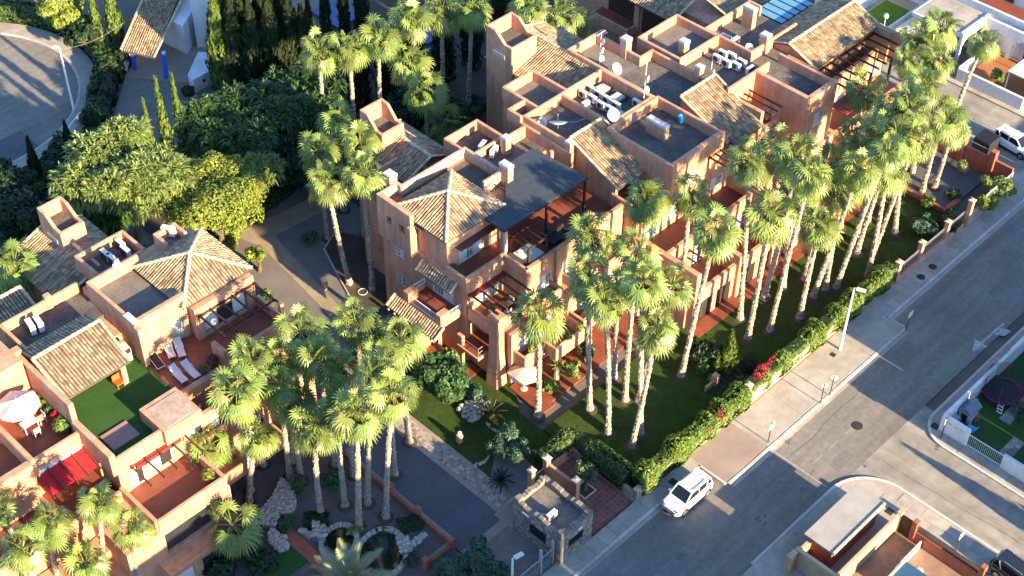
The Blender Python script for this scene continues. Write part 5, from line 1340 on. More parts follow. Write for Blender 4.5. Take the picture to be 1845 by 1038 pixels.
def hedge(label, pts, w, z0, z1, m, per=260, size=.15, flowers=(), name='hedge', wob=.18, group=None):
    pts = [Vector((*p, 0)) for p in pts]
    f = MB(); core = MB()
    for a, b in zip(pts, pts[1:]):
        d = (b-a); L = d.length; d.normalize(); s = V(-d.y, d.x, 0)
        core.bar(a+V(0,0,(z0+z1)/2-.08), b+V(0,0,(z0+z1)/2-.08), w*.55, (z1-z0)*.7)
        for _ in range(int(L*per)):
            u = rnd.uniform(-.1, L+.1); q = a+d*u; bul = 1+wob*2*noise.noise(V(q.x*.9, q.y*.9, 3.1))
            th = rnd.uniform(-.35, math.pi+.35); ca, sa = math.cos(th), math.sin(th)
            ca = math.copysign(abs(ca)**.6, ca); sa = math.copysign(abs(sa)**.6, sa); k = rnd.uniform(.82, 1.06)
            p = q+s*(ca*w*.5*bul*k)+V(0, 0, z0+max(0.03, .12+sa*(z1-z0)*bul*k*.9))
            nrm = (s*ca+V(0,0,sa)+V(rnd.uniform(-.8,.8), rnd.uniform(-.8,.8), rnd.uniform(-.5,.7))).normalized()
            ax = nrm.cross(V(rnd.uniform(-1,1), rnd.uniform(-1,1), rnd.uniform(-1,1))).normalized(); sd = nrm.cross(ax)
            ss = size*rnd.uniform(.6, 1.4)
            i = len(f.v); f.v.extend([tuple(p-ax*ss*.8), tuple(p+sd*ss*.45+nrm*.02), tuple(p+ax*ss*.8), tuple(p-sd*ss*.45+nrm*.02)]); f.f.append((i, i+1, i+2, i+3))
    t = thing(name, label, 'hedge', (pts[0]+pts[-1])/2, group)
    core.build('branches', LEAF_D, t); f.build('foliage', m, t)
    if flowers:
        fm = MB()
        for x, y, z, r, n in flowers: leaves(fm, [((x, y, z), r*1.5, r*.6, r*.7)], n, .13, 1.2)
        fm.build('flowers', FLOWER, t)
    return t

def shrub(label, pos, r, h, m, n=520, size=.17, k=6, name='shrub', droop=.1, elong=1.8, group=None, cat='shrub'):
    t = thing(name, label, cat, V(pos.x, pos.y, 0), group)
    st = MB()
    for i in range(4):
        a = i*1.57+rnd.random(); st.tube([(pos.x, pos.y, 0), (pos.x+math.cos(a)*r*.4, pos.y+math.sin(a)*r*.4, h*.6)], [.035, .02], 4)
    st.build('stems', BARK, t)
    leaves(MB(), lobes_for((pos.x, pos.y, h*.55), r, h*.5, k), n, size, elong, droop).build('foliage', m, t)
    return t

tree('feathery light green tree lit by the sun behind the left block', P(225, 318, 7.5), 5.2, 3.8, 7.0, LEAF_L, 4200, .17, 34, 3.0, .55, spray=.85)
tree('darker crown standing in for the shaded lower part of the feathery light tree', P(160, 392, 3.5), 3.6, 2.8, 3.5, LEAF_M, 1600, .24, 18, spray=.8)  # shade under the feathery tree put into darker leaves
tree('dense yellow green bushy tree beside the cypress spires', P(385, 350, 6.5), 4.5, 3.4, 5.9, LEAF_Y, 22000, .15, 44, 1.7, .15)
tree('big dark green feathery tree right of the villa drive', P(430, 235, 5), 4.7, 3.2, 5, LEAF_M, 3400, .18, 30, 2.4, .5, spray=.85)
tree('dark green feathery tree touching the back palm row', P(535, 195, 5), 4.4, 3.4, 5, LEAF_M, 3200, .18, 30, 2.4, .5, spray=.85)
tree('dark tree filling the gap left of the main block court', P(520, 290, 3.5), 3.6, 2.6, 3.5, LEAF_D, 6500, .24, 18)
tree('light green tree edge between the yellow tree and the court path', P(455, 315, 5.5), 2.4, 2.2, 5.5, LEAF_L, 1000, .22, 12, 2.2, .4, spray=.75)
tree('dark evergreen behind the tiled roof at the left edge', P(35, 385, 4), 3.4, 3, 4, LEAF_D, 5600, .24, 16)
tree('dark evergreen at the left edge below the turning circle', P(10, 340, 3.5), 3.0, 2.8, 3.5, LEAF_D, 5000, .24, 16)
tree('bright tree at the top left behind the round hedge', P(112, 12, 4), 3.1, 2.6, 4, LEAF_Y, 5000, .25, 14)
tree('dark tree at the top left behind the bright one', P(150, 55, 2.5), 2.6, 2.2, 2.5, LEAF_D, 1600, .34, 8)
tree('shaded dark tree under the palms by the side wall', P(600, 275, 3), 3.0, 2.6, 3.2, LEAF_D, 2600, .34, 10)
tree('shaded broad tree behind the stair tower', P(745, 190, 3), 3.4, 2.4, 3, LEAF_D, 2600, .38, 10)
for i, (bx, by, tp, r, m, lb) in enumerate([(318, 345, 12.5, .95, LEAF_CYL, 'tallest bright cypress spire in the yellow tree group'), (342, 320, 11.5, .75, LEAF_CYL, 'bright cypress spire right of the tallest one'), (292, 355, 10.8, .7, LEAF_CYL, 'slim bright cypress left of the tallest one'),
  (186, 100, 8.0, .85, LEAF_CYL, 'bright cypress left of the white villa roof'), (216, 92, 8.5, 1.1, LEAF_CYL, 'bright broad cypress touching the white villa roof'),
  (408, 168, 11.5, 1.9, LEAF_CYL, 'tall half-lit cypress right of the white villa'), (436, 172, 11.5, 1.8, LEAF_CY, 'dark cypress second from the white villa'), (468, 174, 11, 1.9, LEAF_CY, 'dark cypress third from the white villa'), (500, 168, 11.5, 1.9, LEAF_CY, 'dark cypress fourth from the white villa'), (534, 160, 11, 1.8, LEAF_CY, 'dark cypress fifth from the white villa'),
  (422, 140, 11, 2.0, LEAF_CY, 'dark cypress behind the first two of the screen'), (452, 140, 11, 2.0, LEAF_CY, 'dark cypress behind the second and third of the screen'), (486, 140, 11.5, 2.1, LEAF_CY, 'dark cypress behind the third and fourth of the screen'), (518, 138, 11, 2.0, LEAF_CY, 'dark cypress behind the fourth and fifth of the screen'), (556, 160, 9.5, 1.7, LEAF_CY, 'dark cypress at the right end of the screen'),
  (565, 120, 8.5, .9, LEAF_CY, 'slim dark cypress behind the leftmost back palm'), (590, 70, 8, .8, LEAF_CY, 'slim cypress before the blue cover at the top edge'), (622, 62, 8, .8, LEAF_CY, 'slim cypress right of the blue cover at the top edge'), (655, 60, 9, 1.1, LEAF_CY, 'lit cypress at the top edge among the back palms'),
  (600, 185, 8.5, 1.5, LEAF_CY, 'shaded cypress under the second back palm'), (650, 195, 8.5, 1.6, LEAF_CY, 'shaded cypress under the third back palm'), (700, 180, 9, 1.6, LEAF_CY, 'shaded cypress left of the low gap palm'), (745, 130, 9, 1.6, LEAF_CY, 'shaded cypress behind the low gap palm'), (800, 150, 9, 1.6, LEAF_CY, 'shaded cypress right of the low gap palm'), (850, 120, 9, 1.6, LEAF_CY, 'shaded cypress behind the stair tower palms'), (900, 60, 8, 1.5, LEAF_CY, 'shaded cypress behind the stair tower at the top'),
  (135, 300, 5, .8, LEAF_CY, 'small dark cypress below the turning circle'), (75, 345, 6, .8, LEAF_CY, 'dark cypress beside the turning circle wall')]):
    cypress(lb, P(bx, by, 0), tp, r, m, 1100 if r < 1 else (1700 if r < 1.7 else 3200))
cypress('bright green conifer on the front lawn beside the steps', P(1309, 668, 0), 4.2, .95, LEAF_CYL, 1500, None, 'garden_conifer')
cypress('small bright conifer at the foot of the taller one on the lawn', P(1290, 672, 0), 2.0, .45, LEAF_CYL, 500, None, 'garden_conifer')
arc_h = [(44+15.4*math.cos(math.radians(a)), 118.5+15.4*math.sin(math.radians(a))) for a in range(-32, 65, 8)]
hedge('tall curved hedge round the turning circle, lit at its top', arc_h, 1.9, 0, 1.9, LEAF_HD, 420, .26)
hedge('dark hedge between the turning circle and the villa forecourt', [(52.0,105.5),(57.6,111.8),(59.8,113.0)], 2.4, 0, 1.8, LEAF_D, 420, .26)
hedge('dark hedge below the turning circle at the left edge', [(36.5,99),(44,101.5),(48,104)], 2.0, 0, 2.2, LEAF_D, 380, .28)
hedge('flowering hedge on the street wall with magenta blooms', [(55.0,40.55),(67.4,40.55)], 1.5, .5, 2.05, LEAF_H, 800, .17, [(62.6,39.95,1.5,.4,40),(64.0,40.1,1.9,.6,80)], wob=.3)
hedge('bright hedge on the street wall beyond the ochre pillar, bougainvillea at its near end', [(68.2,40.6),(80.0,40.55)], 1.5, .5, 2.1, LEAF_H, 800, .17, [(69.6,40.5,2.2,.75,190),(71.2,40.7,2.0,.4,30)], wob=.35)
hedge('bright bushy hedge end on the street wall before the mesh fence', [(80.2,40.5),(87.3,40.55)], 1.5, .5, 2.2, LEAF_H, 800, .2, wob=.35)
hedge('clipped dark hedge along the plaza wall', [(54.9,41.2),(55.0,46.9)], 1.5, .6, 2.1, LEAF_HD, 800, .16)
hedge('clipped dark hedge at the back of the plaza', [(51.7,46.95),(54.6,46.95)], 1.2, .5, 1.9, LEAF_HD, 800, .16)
t = tree('small round clipped tree in the square pit on the tiled plaza', V(52.6,43.3,0), .95, .75, 2.1, LEAF_M, 900, .13, 9, 1.6, .1, limbs=3)
tree('dense dark tree with a lit top before the tiled awnings', P(800, 690, 2.2), 2.3, 2.3, 2.6, LEAF_M, 4200, .2, 14, 1.7, .15)
shrub('lit leafy top shoot beside the tiled awning pillar', P(815, 655, 2.5), .9, 4.6, LEAF_L, 500, .17, 4)
shrub('pale silvery bush beside the corner buttress', P(853, 710, .5), 1.1, 1.6, LEAF_PINE, 700, .16)
for lb, px, py, r, h in (('blue green tufted pine bush on the side lawn, upper tuft', 918, 790, .95, 2.2), ('blue green tufted pine bush on the side lawn, lower tuft', 930, 815, 1.1, 1.7), ('blue green tufted pine bush on the side lawn, left tuft', 900, 815, .9, 1.5),
   ('large needle-leaved bush at the bottom edge by the entrance drive', 862, 1020, 1.5, 2.6), ('needle-leaved bush at the bottom edge left of the larger one', 815, 1035, 1.3, 2.2), ('needle-leaved bush at the bottom edge right of the larger one', 895, 1045, 1.2, 2.0)):
    shrub(lb, P(px, py, h*.4), r, h, LEAF_PINE, 1500, .16, 8, 'needle_bush', .0, 3.6)
shrub('round light green shrub in the gravel court', P(556, 432, .3), .9, 1.0, LEAF_M, 500, .16)
tree('small bright round tree at the corner of the left block', P(464, 462, 1.8), 1.1, 1.0, 2.0, LEAF_Y, 900, .17, 7, 1.5, .1, limbs=3)
shrub('dark shrub beside the left block pergola', P(480, 545, .6), .9, 1.6, LEAF_M, 450, .17); shrub('dark spiky shrub at the left block corner', P(487, 585, .6), .8, 1.4, LEAF_D, 400, .17)
shrub('small light shrub in the gravel near the court path', P(478, 528, .4), .5, .9, LEAF_L, 240, .15)
hedge('low hedge along the court path behind the yellow tree', [(50.2,84.8),(58.0,85.4),(66,86.6)], 1.6, 0, 1.1, LEAF_D, 420, .2)
hedge('lit low planting strip at the foot of the yellow tree', [(49.4,82.3),(53.0,84.8)], 1.2, 0, .8, LEAF_Y, 480, .16)
for lb, px, py, r, h, m in (('light green round shrub under the corner balconies', 1028, 672, .95, 1.7, LEAF_L), ('yellowish shrub beside the alone-standing palm', 992, 700, .8, 1.5, LEAF_Y), ('green shrub before the balcony wall', 1060, 640, .8, 1.9, LEAF_M),
  ('dark leafy bush beside the bright lawn conifer', 1268, 640, 1.5, 2.4, LEAF_D), ('low leafy plant at the lawn steps', 1262, 668, .7, .9, LEAF_M), ('low plant in front of the dark bush on the lawn', 1284, 682, .5, .7, LEAF_L), ('dark low bush behind the conifer steps', 1345, 660, .8, .8, LEAF_D), ('shrub growing beside the ochre hedge pillar', 1335, 690, .6, 1.2, LEAF_M),
  ('bright spreading bush at the far pavement wall', 1800, 345, 1.7, 2.6, LEAF_L), ('yellow green bush beside the spreading one at the far wall', 1772, 372, 1.2, 2.0, LEAF_Y), ('blue grey dark bush behind the third fence pillar', 1660, 412, 1.6, 1.8, LEAF_PINE), ('dark bush behind the mesh fence end', 1705, 405, 1.3, 1.6, LEAF_D), ('olive bush at the court planter', 1668, 368, .8, 1.1, LEAF_Y), ('green bush on the court planter wall', 1718, 352, .8, 1.0, LEAF_M),
  ('dark bush below the young fan palm', 435, 985, 1.6, 1.8, LEAF_D), ('dark bush at the bottom edge beside the turf strip', 470, 1015, 1.5, 1.6, LEAF_D), ('dark bush at the bottom edge before the lower window', 400, 1025, 1.4, 1.6, LEAF_D), ('creeper beside the limestone heap', 537, 880, .7, 1.7, LEAF_M), ('shrub below the limestone heap', 515, 945, .8, .9, LEAF_M), ('green plants under the left grove trunks', 600, 868, 1.0, 1.2, LEAF_M), ('yellow green plant at the pond rim', 640, 958, .6, .6, LEAF_L), ('small plant at the pond rim near the driveway', 690, 955, .5, .5, LEAF_M), ('small flowering plant right of the pond', 742, 1010, .6, .6, LEAF_M),
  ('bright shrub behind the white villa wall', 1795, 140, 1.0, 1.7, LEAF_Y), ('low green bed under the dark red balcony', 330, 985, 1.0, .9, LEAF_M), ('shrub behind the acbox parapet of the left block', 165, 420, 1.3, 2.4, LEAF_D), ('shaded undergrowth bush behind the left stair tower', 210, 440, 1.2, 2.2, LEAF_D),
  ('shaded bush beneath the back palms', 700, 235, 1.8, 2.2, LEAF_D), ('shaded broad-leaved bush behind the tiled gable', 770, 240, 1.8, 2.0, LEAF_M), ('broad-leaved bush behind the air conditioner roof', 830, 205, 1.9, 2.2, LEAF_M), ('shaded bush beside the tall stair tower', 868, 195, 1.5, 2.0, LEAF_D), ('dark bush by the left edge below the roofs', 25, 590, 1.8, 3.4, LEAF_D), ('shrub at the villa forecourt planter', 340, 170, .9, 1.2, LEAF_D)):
    shrub(lb, P(px, py, h*.35), r, h, m, int(420*r+250), .17 if r < 1.2 else .22)
# cycads and pinnate date palm
def pinnate(label, base, zt, n, L, m, name, cat, droop=.5, e0=70, e1=-5, pair=16, lw=.035, ll=.32, group=None):
    t = thing(name, label, cat, base, group); top = V(base.x, base.y, zt)
    if zt > .5: MB().tube([base, base.lerp(top, .5), top], [.3, .26, .24], 9).build('trunk', TRUNK, t)
    else: MB().lathe(base, [(.18, 0), (.2, zt*.6), (.1, zt)], 8).build('trunk', BARK, t)
    az = rnd.random()*6
    for i in range(n):
        az += 2.39996; e = math.radians(e0+(e1-e0)*i/n); f = MB(); p = V(0,0,0); d = V(math.cos(e), 0, math.sin(e)); k = pair; pts = []
        for j in range(k+1): pts.append((p.copy(), d.copy())); p = p+d*(L/k); d = (d+V(0,0,-droop*1.6/k)).normalized()
        f.tube([q for q, _ in pts], [.03]*(k)+[.008], 4, cap=False)
        for j, (q, dd) in enumerate(pts[2:]):
            l = ll*math.sin(math.pi*min(.97, (j+2)/(k+1)))**.6
            for s in (-1, 1):
                sd = V(0, s, 0); tip = q+(sd*.75+dd*.6+V(0,0,.25 if j < k*.6 else .1)).normalized()*l
                b = len(f.v); f.v.extend([tuple(q-dd*lw), tuple(q+dd*lw), tuple(tip)]); f.f.append((b, b+1, b+2))
        rz = Matrix.Rotation(az, 4, 'Z'); f.xf(rz); off = top
        f.v = [(v[0]+off.x, v[1]+off.y, v[2]+off.z) for v in f.v]
        f.build('frond', m, t)
    return t
pinnate('pale feather-leaved date palm at the bottom edge over the pond', P(632, 1052, 5.0).xy.to_3d(), 5.0, 38, 3.1, FEATHER, 'date_palm', 'palm tree', .5, 84, -20, 24, .06, .55)
pinnate('dark cycad beside the pale gravel patch', P(886, 752, 0), .45, 30, 1.25, CYCAD, 'cycad', 'shrub', .5, 75, 0, 14, .03, .2)
pinnate('dark cycad in the gravel behind the gatehouse', P(903, 872, 0), .4, 26, 1.05, CYCAD, 'cycad', 'shrub', .5, 75, 0, 14, .03, .18)
pinnate('spiky cordyline plant in the balcony garden', P(1003, 682, 0), 1.4, 24, .8, LEAF_L, 'cordyline', 'shrub', .3, 85, -10, 8, .05, .1)
pinnate('dark rosette plant on the lawn by the steps', P(1352, 652, 0), .2, 18, .8, CYCAD, 'cycad', 'shrub', .5, 65, 0, 10, .03, .15)
# ------------------------------------------------------------------ neighbours south of the street, out of view, sized to shade it
house(-40, 46.5, 6, 16, 16.4, 'tall terracotta apartment block across the street below the picture', STUCCO, False)
house(46.6, 55.2, 6, 16, 10.5, 'terracotta apartment block next to the tall one across the street', STUCCO, False)
house(55.1, 58.3, 6, 16, 6.1, 'low unseen terracotta annexe across the street, shaped for its shadow edge', STUCCO, False)
house(75.2, 79.4, 6, 18, 5.0, 'unseen white villa behind the play yard, set out for its shadow edge', WHITE, False)
house(79.5, 140, 6, 19.5, 7.2, 'row of white two-storey villas along the street', WHITE, False)
cypress('unseen cypress added to cast the long shadow on the side street', V(73.0, 12.0, 0), 5.4, 1.2, LEAF_CY, 1200, None)  # added out of view to throw the long narrow shadow
vw = thing('villa_wall', 'white rendered villa wall round the play yard on the corner', 'wall', (80, 26, 0))
MB().box(76.0, 100, 28.0, 28.28, 0, 1.8).build('wall', WHITE, vw, bevel=.04); MB().box(76.0, 76.3, 25.9, 28.0, 0, 1.8).build('wall', WHITE, vw, bevel=.06)
MB().box(76.0, 76.3, 10, 23.0, 0, 1.5).build('wall', WHITE, vw, bevel=.06)
railing(vw, (76.15, 23.0), (76.15, 25.9), .1, 1.2, WMETAL, .14, name='gate'); railing(vw, (85.5, 28.14), (99, 28.14), 1.8, .45, WMETAL, .2, name='railing')
for k, y in enumerate((26.5, 27.0, 27.5)): MB().box(75.97, 76.0, y-.12, y+.12, 1.25, 1.38).build('vent_slot', CAP, vw)
struct(MB().box(76.3, 100, 12, 28.0, -.1, .14, 0), 'play_yard_turf', TURF)
sp_ = struct(MB().prism([(80.2,24.6),(83.6,24.6),(83.6,25.6),(80.2,25.6)], 0, .17).prism([(77,22.8),(79.4,22.8),(79.4,23.8),(77,23.8)], 0, .165), 'stone_path', MORTAR)
m = MB(); crazy(m, 80.25, 83.55, 24.65, 25.55, .17, .42); crazy(m, 77.05, 79.35, 22.85, 23.75, .17, .42); m.build('flagstones', STONE, sp_, kind='stuff')
MB().prism([(82.0,20.5),(86,20.5),(86,23.0),(82.0,23.0)], .1, .2).build('pool_edge', WHITE, sp_); MB().prism([(82.2,20.6),(86,20.6),(86,22.8),(82.2,22.8)], .2, .21).build('pool_water', POOL, sp_)
tc = P(1806, 703, .7); tr = thing('trampoline', 'round trampoline with magenta padding in the villa yard', 'trampoline', (tc.x, tc.y, .14))
m = MB(); n = 28
for k in range(n):
    a0 = 2*math.pi*k/n; a1 = 2*math.pi*(k+1)/n
    for r0, r1, z0, z1 in ((1.25, 1.6, .68, .74),):
        m.prism([(tc.x+r*math.cos(a), tc.y+r*math.sin(a)) for r, a in ((r0,a0),(r1,a0),(r1,a1),(r0,a1))], z0, z1)
m.build('padding', PINKPL, tr); MB().lathe((tc.x, tc.y, .68), [(1.28, 0), (1.28, .01)], 28).build('jumping_mat', BLACKM, tr)
for k in range(6):
    a = k*math.pi/3+.3; x, y = tc.x+1.55*math.cos(a), tc.y+1.55*math.sin(a)
    MB().tube([(x, y, .14), (x, y, 2.3)], .04, 6).build('pole', PINKPL, tr)
MB().lathe((tc.x, tc.y, .74), [(1.57, 0), (1.57, 1.5)], 28).build('net', mat('black_net', (0.02,0.02,0.02), (0.02,0.02,0.02), 5, .8, alpha=.18), tr).data.polygons[-1]
ld = MB()
for s in (-.2, .2): ld.bar((tc.x-1.75, tc.y-.9+s, .14), (tc.x-1.35, tc.y-.7+s, .75), .04, .04)
for k in range(3): ld.bar((tc.x-1.75+.13*k, tc.y-1.1+.07*k, .2+.2*k), (tc.x-1.75+.13*k, tc.y-.68+.07*k, .2+.2*k), .1, .03)
ld.build('ladder', WMETAL, tr)
pc = P(1746, 742, .7); ph = thing('playhouse', 'grey plastic playhouse with open front beside the white villa wall', 'playhouse', (pc.x, pc.y, .14))
MB().box(pc.x-.7, pc.x+.6, pc.y-.5, pc.y+.5, .14, 1.2).build('walls', CAP, ph, bevel=.04)
m = MB().prism([(-.62, 1.15), (0, 1.7), (.62, 1.15)], pc.x-.8, pc.x+.7); m.v = [(v[2], pc.y+v[0], v[1]) for v in m.v]; m.build('roof', mat('slate_blue_plastic', (0.14,0.18,0.23), (0.12,0.15,0.2), 3, .5), ph)
MB().box(pc.x-.72, pc.x-.69, pc.y-.25, pc.y+.25, .2, .95).build('doorway', BLACKM, ph)
tag(MB().box(pc.x-1.75, pc.x-.95, pc.y+.05, pc.y+.75, .14, .75).box(pc.x-1.65, pc.x-1.05, pc.y+.12, pc.y+.68, .75, .95).build('garden_grill', STEEL, bevel=.04), 'square grey garden grill beside the playhouse', 'grill')
q = P(1752, 770, .4); ch = MB().box(q.x-.3, q.x+.3, q.y-.3, q.y+.3, .14, .3).box(q.x-.3, q.x-.15, q.y-.3, q.y+.3, .3, .7).box(q.x-.2, q.x+.3, q.y-.36, q.y-.26, .3, .5).box(q.x-.2, q.x+.3, q.y+.26, q.y+.36, .3, .5)
tag(ch.build('toy_chair', mat('sky_blue_plastic', (0.06,0.35,0.62), (0.05,0.3,0.55), 3, .5), bevel=.05), 'sky blue plastic toy chair beside the playhouse', 'chair')
q = P(1762, 752, .3); tag(MB().box(q.x-.3, q.x+.3, q.y-.2, q.y+.2, .14, .45).box(q.x-.5, q.x-.3, q.y-.08, q.y+.08, .14, .3).build('toy_box', REDWALL, bevel=.05), 'small red toy on the dark turf by the playhouse', 'toy')
q = P(1838, 745, .3); pinnate('spiky potted palm by the villa pool', V(q.x, q.y, .14), .5, 16, .9, LEAF_M, 'potted_palm', 'plant', .5, 70, 0, 10, .05, .25)
# blue shed and clutter in the corner yard
bs = thing('storage_shed', 'blue storage shed with open lid in the corner yard', 'shed', (62.0, 21.6, .16))
MB().box(60.6, 62.8, 20.9, 22.7, .16, 1.5).build('body', mat('petrol_blue_metal', (0.03,0.08,0.14), (0.025,0.065,0.115), 3, .5), bs, bevel=.03); MB().box(60.5, 62.9, 22.7, 22.8, .9, 1.8).build('lid', CAP, bs)
tag(MB().box(62.2, 65.4, 23.02, 23.1, .16, 1.0).build('low_rail', WMETAL), 'thin white rail across the corner yard', 'rail')
tag(MB().lathe((63.4, 21.9, .16), [(.35, 0), (.35, .5), (.2, .55)], 12).build('planter_pot', LIME), 'pale round pot beside the blue shed', 'pot')
# ------------------------------------------------------------------ white villas beyond the far street
wv = thing('villa', 'white villa with round arches at the top right', 'house', (124, 50, 0))
MB().box(116.8, 117.1, 45.2, 52.5, 0, 1.5).build('garden_wall', WHITE, wv, bevel=.05); MB().box(116.8, 117.1, 54.5, 60.5, 0, 1.6).build('garden_wall', WHITE, wv, bevel=.05)
MB().box(117.1, 124, 52.3, 52.6, 0, 1.5).build('garden_wall', WHITE, wv, bevel=.05); MB().box(117.0, 124, 45.1, 45.4, 0, 1.5).build('garden_wall', WHITE, wv, bevel=.05)
MB().box(117.1, 124, 45.4, 52.3, -.1, .16).build('patio_floor', mat('orange_patio', (0.30,0.12,0.05), (0.25,0.10,0.04), 2, .7, big=.5), wv)
def arcade(parent, axis, c, a0, n, w, h, zt, th=.35):
    m = MB()
    for k in range(n):
        o0 = a0+k*w; pier = .45; cx = o0+w/2; r = (w-pier)/2; spring = h-r
        def bx(u0, u1, z0, z1):
            if axis == 'x': m.box(c, c+th, u0, u1, z0, z1, 0)
            else: m.box(u0, u1, c, c+th, z0, z1, 0)
        bx(o0, o0+pier/2, 0, zt); bx(o0+w-pier/2, o0+w, 0, zt)
        S = 8
        for s in range(S):
            u0 = cx-r+2*r*s/S; u1 = cx-r+2*r*(s+1)/S; um = (u0+u1)/2; z = spring+math.sqrt(max(0, r*r-(um-cx)**2)); bx(u0, u1, z, zt)
    return m.build('arcade', WHITE, parent)
arcade(wv, 'x', 123.6, 44.0, 3, 3.4, 2.7, 3.6); arcade(wv, 'y', 54.0, 119.5, 2, 2.6, 2.6, 3.5)
MB().box(124.5, 134, 44, 60, 0, 3.4).build('wall', WHITE, wv); MB().box(128, 136, 46, 62, 3.4, 6.2).build('upper_wall', WHITE, wv)
MB().box(119.5, 124.7, 54.4, 60, 2.9, 3.3).build('roof_slab', WHITE, wv)
MB().box(119.8, 124.4, 54.7, 59.7, 3.3, 3.34).build('roof_terrace', PAVE, wv)
MB().box(124.8, 127.9, 44.3, 59.7, 3.4, 3.44).build('roof_terrace', FLOOR, wv)
for y in (46.5, 50.0, 53.5, 57.0): MB().box(127.9, 128.0, y, y+1.6, 3.5, 5.5).build('window', GLASS, wv)
MB().box(124.5, 124.8, 44.0, 60, 3.4, 4.2).build('roof_parapet', WHITE, wv, bevel=.05)
MB().box(128.2, 135.8, 46.2, 61.8, 6.2, 6.25).build('upper_roof', ROOFDECK2, wv); MB().box(124.4, 124.6, 47, 49.5, .2, 2.2).build('glass_door', GLASS, wv)
cn2 = thing('gazebo', 'white flat garden canopy at the right picture edge', 'gazebo', (120.6, 46.6, 0))
MB().box(118.6, 122.6, 45.6, 48.2, 2.3, 2.42).build('roof', PLASTIC, cn2)
for x in (118.7, 122.5):
    for y in (45.7, 48.1): MB().box(x-.05, x+.05, y-.05, y+.05, .1, 2.3).build('post', WMETAL, cn2)
wv2 = thing('villa', 'white walled garden with bright green turf behind the last gable', 'house', (121, 66, 0))
MB().box(117.2, 117.5, 58.5, 70, 0, 1.9).build('garden_wall', WHITE, wv2, bevel=.05); MB().box(117.5, 126, 61.0, 61.3, 0, 1.9).build('garden_wall', WHITE, wv2, bevel=.05)
MB().box(117.5, 126, 61.3, 70, -.1, .12).build('patio', PAVE, wv2); MB().box(119.4, 124.2, 62.6, 65.6, .12, .16).build('turf', mat('bright_turf', (0.07,0.15,0.02), (0.055,0.12,0.015), 3, .95, spec=.1), wv2)
MB().box(126, 140, 62.2, 75, 0, 3.2).build('wall', WHITE, wv2); MB().box(126.4, 139.6, 62.6, 74.6, 3.2, 3.24).build('roof', ROOFDECK2, wv2); MB().box(118.8, 125.8, 66.4, 69.3, 3.0, 3.04).build('roof', FLOOR, wv2)
for y in (64.0, 67.0, 70.0): MB().box(125.9, 126.0, y, y+1.6, .3, 2.3).build('window', GLASS, wv2); MB().box(118.5, 126, 66.2, 69.5, 0, 3.0).build('wall', WHITE, wv2)
struct(MB().box(117.2, 160, 20, 120, -.2, .03, 0), 'villa_plots', DRYGROUND)
um = P(1655, 50, 2.4); pr = thing('garden_umbrella', 'white square garden umbrella over the walled garden', 'umbrella', (um.x, um.y, .1))
n = MB(); n.face([(um.x-1.6,um.y-1.6,2.3),(um.x+1.6,um.y-1.6,2.3),(um.x,um.y,3.0)]).face([(um.x+1.6,um.y-1.6,2.3),(um.x+1.6,um.y+1.6,2.3),(um.x,um.y,3.0)]).face([(um.x+1.6,um.y+1.6,2.3),(um.x-1.6,um.y+1.6,2.3),(um.x,um.y,3.0)]).face([(um.x-1.6,um.y+1.6,2.3),(um.x-1.6,um.y-1.6,2.3),(um.x,um.y,3.0)])
n.build('canopy', WHITEFAB, pr); MB().tube([(um.x,um.y,.1),(um.x,um.y,3)], .03, 6).build('pole', WMETAL, pr)
# ------------------------------------------------------------------ white villa with blue columns by the turning circle
bv = thing('villa', 'white villa with tiled carport roof on blue columns at the top left', 'house', (66, 112, 0))
slope_roof(bv, (59.0,110.9,2.75), (60.6,107.6,2.75), (69.0,113.4,4.3), (66.6,116.6,4.3))
slope_roof(bv, (66.3,116.5,4.25), (69.1,113.2,4.25), (78.0,119.2,5.9), (75.2,122.6,5.9), ridge=False)
for x, y in ((61.35, 107.35), (60.0, 110.75)):
    MB().bar((x, y, .06), (x+.55, y+.55, 2.75), .32, .32).build('column', BLUE, bv)
m = MB().prism([(65.3,109.3),(72.5,114.2),(69.6,119),(64.6,115)], 0, 3.4); m.build('wall', WHITE, bv)
m = MB().prism([(66.8,109.6),(76,116.4),(78.5,112),(70.5,106.6)], 0, 5.6); m.build('upper_wall', WHITE, bv)
MB().bar((59.3,111.2,.5), (63.2,115.2,.5), .25, 1.0).build('side_wall', WHITE, bv)
MB().bar((68.2,108.35,1.2), (69.4,107.5,1.2), .06, 1.6).build('window', GLASS, bv); MB().bar((72.6,110.0,4.1),(73.3,110.4,4.1),.06,.9).build('window', GLASS, bv)
MB().prism([(72,108.5),(75.5,110.8),(74.5,112.3),(71,110)], 3.2, 3.32).build('porch_roof', BLACKM, bv)
wb = thing('garden_wall', 'white painted wall with planter top right of the villa forecourt', 'wall', (63.4, 104, 0))
MB().prism([(61.9,103.4),(64.7,103.5),(67.8,106.2),(67.6,106.5),(64.5,103.9),(61.9,103.8)], 0, 1.6).build('wall', WHITE, wb, bevel=.04)
MB().prism([(62.2,103.9),(64.5,104.0),(66.8,106),(65.5,107.5),(62.4,105)], 0, 1.2).build('planter', WHITE, wb, bevel=.04)
MB().bar((63.0,103.42,.9),(63.3,103.43,.9),.04,.3).build('lamp', BLACKM, wb)
for i, (px, py) in enumerate(((398, 142), (425, 150))):
    q = P(px, py, 0); tag(MB().box(q.x-.16, q.x+.16, q.y-.16, q.y+.16, 0, 1.5).build('gate_post', WHITE, bevel=.03), ('white gate post nearer the villa wall', 'white gate post farther from the villa wall')[i], 'post')
q = P(775, 62, 0); tag(MB().box(q.x-1.6, q.x+1.6, q.y-1.3, q.y+1.3, 0, .25).build('pool_cover', mat('blue_pool_cover', (0.03,0.08,0.20), (0.024,0.065,0.17), 2, .5)), 'bright blue pool cover behind the back palms', 'pool')
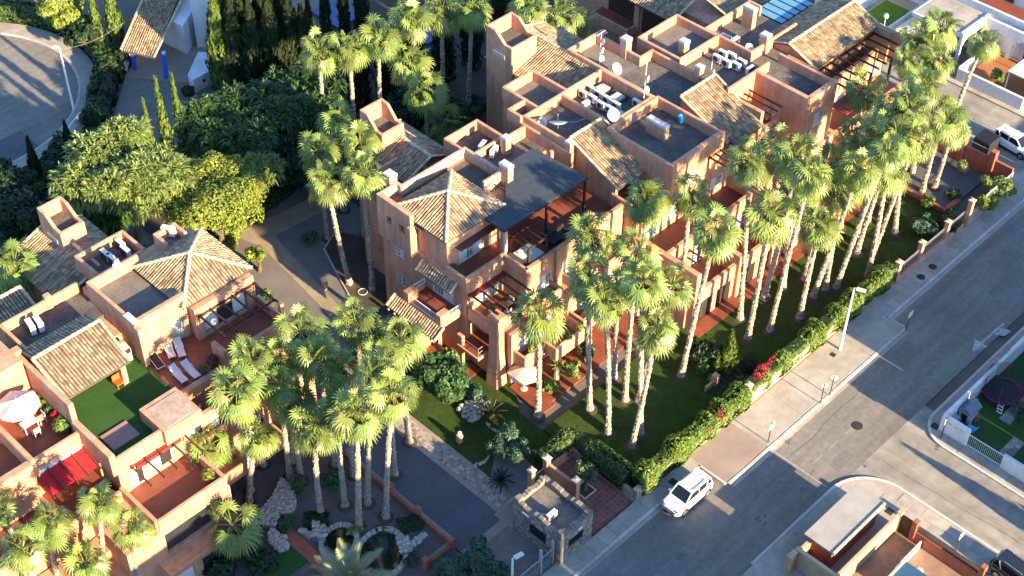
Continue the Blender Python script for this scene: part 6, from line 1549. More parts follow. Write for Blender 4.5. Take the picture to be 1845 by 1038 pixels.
q = P(608, 26, 0); tag(MB().box(q.x-1.8, q.x+1.8, q.y-2.2, q.y+2.2, 0, .25).build('pool_cover', MATS['blue_pool_cover']), 'blue pool cover at the top edge between slim cypresses', 'pool')
tag(MB().bar((46.5,104.2,.55),(51.6,107.2,.55),.12,1.1).build('circle_wall', WHITE), 'low white wall beside the turning circle bollards', 'wall')
for i, (px, py) in enumerate(((80, 282), (56, 297))):
    q = P(px, py, 0); tag(MB().lathe((q.x, q.y, .1), [(.14, 0), (.14, .5), (.2, .55), (.2, .72), (.05, .8)], 10).build('bollard', LIME), ('white bollard at the turning circle kerb, upper one', 'white bollard at the turning circle kerb, lower one')[i], 'bollard')
# ------------------------------------------------------------------ white car and other vehicles
def car(label, loc, rz, paint, L=4.2, W=1.78, Hc=1.62):
    t = thing('parked_car', label, 'car', (0, 0, 0))
    hw = W/2
    # stations along x (front = -x): x, half width, bottom z, shoulder z, hood/deck z
    ST = [(-L/2, .60*hw, .34, .62, .70), (-L/2+.10, .84*hw, .24, .70, .80), (-L/2+.35, .97*hw, .22, .80, .92), (-L/2+1.05, hw, .22, .90, 1.02), (-.45, hw, .22, .94, 1.05), (.6, hw, .22, .96, 1.06), (L/2-.75, hw, .22, .98, 1.08), (L/2-.25, .96*hw, .26, .96, 1.08), (L/2-.05, .84*hw, .34, .90, 1.04), (L/2, .70*hw, .42, .82, .98)]
    m = MB(); ring = 10
    for x, w, zb, zs, zt in ST:
        for y, z in ((-w*.86, zb), (-w, zb+.16), (-w, zs-.12), (-w*.96, zs), (-w*.82, zt), (w*.82, zt), (w*.96, zs), (w, zs-.12), (w, zb+.16), (w*.86, zb)): m.v.append((x, y, z))
    for i in range(len(ST)-1):
        for k in range(ring): a = i*ring+k; b = i*ring+(k+1) % ring; m.f.append((a, a+ring, b+ring, b))
    m.f.append(tuple(range(ring))); m.f.append(tuple((len(ST)-1)*ring+k for k in reversed(range(ring))))
    body_ = m.build('body', paint, t, smooth=False, bevel=.05)
    GH = [(-L/2+1.02, .84*hw, .83*hw, 1.02, 1.03), (-.42, .86*hw, .72*hw, 1.05, Hc-.04), (.3, .86*hw, .73*hw, 1.06, Hc), (1.15, .86*hw, .72*hw, 1.06, Hc-.03), (L/2-.28, .84*hw, .66*hw, 1.06, Hc-.14), (L/2-.06, .80*hw, .78*hw, 1.02, 1.06)]
    g = MB()
    for x, wb, wt, zb, zt in GH: g.v.extend([(x, -wb, zb), (x, -wt, zt), (x, wt, zt), (x, wb, zb)])
    for i in range(len(GH)-1):
        for k in range(3): a = i*4+k; g.f.append((a, a+4, a+5, a+1))
    g.build('windows', CARGLASS, t)
    r = MB()   # painted roof skin and pillars
    off = .012
    for i in (1, 2, 3): 
        a, b = GH[i], GH[i+1]; r.face([(a[0], -a[2]*1.0, a[4]+off), (a[0], a[2], a[4]+off), (b[0], b[2], b[4]+off), (b[0], -b[2], b[4]+off)])
    for s in (-1, 1):
        for (xa, wa, za), (xb, wb_, zb) in ((( -L/2+1.0, .85*hw, 1.02), (-.42, .735*hw, Hc-.03)), ((.33, .87*hw, 1.05), (.33, .745*hw, Hc)), ((L/2-.9, .87*hw, 1.06), (L/2-.6, .70*hw, Hc-.08)), ((L/2-.2, .84*hw, 1.05), (L/2-.35, .68*hw, Hc-.12))):
            r.bar((xa, s*wa, za), (xb, s*wb_, zb), .09, .05)
        r.bar((-.42, s*.735*hw, Hc-.03), (L/2-.3, s*.69*hw, Hc-.12), .07, .05)
    r.build('roof', paint, t, bevel=0)
    for s in (-1, 1):
        MB().bar((-.2, s*.62*hw, Hc+.05), (1.3, s*.60*hw, Hc+.02), .05, .05).build('roof_rail', STEEL, t)
        MB().box(-.98, -.78, s*(hw+.02)-.1, s*(hw+.02)+.1, .98, 1.13).build('mirror', paint, t, bevel=.04)
        MB().box(-L/2+.08, -L/2+.3, s*.62*hw-.17, s*.62*hw+.17, .74, .82).build('headlight', GLASS, t, bevel=.02)
        MB().box(L/2-.12, L/2+.0, s*.74*hw-.12, s*.74*hw+.12, .82, 1.0).build('tail_light', LAMPRED, t, bevel=.02)
        MB().box(-L/2+1.1, L/2-1.1, s*(hw-.01)-.02, s*(hw-.01)+.02, .2, .36).build('sill', CARDARK, t)
        for x in (-L/2+.82, L/2-.78):
            c = V(x, s*(hw-.1), .33); w = MB().tube([c+V(0,-.11,0), c+V(0,.11,0)], .33, 18).build('wheel', RUBBER, t)
            rm = MB().tube([c+V(0,s*.08,0), c+V(0,s*.125,0)], .22, 14)
            rm.build('rim', ALLOY, w)
            a = MB().tube([V(x, s*(hw-.02), .36)+V(0,-.02,0), V(x, s*(hw-.02), .36)+V(0,.025,0)], .39, 18); a.build('wheel_arch', CARDARK, t)
    MB().box(-L/2-.02, -L/2+.1, -.5*hw, .5*hw, .36, .5).build('grille', CARDARK, t, bevel=.02); MB().box(-L/2-.015, -L/2+.12, -.68*hw, .68*hw, .63, .69).build('upper_grille', CARDARK, t)
    MB().box(-L/2-.035, -L/2-.01, -.26, .26, .5, .61).build('number_plate', PLASTIC, t)
    MB().lathe((1.35, 0, Hc-.05), [(.05, 0), (.03, .1), (.008, .16)], 6).build('antenna', CARDARK, t)
    t.location = loc; t.rotation_euler = (0, 0, rz)
    return t
car('white sport utility car parked at the kerb beside the hedge', (57.25, 37.55, 0), 0, CARPAINT)
car('white car parked behind the red end wall on the far street', (111.2, 42.6, 0), math.radians(84), CARPAINT, 4.3)
q = P(1840, 1040, .7); car('black car half cut by the lower right corner', (q.x, q.y, 0), math.radians(86), CARBLACK, 4.3)
q = P(1776, 258, .8); bn = thing('waste_container', 'black slatted waste container behind the red end wall', 'container', (q.x, q.y, 0))
MB().box(q.x-.95, q.x+.95, q.y-.85, q.y+.85, .1, 1.55).build('body', BLACKM, bn, bevel=.04)
for k in range(8): MB().box(q.x-.85+k*.22, q.x-.7+k*.22, q.y-.8, q.y+.8, 1.55, 1.61).build('slat', CARDARK, bn)
# ------------------------------------------------------------------ roof plant: air conditioners, dishes, masts
AC0 = thing('air_conditioner', 'white air conditioner with dark fan grille on the corner roof, left of the pair', 'air conditioner', (0,0,0), 'roof air conditioners')
MB().box(-.42, .42, -.16, .16, .08, .72).build('casing', ACWHITE, AC0, bevel=.02)
fan = MB(); n = 16
fan.v = [(-.1, -.168, .4)] + [(-.1+.25*math.cos(2*math.pi*k/n), -.168, .4+.25*math.sin(2*math.pi*k/n)) for k in range(n)]
fan.f = [(0, 1+(k+1) % n, 1+k) for k in range(n)]; fan.build('fan_grille', ACDARK, AC0)
MB().box(-.38, .38, .165, .172, .12, .68).build('coil', ACDARK, AC0); MB().box(.425, .5, -.06, .06, .2, .42).build('valve_cover', ACWHITE, AC0)
for x in (-.3, .3): MB().box(x-.04, x+.04, -.2, .2, 0, .08).build('foot', ACDARK, AC0)
acs = []
def az(ox, oy, k, a, b, z): q = P(ox+a/k, oy+b/k, z+.4); return (q.x, q.y, z)
for a, b, lb, r in ((745,690,'front row of the plant yard, first from left',-90),(825,730,'front row of the plant yard, second from left',-90),(905,788,'front row of the plant yard, third from left',-90),(985,828,'front row of the plant yard, last on right',-90),
   (803,640,'back row of the plant yard, first from left',-90),(885,692,'back row of the plant yard, second from left',-90),(958,738,'back row of the plant yard, third from left',-90),(1038,790,'back row of the plant yard, last on right',-90),(1225,770,'plant yard, alone by the right wall',-90)):
    acs.append((*az(900,30,4.943,a,b,10.86), r, 'white air conditioner in the '+lb, 1.0))
for a, b, lb, r in ((655,375,'first from the left in the front row',-90),(735,415,'second from the left in the front row',-90),(820,440,'third and tallest in the front row',-90),(705,335,'first from the left in the back row',-90),(778,352,'second from the left in the back row',-90),(872,412,'last in the back row',-90),(945,478,'rightmost with a dark open side',180)):
    acs.append((*az(1160,30,4.943,a,b,11.06), r, 'air conditioner on the long far roof, '+lb, 1.05))
acs += [(*az(1160,30,4.943,808,232,11.1), 180, 'air conditioner beside the small dish on the roof under the blue glazing', 1.2)]
acs += [(*az(660,200,4.613,1060,340,10.22), 20, 'air conditioner with a fan on the corner roof, right of the pair', 1.15), (*az(0,0,1,937,296,10.32), 0, 'air conditioner at the canopy edge, nearer the hip roof', 1.1), (*az(0,0,1,953,284,10.32), 0, 'air conditioner at the canopy edge, farther from the hip roof', 1.1)]
acs += [(*az(0,346,3,572,345,10.12), 90, 'air conditioner in the walled roof of the left block, front left', 1.15), (*az(0,346,3,605,368,10.12), 90, 'air conditioner in the walled roof of the left block, front right', 1.15), (*az(0,346,3,652,288,10.12), 90, 'air conditioner in the walled roof of the left block, back left', 1.15), (*az(0,346,3,680,325,10.12), 90, 'air conditioner in the walled roof of the left block, back right', 1.15),
        (*az(0,346,3,912,215,11.12), -60, 'air conditioner alone in the small parapet nook behind the left hip roof', 1.25), (*az(0,346,3,168,735,10.02), 80, 'air conditioner on the low dark roof of the left block, left of the pair', 1.3), (*az(0,346,3,212,718,10.02), 80, 'air conditioner on the low dark roof of the left block, right of the pair', 1.3),
        (*az(920,692,3,222,710,2.74), 0, 'air conditioner on the flat roof of the stone gatehouse', 1.0)]
x, y, z_ = az(660,200,4.613,965,300,10.22); AC0.location = (x, y, z_); AC0.rotation_euler = (0, 0, math.radians(200)); AC0.scale = (1.15,)*3
for x, y, z_, r, lb, s in acs: copy_thing(AC0, (x, y, z_), math.radians(r), lb, s)
def dish(label, pos, D, azm, el=35, tilt=True):
    t = thing('satellite_dish', label, 'satellite dish', pos, 'satellite dishes'); p = Vector(pos)
    m = MB(); n = 20; R = 5
    for i in range(R+1):
        r = D/2*i/R; h = (r/(D/2))**2*D*.16
        for k in range(n): m.v.append((r*math.cos(2*math.pi*k/n), r*math.sin(2*math.pi*k/n), h))
    for i in range(R):
        for k in range(n): a = i*n+k; b = i*n+(k+1) % n; m.f.append((a, b, b+n, a+n))
    rot = Matrix.Rotation(math.radians(azm), 4, 'Z') @ Matrix.Rotation(math.radians(90-el), 4, 'Y')
    up = p+V(0,0,D*.5+.15)
    m.xf(rot); m.v = [(v[0]+up.x, v[1]+up.y, v[2]+up.z) for v in m.v]; m.build('reflector', PLASTIC, t, smooth=True)
    f = rot @ V(0, 0, D*.5); e = rot @ V(D*.42, 0, .06*D)
    MB().tube([up+e, up+f*.95+e*.3], .015, 5).tube([up+f*.9+e*.3, up+f*1.1+e*.2], .04, 6).build('feed_arm', STEEL, t)
    MB().tube([p, up-f*.05], .035, 6).build('mount', STEEL, t)
def d_at(a, b, z): q = P(920+a/3, b/3, z+.5); return (q.x, q.y, z)
dish('white satellite dish on the roof with the antenna mast, aimed up', d_at(568,385,11.05), 1.1, -80, 40); dish('big white satellite dish lying nearly flat on the roof left of the first gable', d_at(255,700,11.05), 1.6, 45, 60); dish('grey satellite dish behind the big flat one', d_at(178,672,11.05), 1.0, 175, 30)
dish('white satellite dish at the ridge of the first gable', (75.0, 61.6, 11.9), 1.15, -105, 45); dish('grey satellite dish on the roof under the blue glazing', d_at(1287,268,11.1), .9, -90, 50)
def mast(label, pos, h, nd, yagi):
    t = thing('antenna_mast', label, 'antenna', pos, 'roof antenna masts'); p = Vector(pos)
    MB().tube([p, p+V(0,0,h)], .03, 6).build('pole', WMETAL, t)
    for k in range(nd):
        c = p+V(-.1, -.25, h*(.25+.26*k)); m = MB().lathe((0,0,0), [(.02, 0), (.2, .03), (.3, .09), (.3, .1)], 12); m.xf(Matrix.Rotation(math.radians(60+30*k), 4, 'X') @ Matrix.Rotation(.4*k, 4, 'Y')); m.v = [(v[0]+c.x, v[1]+c.y, v[2]+c.z) for v in m.v]; m.build('small_dish', PLASTIC, t)
    if yagi:
        m = MB(); c = p+V(0,0,h-.1); m.bar(c+V(-.6,0,0), c+V(.6,.1,0), .03, .03)
        for k in range(6): m.bar(c+V(-.55+.2*k, -.3, 0), c+V(-.55+.2*k, .4, 0), .015, .015)
        m.build('aerial', WMETAL, t)
q = P(1080, 118, 11.05); mast('white antenna mast with several dishes on the pale back roof', (q.x, q.y, 11.05), 3.4, 3, True)
q = P(1160, 177, 11.9); mast('slim white antenna mast on the parapet of the plant yard', (q.x, q.y, 11.9), 4.2, 2, False)
q = P(1279, 146, 11.1); mast('short white mast with two small dishes behind the second gable', (q.x, q.y, 11.1), 2.0, 2, False)
q = P(208, 475, 12); mast('stubby white vent mast on the left block parapet', (q.x, q.y, 11.9), .9, 2, False)
for i, (a, b) in enumerate(((920,632),(1050,712))):
    q = P(900+a/4.943, 30+b/4.943, 11.1); o = MB().box(q.x-.5, q.x+.5, q.y-.45, q.y+.45, 10.86, 11.15).build('roof_hatch', CAP, bevel=.02); tag(o, ('square grey roof hatch in the plant yard, left one', 'square grey roof hatch in the plant yard, right one')[i], 'hatch')
    MB().box(q.x-.8, q.x+.8, q.y-.7, q.y+.7, 10.86, 10.95).build('surround', BLACKM, o)
q = P(1304, 68, 11.4); tag(MB().box(q.x-.55, q.x+.55, q.y-.5, q.y+.5, 11.1, 11.5).build('roof_hatch', STEEL, bevel=.02), 'tilted steel hatch beside the dish on the far roof', 'hatch')
for i, (a, b) in enumerate(((775,768),(1062,880))):
    q = P(900+a/4.943, 30+b/4.943, 11.0); tag(MB().box(q.x-.5, q.x+.5, q.y-.2, q.y+.2, 10.86, 11.2).box(q.x-.45, q.x+.45, q.y-.15, q.y+.15, 11.2, 11.22).build('duct_box', ACWHITE, bevel=.03), ('white duct box lying at the left wall of the plant yard', 'white duct box lying at the front wall of the plant yard')[i], 'duct')
q = P(1232, 213, 11.4); m = MB().box(-.45, .45, -.06, .06, 0, .75).box(-.38,.38,-.09,-.06,.08,.67); m.xf(Matrix.Translation((q.x, q.y, 11.02)) @ Matrix.Rotation(-.5, 4, 'X')); tag(m.build('blue_panel', BLUEPL), 'bright blue plastic crate leaning on the dark gravel roof wall', 'crate')
hs = MB().tube([(46.7,43.2,2.9),(47.0,42.9,2.8),(47.3,42.3,2.8),(47.6,41.9,2.95)], .06, 7); tag(hs.build('duct_hose', PLASTIC), 'white hose running to the gatehouse air conditioner', 'hose')
cb = MB().tube([V(72.6,65.2,11.08)+V(.25*k, .12*math.sin(k)-.28*k*.5, .02) for k in range(10)], .025, 5); tag(cb.build('cable', PLASTIC), 'loose pale cable across the dish roof', 'cable')
# ------------------------------------------------------------------ terrace furniture
LN0 = thing('sun_lounger', 'white sun lounger in the back pair, left one', 'lounger', (0,0,0), 'white loungers on the red terrace')
m = MB(); pr_ = [(-.95, .30), (-.35, .28), (.25, .30), (.5, .42), (.95, .72)]
for k in range(22):
    x = -.93+k*.086
    for i in range(len(pr_)-1):
        if pr_[i][0] <= x <= pr_[i+1][0]: f = (x-pr_[i][0])/(pr_[i+1][0]-pr_[i][0]); z = pr_[i][1]+f*(pr_[i+1][1]-pr_[i][1]); sl = (pr_[i+1][1]-pr_[i][1])/(pr_[i+1][0]-pr_[i][0])
    m.bar((x, -.3, z), (x, .3, z), .078, .03, (-sl, 0, 1))
m.build('slats', PLASTIC, LN0)
for s in (-1, 1):
    m = MB()
    for i in range(len(pr_)-1): m.bar((pr_[i][0], s*.31, pr_[i][1]-.02), (pr_[i+1][0], s*.31, pr_[i+1][1]-.02), .06, .09)
    m.build('side_rail', PLASTIC, LN0)
    m = MB().bar((-.1, s*.34, .30), (.1, s*.34, .5), .04, .05).bar((.1, s*.34, .5), (.5, s*.34, .5), .06, .04); m.build('armrest', PLASTIC, LN0)
    for x in (-.75, .45): MB().bar((x, s*.28, 0), (x, s*.28, .3), .06, .05).build('leg', PLASTIC, LN0)
def two(a, b, z=Z3):
    p = P(*a, z+.3); q = P(*b, z+.3); return ((p+q)/2, math.atan2(p.y-q.y, p.x-q.x))
for i, (a, b, lb) in enumerate((((297,612),(312,646),None), ((317,609),(330,645),'white sun lounger in the back pair, right one'), ((308,662),(334,687),'white sun lounger in the front pair, left one'), ((331,655),(356,678),'white sun lounger in the front pair, right one'))):
    c, r = two(a, b)
    if i == 0: LN0.location = (c.x, c.y, Z3); LN0.rotation_euler = (0, 0, r); LN0.scale = (.92, .8, .9)
    else: copy_thing(LN0, (c.x, c.y, Z3), r, lb, (.92, .8, .9))
c, r = two((272,637),(290,661)); dk = thing('deck_chair', 'dark fabric recliner on the red terrace beside the white loungers', 'lounger', (0,0,0))
MB().box(-.85, .85, -.28, .28, .3, .34).build('sling', mat('dark_brown_sling', (0.04,0.022,0.018), (0.03,0.017,0.014), 3, .8), dk)
m = MB()
for s in (-1, 1): m.tube([(-.9, s*.3, .32), (.9, s*.3, .36)], .022, 6)
for x in (-.9, .9): m.tube([(x, -.3, .32), (x, .3, .32)], .022, 6)
m.build('frame', WMETAL, dk)
for x in (-.6, .6):
    for s in (-1, 1): MB().tube([(x, s*.3, 0), (x, s*.3, .33)], .02, 6).build('leg', WMETAL, dk)
dk.location = (c.x, c.y, Z3); dk.rotation_euler = (0, 0, r)
q = P(223, 640, Z3+.5); bq = thing('barbecue', 'stone barbecue with hooded top beside the tiled porch', 'barbecue', (q.x, q.y, Z3))
MB().box(q.x-.45, q.x+.45, q.y-.4, q.y+.4, Z3, 8.8).build('base', LIME, bq, bevel=.03); MB().box(q.x-.4, q.x+.4, q.y-.41, q.y-.3, 8.85, 9.25).build('firebox', BLACKM, bq)
m = MB(); n0 = len(m.v); m.v = [(q.x-.45,q.y-.4,9.2),(q.x+.45,q.y-.4,9.2),(q.x+.45,q.y+.4,9.2),(q.x-.45,q.y+.4,9.2),(q.x-.28,q.y-.1,9.75),(q.x+.28,q.y-.1,9.75),(q.x+.28,q.y+.3,9.75),(q.x-.28,q.y+.3,9.75)]; m.f = [(0,3,2,1),(4,5,6,7),(0,1,5,4),(1,2,6,5),(2,3,7,6),(3,0,4,7)]
m.build('hood', LIME, bq, bevel=.03); MB().box(q.x-.45,q.x-.3,q.y-.4,q.y+.4,8.8,9.2).build('side_pier', LIME, bq); MB().box(q.x+.3,q.x+.45,q.y-.4,q.y+.4,8.8,9.2).build('side_pier', LIME, bq)
q = P(283, 606, Z3+.4); stt = thing('statue', 'small pale statue by the lit terrace wall', 'statue', (q.x, q.y, Z3))
MB().lathe((q.x, q.y, Z3), [(.2, 0), (.2, .12), (.13, .2), (.17, .5), (.2, .75), (.12, .85), (.07, .9)], 10).build('figure', LIME, stt, smooth=True); MB().blob((q.x, q.y, Z3+1.0), .1, .1, .13).build('head', LIME, stt, smooth=True)
q = P(214, 690, Z3+.3); oc = thing('armchair', 'orange plastic armchair under the tiled porch', 'chair', (q.x, q.y, Z3))
MB().box(q.x-.3, q.x+.3, q.y-.3, q.y+.3, Z3+.35, Z3+.45).build('seat', ORANGEPL, oc, bevel=.03); MB().box(q.x-.3, q.x+.3, q.y+.25, q.y+.33, Z3+.4, Z3+.95).build('backrest', ORANGEPL, oc, bevel=.03)
for a in (-.25, .25):
    for b in (-.25, .25): MB().box(q.x+a-.03, q.x+a+.03, q.y+b-.03, q.y+b+.03, Z3, Z3+.36).build('leg', ORANGEPL, oc)
# daybed, sofa and tables on the canopy terrace
db = thing('daybed', 'four-post daybed with white mattress on the great terrace', 'daybed', (61.3, 57.8, Z3))
MB().box(60.4, 62.3, 56.9, 58.7, Z3+.12, Z3+.38).build('base', WOOD, db); MB().box(60.45, 62.25, 56.95, 58.65, Z3+.38, Z3+.62).build('mattress', WHITEFAB, db, bevel=.06)
for x, y in ((61.0, 58.3), (61.75, 58.3)): MB().box(x-.32, x+.32, y-.2, y+.2, Z3+.62, Z3+.78).build('pillow', WHITEFAB, db, bevel=.07)
for x in (60.35, 62.35):
    for y in (56.85, 58.75): MB().box(x-.07, x+.07, y-.07, y+.07, Z3, 10.2).build('post', WOOD, db)
for y in (56.85, 58.75): MB().box(60.3, 62.4, y-.06, y+.06, 10.1, 10.22).build('rail', WOOD, db)
for k in range(5): MB().box(60.35+k*.5-.04, 60.35+k*.5+.04, 56.85, 58.75, 10.2, 10.28).build('top_bar', WOOD, db)
q = P(1003, 425, Z3+.4); sf = thing('garden_sofa', 'dark covered garden sofa on the great terrace behind the palm crown', 'sofa', (q.x, q.y, Z3))
MB().box(q.x-1.1, q.x+1.1, q.y-.45, q.y+.45, Z3, Z3+.42).build('seat', BLACKM, sf, bevel=.06); MB().box(q.x-1.1, q.x+1.1, q.y+.25, q.y+.48, Z3+.35, Z3+.85).build('backrest', BLACKM, sf, bevel=.06)
for s in (-1.05, .85): MB().box(q.x+s, q.x+s+.2, q.y-.42, q.y+.42, Z3+.35, Z3+.62).build('arm', BLACKM, sf, bevel=.05)
def table_set(label, x, y, z, m, chairs):
    t = thing('terrace_table', label, 'table', (x, y, z)); MB().box(x-.55, x+.55, y-.35, y+.35, z+.68, z+.73).build('top', m, t, bevel=.02)
    for a in (-.48, .48):
        for b in (-.28, .28): MB().box(x+a-.03, x+a+.03, y+b-.03, y+b+.03, z, z+.68).build('leg', m, t)
    for lb, cx, cy, r in chairs:
        c = thing('terrace_chair', lb, 'chair', (0,0,0))
        MB().box(-.24, .24, -.24, .24, .42, .48).build('seat', BEIGEFAB, c, bevel=.02); MB().box(-.24, .24, .2, .26, .48, .92).build('backrest', BEIGEFAB, c, bevel=.02)
        for a in (-.2, .2):
            for b in (-.2, .22): MB().box(a-.02, a+.02, b-.02, b+.02, 0, .42).build('leg', m, c)
        c.location = (cx, cy, z); c.rotation_euler = (0, 0, r)
table_set('wooden table under the red pergola on the second-floor terrace', 57.6, 57.0, Z2, WOOD, [('beige chair at the pergola table, left side', 56.7, 57.0, 1.57), ('beige chair at the pergola table, right side', 58.5, 57.0, -1.57), ('beige chair at the pergola table, street side', 57.6, 56.35, 3.14)])
table_set('white table under the white parasol at the left edge', 24.6, 69.6, Z3, PLASTIC, [('beige chair by the white table, near the flower pots', 25.5, 69.6, -1.57), ('beige chair by the white table, street side', 24.6, 68.8, 3.14)])
def umbrella(label, x, y, z, R, h, m, n=8, rise=.7, rot=0):
    t = thing('parasol', label, 'parasol', (x, y, z)); c = MB(); r3 = R*.5
    ring = lambda r, zz, sag=0: [(x+r*math.cos(rot+2*math.pi*k/(2*n))*(1 if k % 2 == 0 else .94), y+r*math.sin(rot+2*math.pi*k/(2*n))*(1 if k % 2 == 0 else .94), zz-(sag if k % 2 else 0)) for k in range(2*n)]
    c.v = [(x, y, z+h)]+ring(r3, z+h-rise*.42, .05)+ring(R, z+h-rise, .10)
    N = 2*n
    for k in range(N): a = 1+k; b = 1+(k+1) % N; c.f.extend([(0, a, b), (a, a+N, b+N, b)])
    c.build('canopy', m, t); MB().tube([(x, y, z), (x, y, z+h+.1)], .03, 6).build('pole', WMETAL, t); MB().lathe((x, y, z), [(.3, 0), (.3, .08), (.06, .12)], 12).build('base', CAP, t)
    rb = MB()
    for k in range(n): a = rot+2*math.pi*k/n; rb.tube([(x, y, z+h-.06), (x+R*math.cos(a), y+R*math.sin(a), z+h-rise-.02)], .012, 4)
    rb.build('ribs', WMETAL, t)
umbrella('white parasol on the left-edge terrace above the red awning', 24.5, 70.3, Z3, 1.55, 2.55, WHITEFAB, 6, .6, .3)
q = P(945, 668, 2.2); umbrella('beige parasol in the garden under the corner balconies', q.x, q.y, 0.1, 1.35, 2.5, BEIGEFAB, 4, .6, .78)
# potted plants
def pot(label, x, y, z, r, m, h=.5, spiky=False):
    t = thing('potted_plant', label, 'plant pot', (x, y, z)); MB().lathe((x, y, z), [(r*.7, 0), (r, h*.75), (r*1.1, h*.8), (r*1.1, h*.9), (r*.9, h*.9)], 10).build('pot', POTCLAY, t)
    leaves(MB(), [((x, y, z+h+.25), r*1.7, r*1.7, .38)], 130 if not spiky else 160, .14, 1.6 if not spiky else 4.0, .0, .4 if spiky else 0).build('leaves', m, t)
for k, y in enumerate((67.6, 68.3, 69.0, 69.7, 70.4, 71.1, 71.7)): pot('flower pot number %s along the dividing wall counted from the street' % ('one','two','three','four','five','six','seven')[k], 26.2, y, Z3, .16, (LEAF_M, LEAF_L, FLOWER, LEAF_M, LEAF_Y, LEAF_M, LEAF_L)[k], .35)
q = P(110, 770, Z3+.4); pot('big spiky potted plant behind the left-edge parapet', q.x, q.y, Z3, .3, LEAF_L, .4, True)
pot('clustered pots by the terrace pier beside the loungers', 37.0, 65.5, Z3, .3, LEAF_D); pot('small potted plant beside the front loungers', 36.0, 65.2, Z3, .22, LEAF_M); pot('hanging plant on the dark red terrace corner', 31.6, 59.3, Z2, .3, LEAF_Y)
q = P(1731, 306, .3); pot('potted small palm against the red end wall', q.x, q.y, .12, .25, LEAF_L, .5, True); q = P(1661, 275, .3); pot('potted plant at the end wall behind the palm trunks', q.x, q.y, .12, .25, LEAF_M)
for k, (x, y, z) in enumerate(((57.4,53.5,3.55),(60.4,52.45,3.55),(61.6,52.45,3.55),(64.0,53.0,3.55),(67.5,52.4,3.55),(61,55.0,6.1),(64.6,54.7,6.1),(68.0,54.3,6.2))): pot('planter box %s on the facade balconies counted from the corner' % ('first','second','third','fourth','fifth','sixth','seventh','eighth')[k], x, y, z, .2, LEAF_D if k % 2 else LEAF_Y, .25)
# ------------------------------------------------------------------ lamps, signs, bollards
def street_lamp(label, x, y, h, arm=.9, azm=0):
    t = thing('street_lamp', label, 'street lamp', (x, y, 0)); MB().tube([(x, y, 0), (x, y, h*.5), (x, y, h)], [.12, .10, .07], 8).build('pole', WMETAL, t); MB().box(x-.15, x+.15, y-.15, y+.15, 0, .12).build('base', STEEL, t)
    d = V(math.cos(azm), math.sin(azm), 0); p = V(x, y, h)
    MB().bar(p, p+d*.25, .06, .06).build('arm', WMETAL, t); m = MB().bar(p+d*.15, p+d*(.15+arm), .34, .12); m.build('lamp_head', PLASTIC, t, bevel=.03)
street_lamp('tall street lamp with flat white head on the sunlit pavement', 77.7, 38.55, 6.9, .75, -1.2)
q = P(922, 1090, 0); street_lamp('lamp with oval white head at the entrance drive by the gatehouse', q.x, q.y, 5.2, .7, -.2)
q = P(134, 201, 0); street_lamp('white lamp post beside the turning circle', q.x, q.y, 7.3, .5, 2.2)
w0 = V(q.x, q.y, 7.0); w1 = V(61.0, 113.0, 4.0); tag(MB().tube([w0.lerp(w1, k/8)-V(0,0,1.0*math.sin(math.pi*k/8)*.5) for k in range(9)], .009, 4).build('overhead_wire', CAP), 'thin overhead wire from the white lamp post to the villa', 'wire')
gl = thing('garden_lamp', 'globe lamp on a thin white post at the far street', 'lamp', (116.7, 61.3, 0)); MB().tube([(116.7,61.3,0),(116.7,61.3,3.3)], .045, 6).build('post', WMETAL, gl); MB().blob((116.7,61.3,3.5), .28, .28, .28, 12, 8).build('globe', PLASTIC, gl, smooth=True)
def bollard(label, px, py):
    q = P(px, py, 0); t = thing('bollard_light', label, 'lamp', (q.x, q.y, 0), 'bollard lights'); m = MB().box(q.x-.2, q.x+.2, q.y-.2, q.y+.2, 0, .85); m.build('post', STUCCO, t, bevel=.03); MB().blob((q.x, q.y, 1.02), .2, .2, .2, 12, 8).build('globe', PLASTIC, t, smooth=True)
bollard('terracotta bollard light with white globe on the side lawn', 828, 797); bollard('terracotta bollard light with white globe in the gravel court', 586, 521); bollard('half-hidden bollard light behind the hedge', 1150, 640)
def sign(label, px, py, h, shape, m, z=.13):
    q = P(px, py, z); t = thing('street_sign', label, 'sign', (q.x, q.y, z)); MB().tube([(q.x, q.y, z), (q.x, q.y, z+h)], .045, 6).build('post', ACDARK, t)
    if shape == 'round':
        pl = MB().tube([(q.x-.02, q.y-.05, z+h-.25), (q.x+.01, q.y-.05, z+h-.25)], .27, 16); pl.xf(Matrix.Translation((q.x, q.y, 0)) @ Matrix.Rotation(.5, 4, 'Z') @ Matrix.Translation((-q.x, -q.y, 0))); pl.build('plate', m, t)
    elif shape == 'twin':
        for s in (-1, 1): MB().box(q.x+s*.2-.16, q.x+s*.2+.16, q.y-.06, q.y-.03, z+h-.65, z+h-.05).build('plate', m, t)
    else: MB().box(q.x-.32, q.x+.32, q.y-.06, q.y-.03, z+h-.6, z+h).build('plate', m, t)
sign('signpost with two small dark panels at the junction kerb', 1384, 797, 2.2, 'twin', CAP); sign('signpost with white disc on the sunlit pavement, left one', 1478, 727, 2.3, 'round', PLASTIC); sign('signpost with white disc on the sunlit pavement, right one', 1495, 713, 2.3, 'round', PLASTIC); sign('signpost with square white plate at the end of the wide pavement', 1632, 596, 2.2, 'square', PLASTIC)
sign('thin post at the white villa corner', 1695, 789, 2.3, 'square', CAP); sign('thin post with plate on the corner pavement by the dark gate', 1722, 992, 2.1, 'square', PLASTIC)
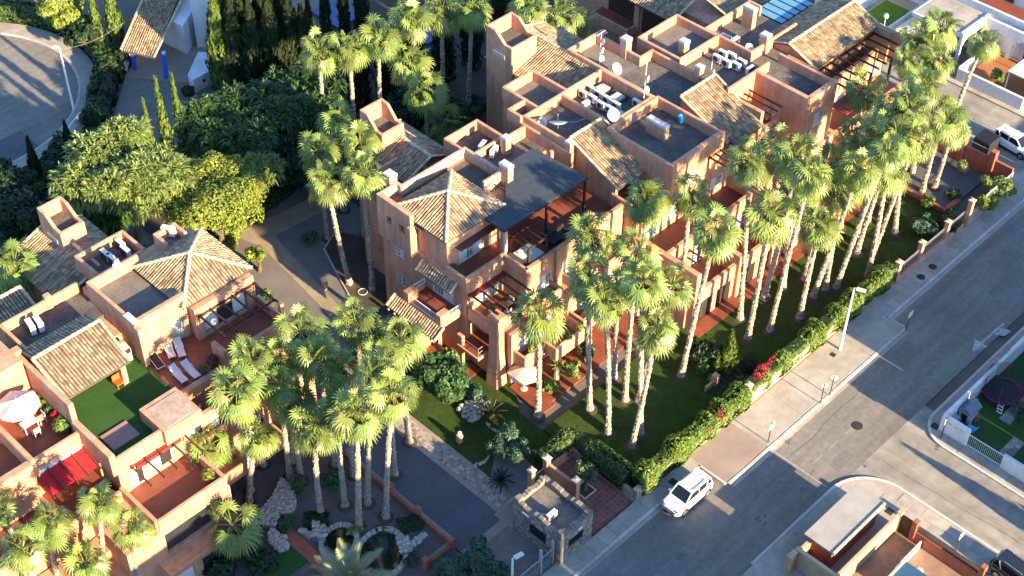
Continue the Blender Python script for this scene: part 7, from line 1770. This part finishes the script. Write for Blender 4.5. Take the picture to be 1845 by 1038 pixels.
# ------------------------------------------------------------------ pond and limestone
def pond(label, cx, cy, rx, ry, rot):
    t = thing('pond', label, 'pond', (cx, cy, 0)); w = MB(); n = 26; R = Matrix.Rotation(rot, 3, 'Z')
    e = lambda k, f: (R @ V(rx*f*math.cos(2*math.pi*k/n), ry*f*math.sin(2*math.pi*k/n), 0))+V(cx, cy, 0)
    w.prism([tuple(e(k, 1))[:2] for k in range(n)], 0, .2); w.build('water', WATER, t)
    for k in range(n):
        m = MB(); p, q, r, s = e(k+.04, 1.0), e(k+.96, 1.0), e(k+.96, 1.0+.42/rx), e(k+.04, 1.0+.42/rx); m.prism([tuple(v)[:2] for v in (p, q, r, s)], 0, .42+rnd.uniform(-.06, .06)); m.build('rim_stone', LIME, t, bevel=.05)
pond('dark heart-shaped pond lobe with pale stone rim, smaller one', 36.75, 52.3, 1.3, 1.05, .5); pond('dark pond with pale stone rim, larger one', 38.2, 49.4, 1.9, 1.55, .6)
def rocks(label, poly, h, n, name='rock_heap', s=(.14, .3), cat='rocks'):
    t = thing(name, label, cat, (sum(p[0] for p in poly)/len(poly), sum(p[1] for p in poly)/len(poly), 0)); MB().prism(poly, 0, h*.7).build('core', MORTAR, t); m = MB()
    xs = [p[0] for p in poly]; ys = [p[1] for p in poly]; k = 0
    def inside(x, y):
        c = False
        for i in range(len(poly)):
            x1, y1 = poly[i]; x2, y2 = poly[i-1]
            if (y1 > y) != (y2 > y) and x < (x2-x1)*(y-y1)/(y2-y1)+x1: c = not c
        return c
    while k < n:
        x, y = rnd.uniform(min(xs), max(xs)), rnd.uniform(min(ys), max(ys))
        if not inside(x, y): continue
        r = rnd.uniform(*s); m.blob((x, y, h*.7+rnd.uniform(-.05, .1)), r, r*rnd.uniform(.7, 1), r*.6, 6, 4, .25); k += 1
    m.build('stones', LIME, t, kind='stuff')
w_ = lambda *pp: [tuple(P(x, y, .6))[:2] for x, y in pp]
rocks('sprawling heap of small pale limestone rocks left of the pond', w_((506,862),(528,872),(535,905),(525,925),(505,925),(495,950),(470,945),(465,925),(490,895)), .9, 620, s=(.06, .13))
rocks('low block of pale limestone by the turf strip', w_((487,952),(515,965),(520,985),(503,992),(482,970)), .7, 160, s=(.09,.2))
rocks('limestone rocks at the left pond cascade', w_((565,935),(590,948),(585,972),(560,965)), .8, 90, s=(.08,.18)); rocks('limestone rocks at the right pond cascade', w_((712,968),(735,965),(742,990),(722,995)), .8, 90, s=(.08,.18))
rocks('short pale rock row right of the pond cascade', w_((735,975),(765,955),(770,962),(740,988)), .5, 50, s=(.1, .18)); rocks('short pale rock row left of the pond cascade', w_((540,945),(560,958),(556,966),(538,955)), .5, 30, s=(.1, .18))
rocks('patch of pale limestone blocks beside the corner buttress', w_((822,728),(850,715),(880,718),(868,745),(850,755),(835,745)), .3, 120, s=(.1, .22))
m = MB()
for pts_ in (((875,763),(890,775),(905,782)), ((880,825),(870,835),(858,838),(852,845)), ((955,812),(975,818)), ((905,825),(935,835))):
    for a, b in zip(pts_, pts_[1:]):
        p, q = P(*a, .1), P(*b, .1)
        for k in range(5): c = p.lerp(q, k/5); m.blob((c.x+rnd.uniform(-.1,.1), c.y+rnd.uniform(-.1,.1), .15), .13, .1, .09, 6, 4, .2)
o = m.build('edging_stones', LIME); o['kind'] = 'stuff'; tag(o, 'scattered pale edging stones on the side lawn', 'stones')
hedge('clipped low green box hedge right of the pond', [(40.7,50.2),(42.0,49.6)], 1.1, .0, .55, LEAF_D, 900, .1); hedge('clipped low green box hedge left of the pond', [(36.2,55.4),(37.4,54.3)], 1.3, .0, .5, LEAF_D, 900, .1)
struct(MB().box(29, 34.2, 52.6, 54.6, 0, .16, 0), 'turf_strip', TURF); struct(MB().box(34.2, 35.2, 50, 56, 0, .13, 0), 'pond_path', REDWALL)
rt = tag(MB().box(40.9, 41.4, 48.2, 48.7, .05, .45).build('pump_box', LIME, bevel=.06), 'pale stone pump cover between the pond and the red wall', 'box')
# walks in the front garden
struct(MB().box(57.2, 70.6, 51.0, 54.6, 0, .14, 0).box(70.6, 98.5, 47.4, 48.7, 0, .13, 0), 'garden_walk', FLOOR)
struct(MB().prism([(55.6,50.6),(57.2,50.6),(57.2,54.4),(55.9,54.4)], 0, .15), 'brick_path', FLOOR)
stp = thing('garden_steps', 'dark sleeper steps between the conifer and the ochre pillar', 'steps', (69.2, 42.5, 0))
for k in range(7): MB().box(67.6+k*.55, 68.0+k*.55, 41.6, 43.6, .08, .15+.01*k).build('step', WOOD, stp)
q = P(1288, 688, .3); tag(MB().box(q.x-.25, q.x+.25, q.y-.25, q.y+.25, .05, 1.1).box(q.x-1.2, q.x-.25, q.y-.1, q.y+.1, .05, .6).build('step_pier', STUCCO, bevel=.04), 'terracotta pier at the garden steps on the lawn', 'pillar')
o = MB()
for k in range(24):
    a = 2*math.pi*k/24; b = 2*math.pi*(k+1)/24; q = V(54.9, 70.6, .14); o.tube([q+V(.38*math.cos(a), .38*math.sin(a), 0), q+V(.38*math.cos(b), .38*math.sin(b), 0)], .03, 5, cap=False)
tag(o.build('hose_ring', PLASTIC), 'pale hose ring on the dark bed beside the side wall', 'hose')
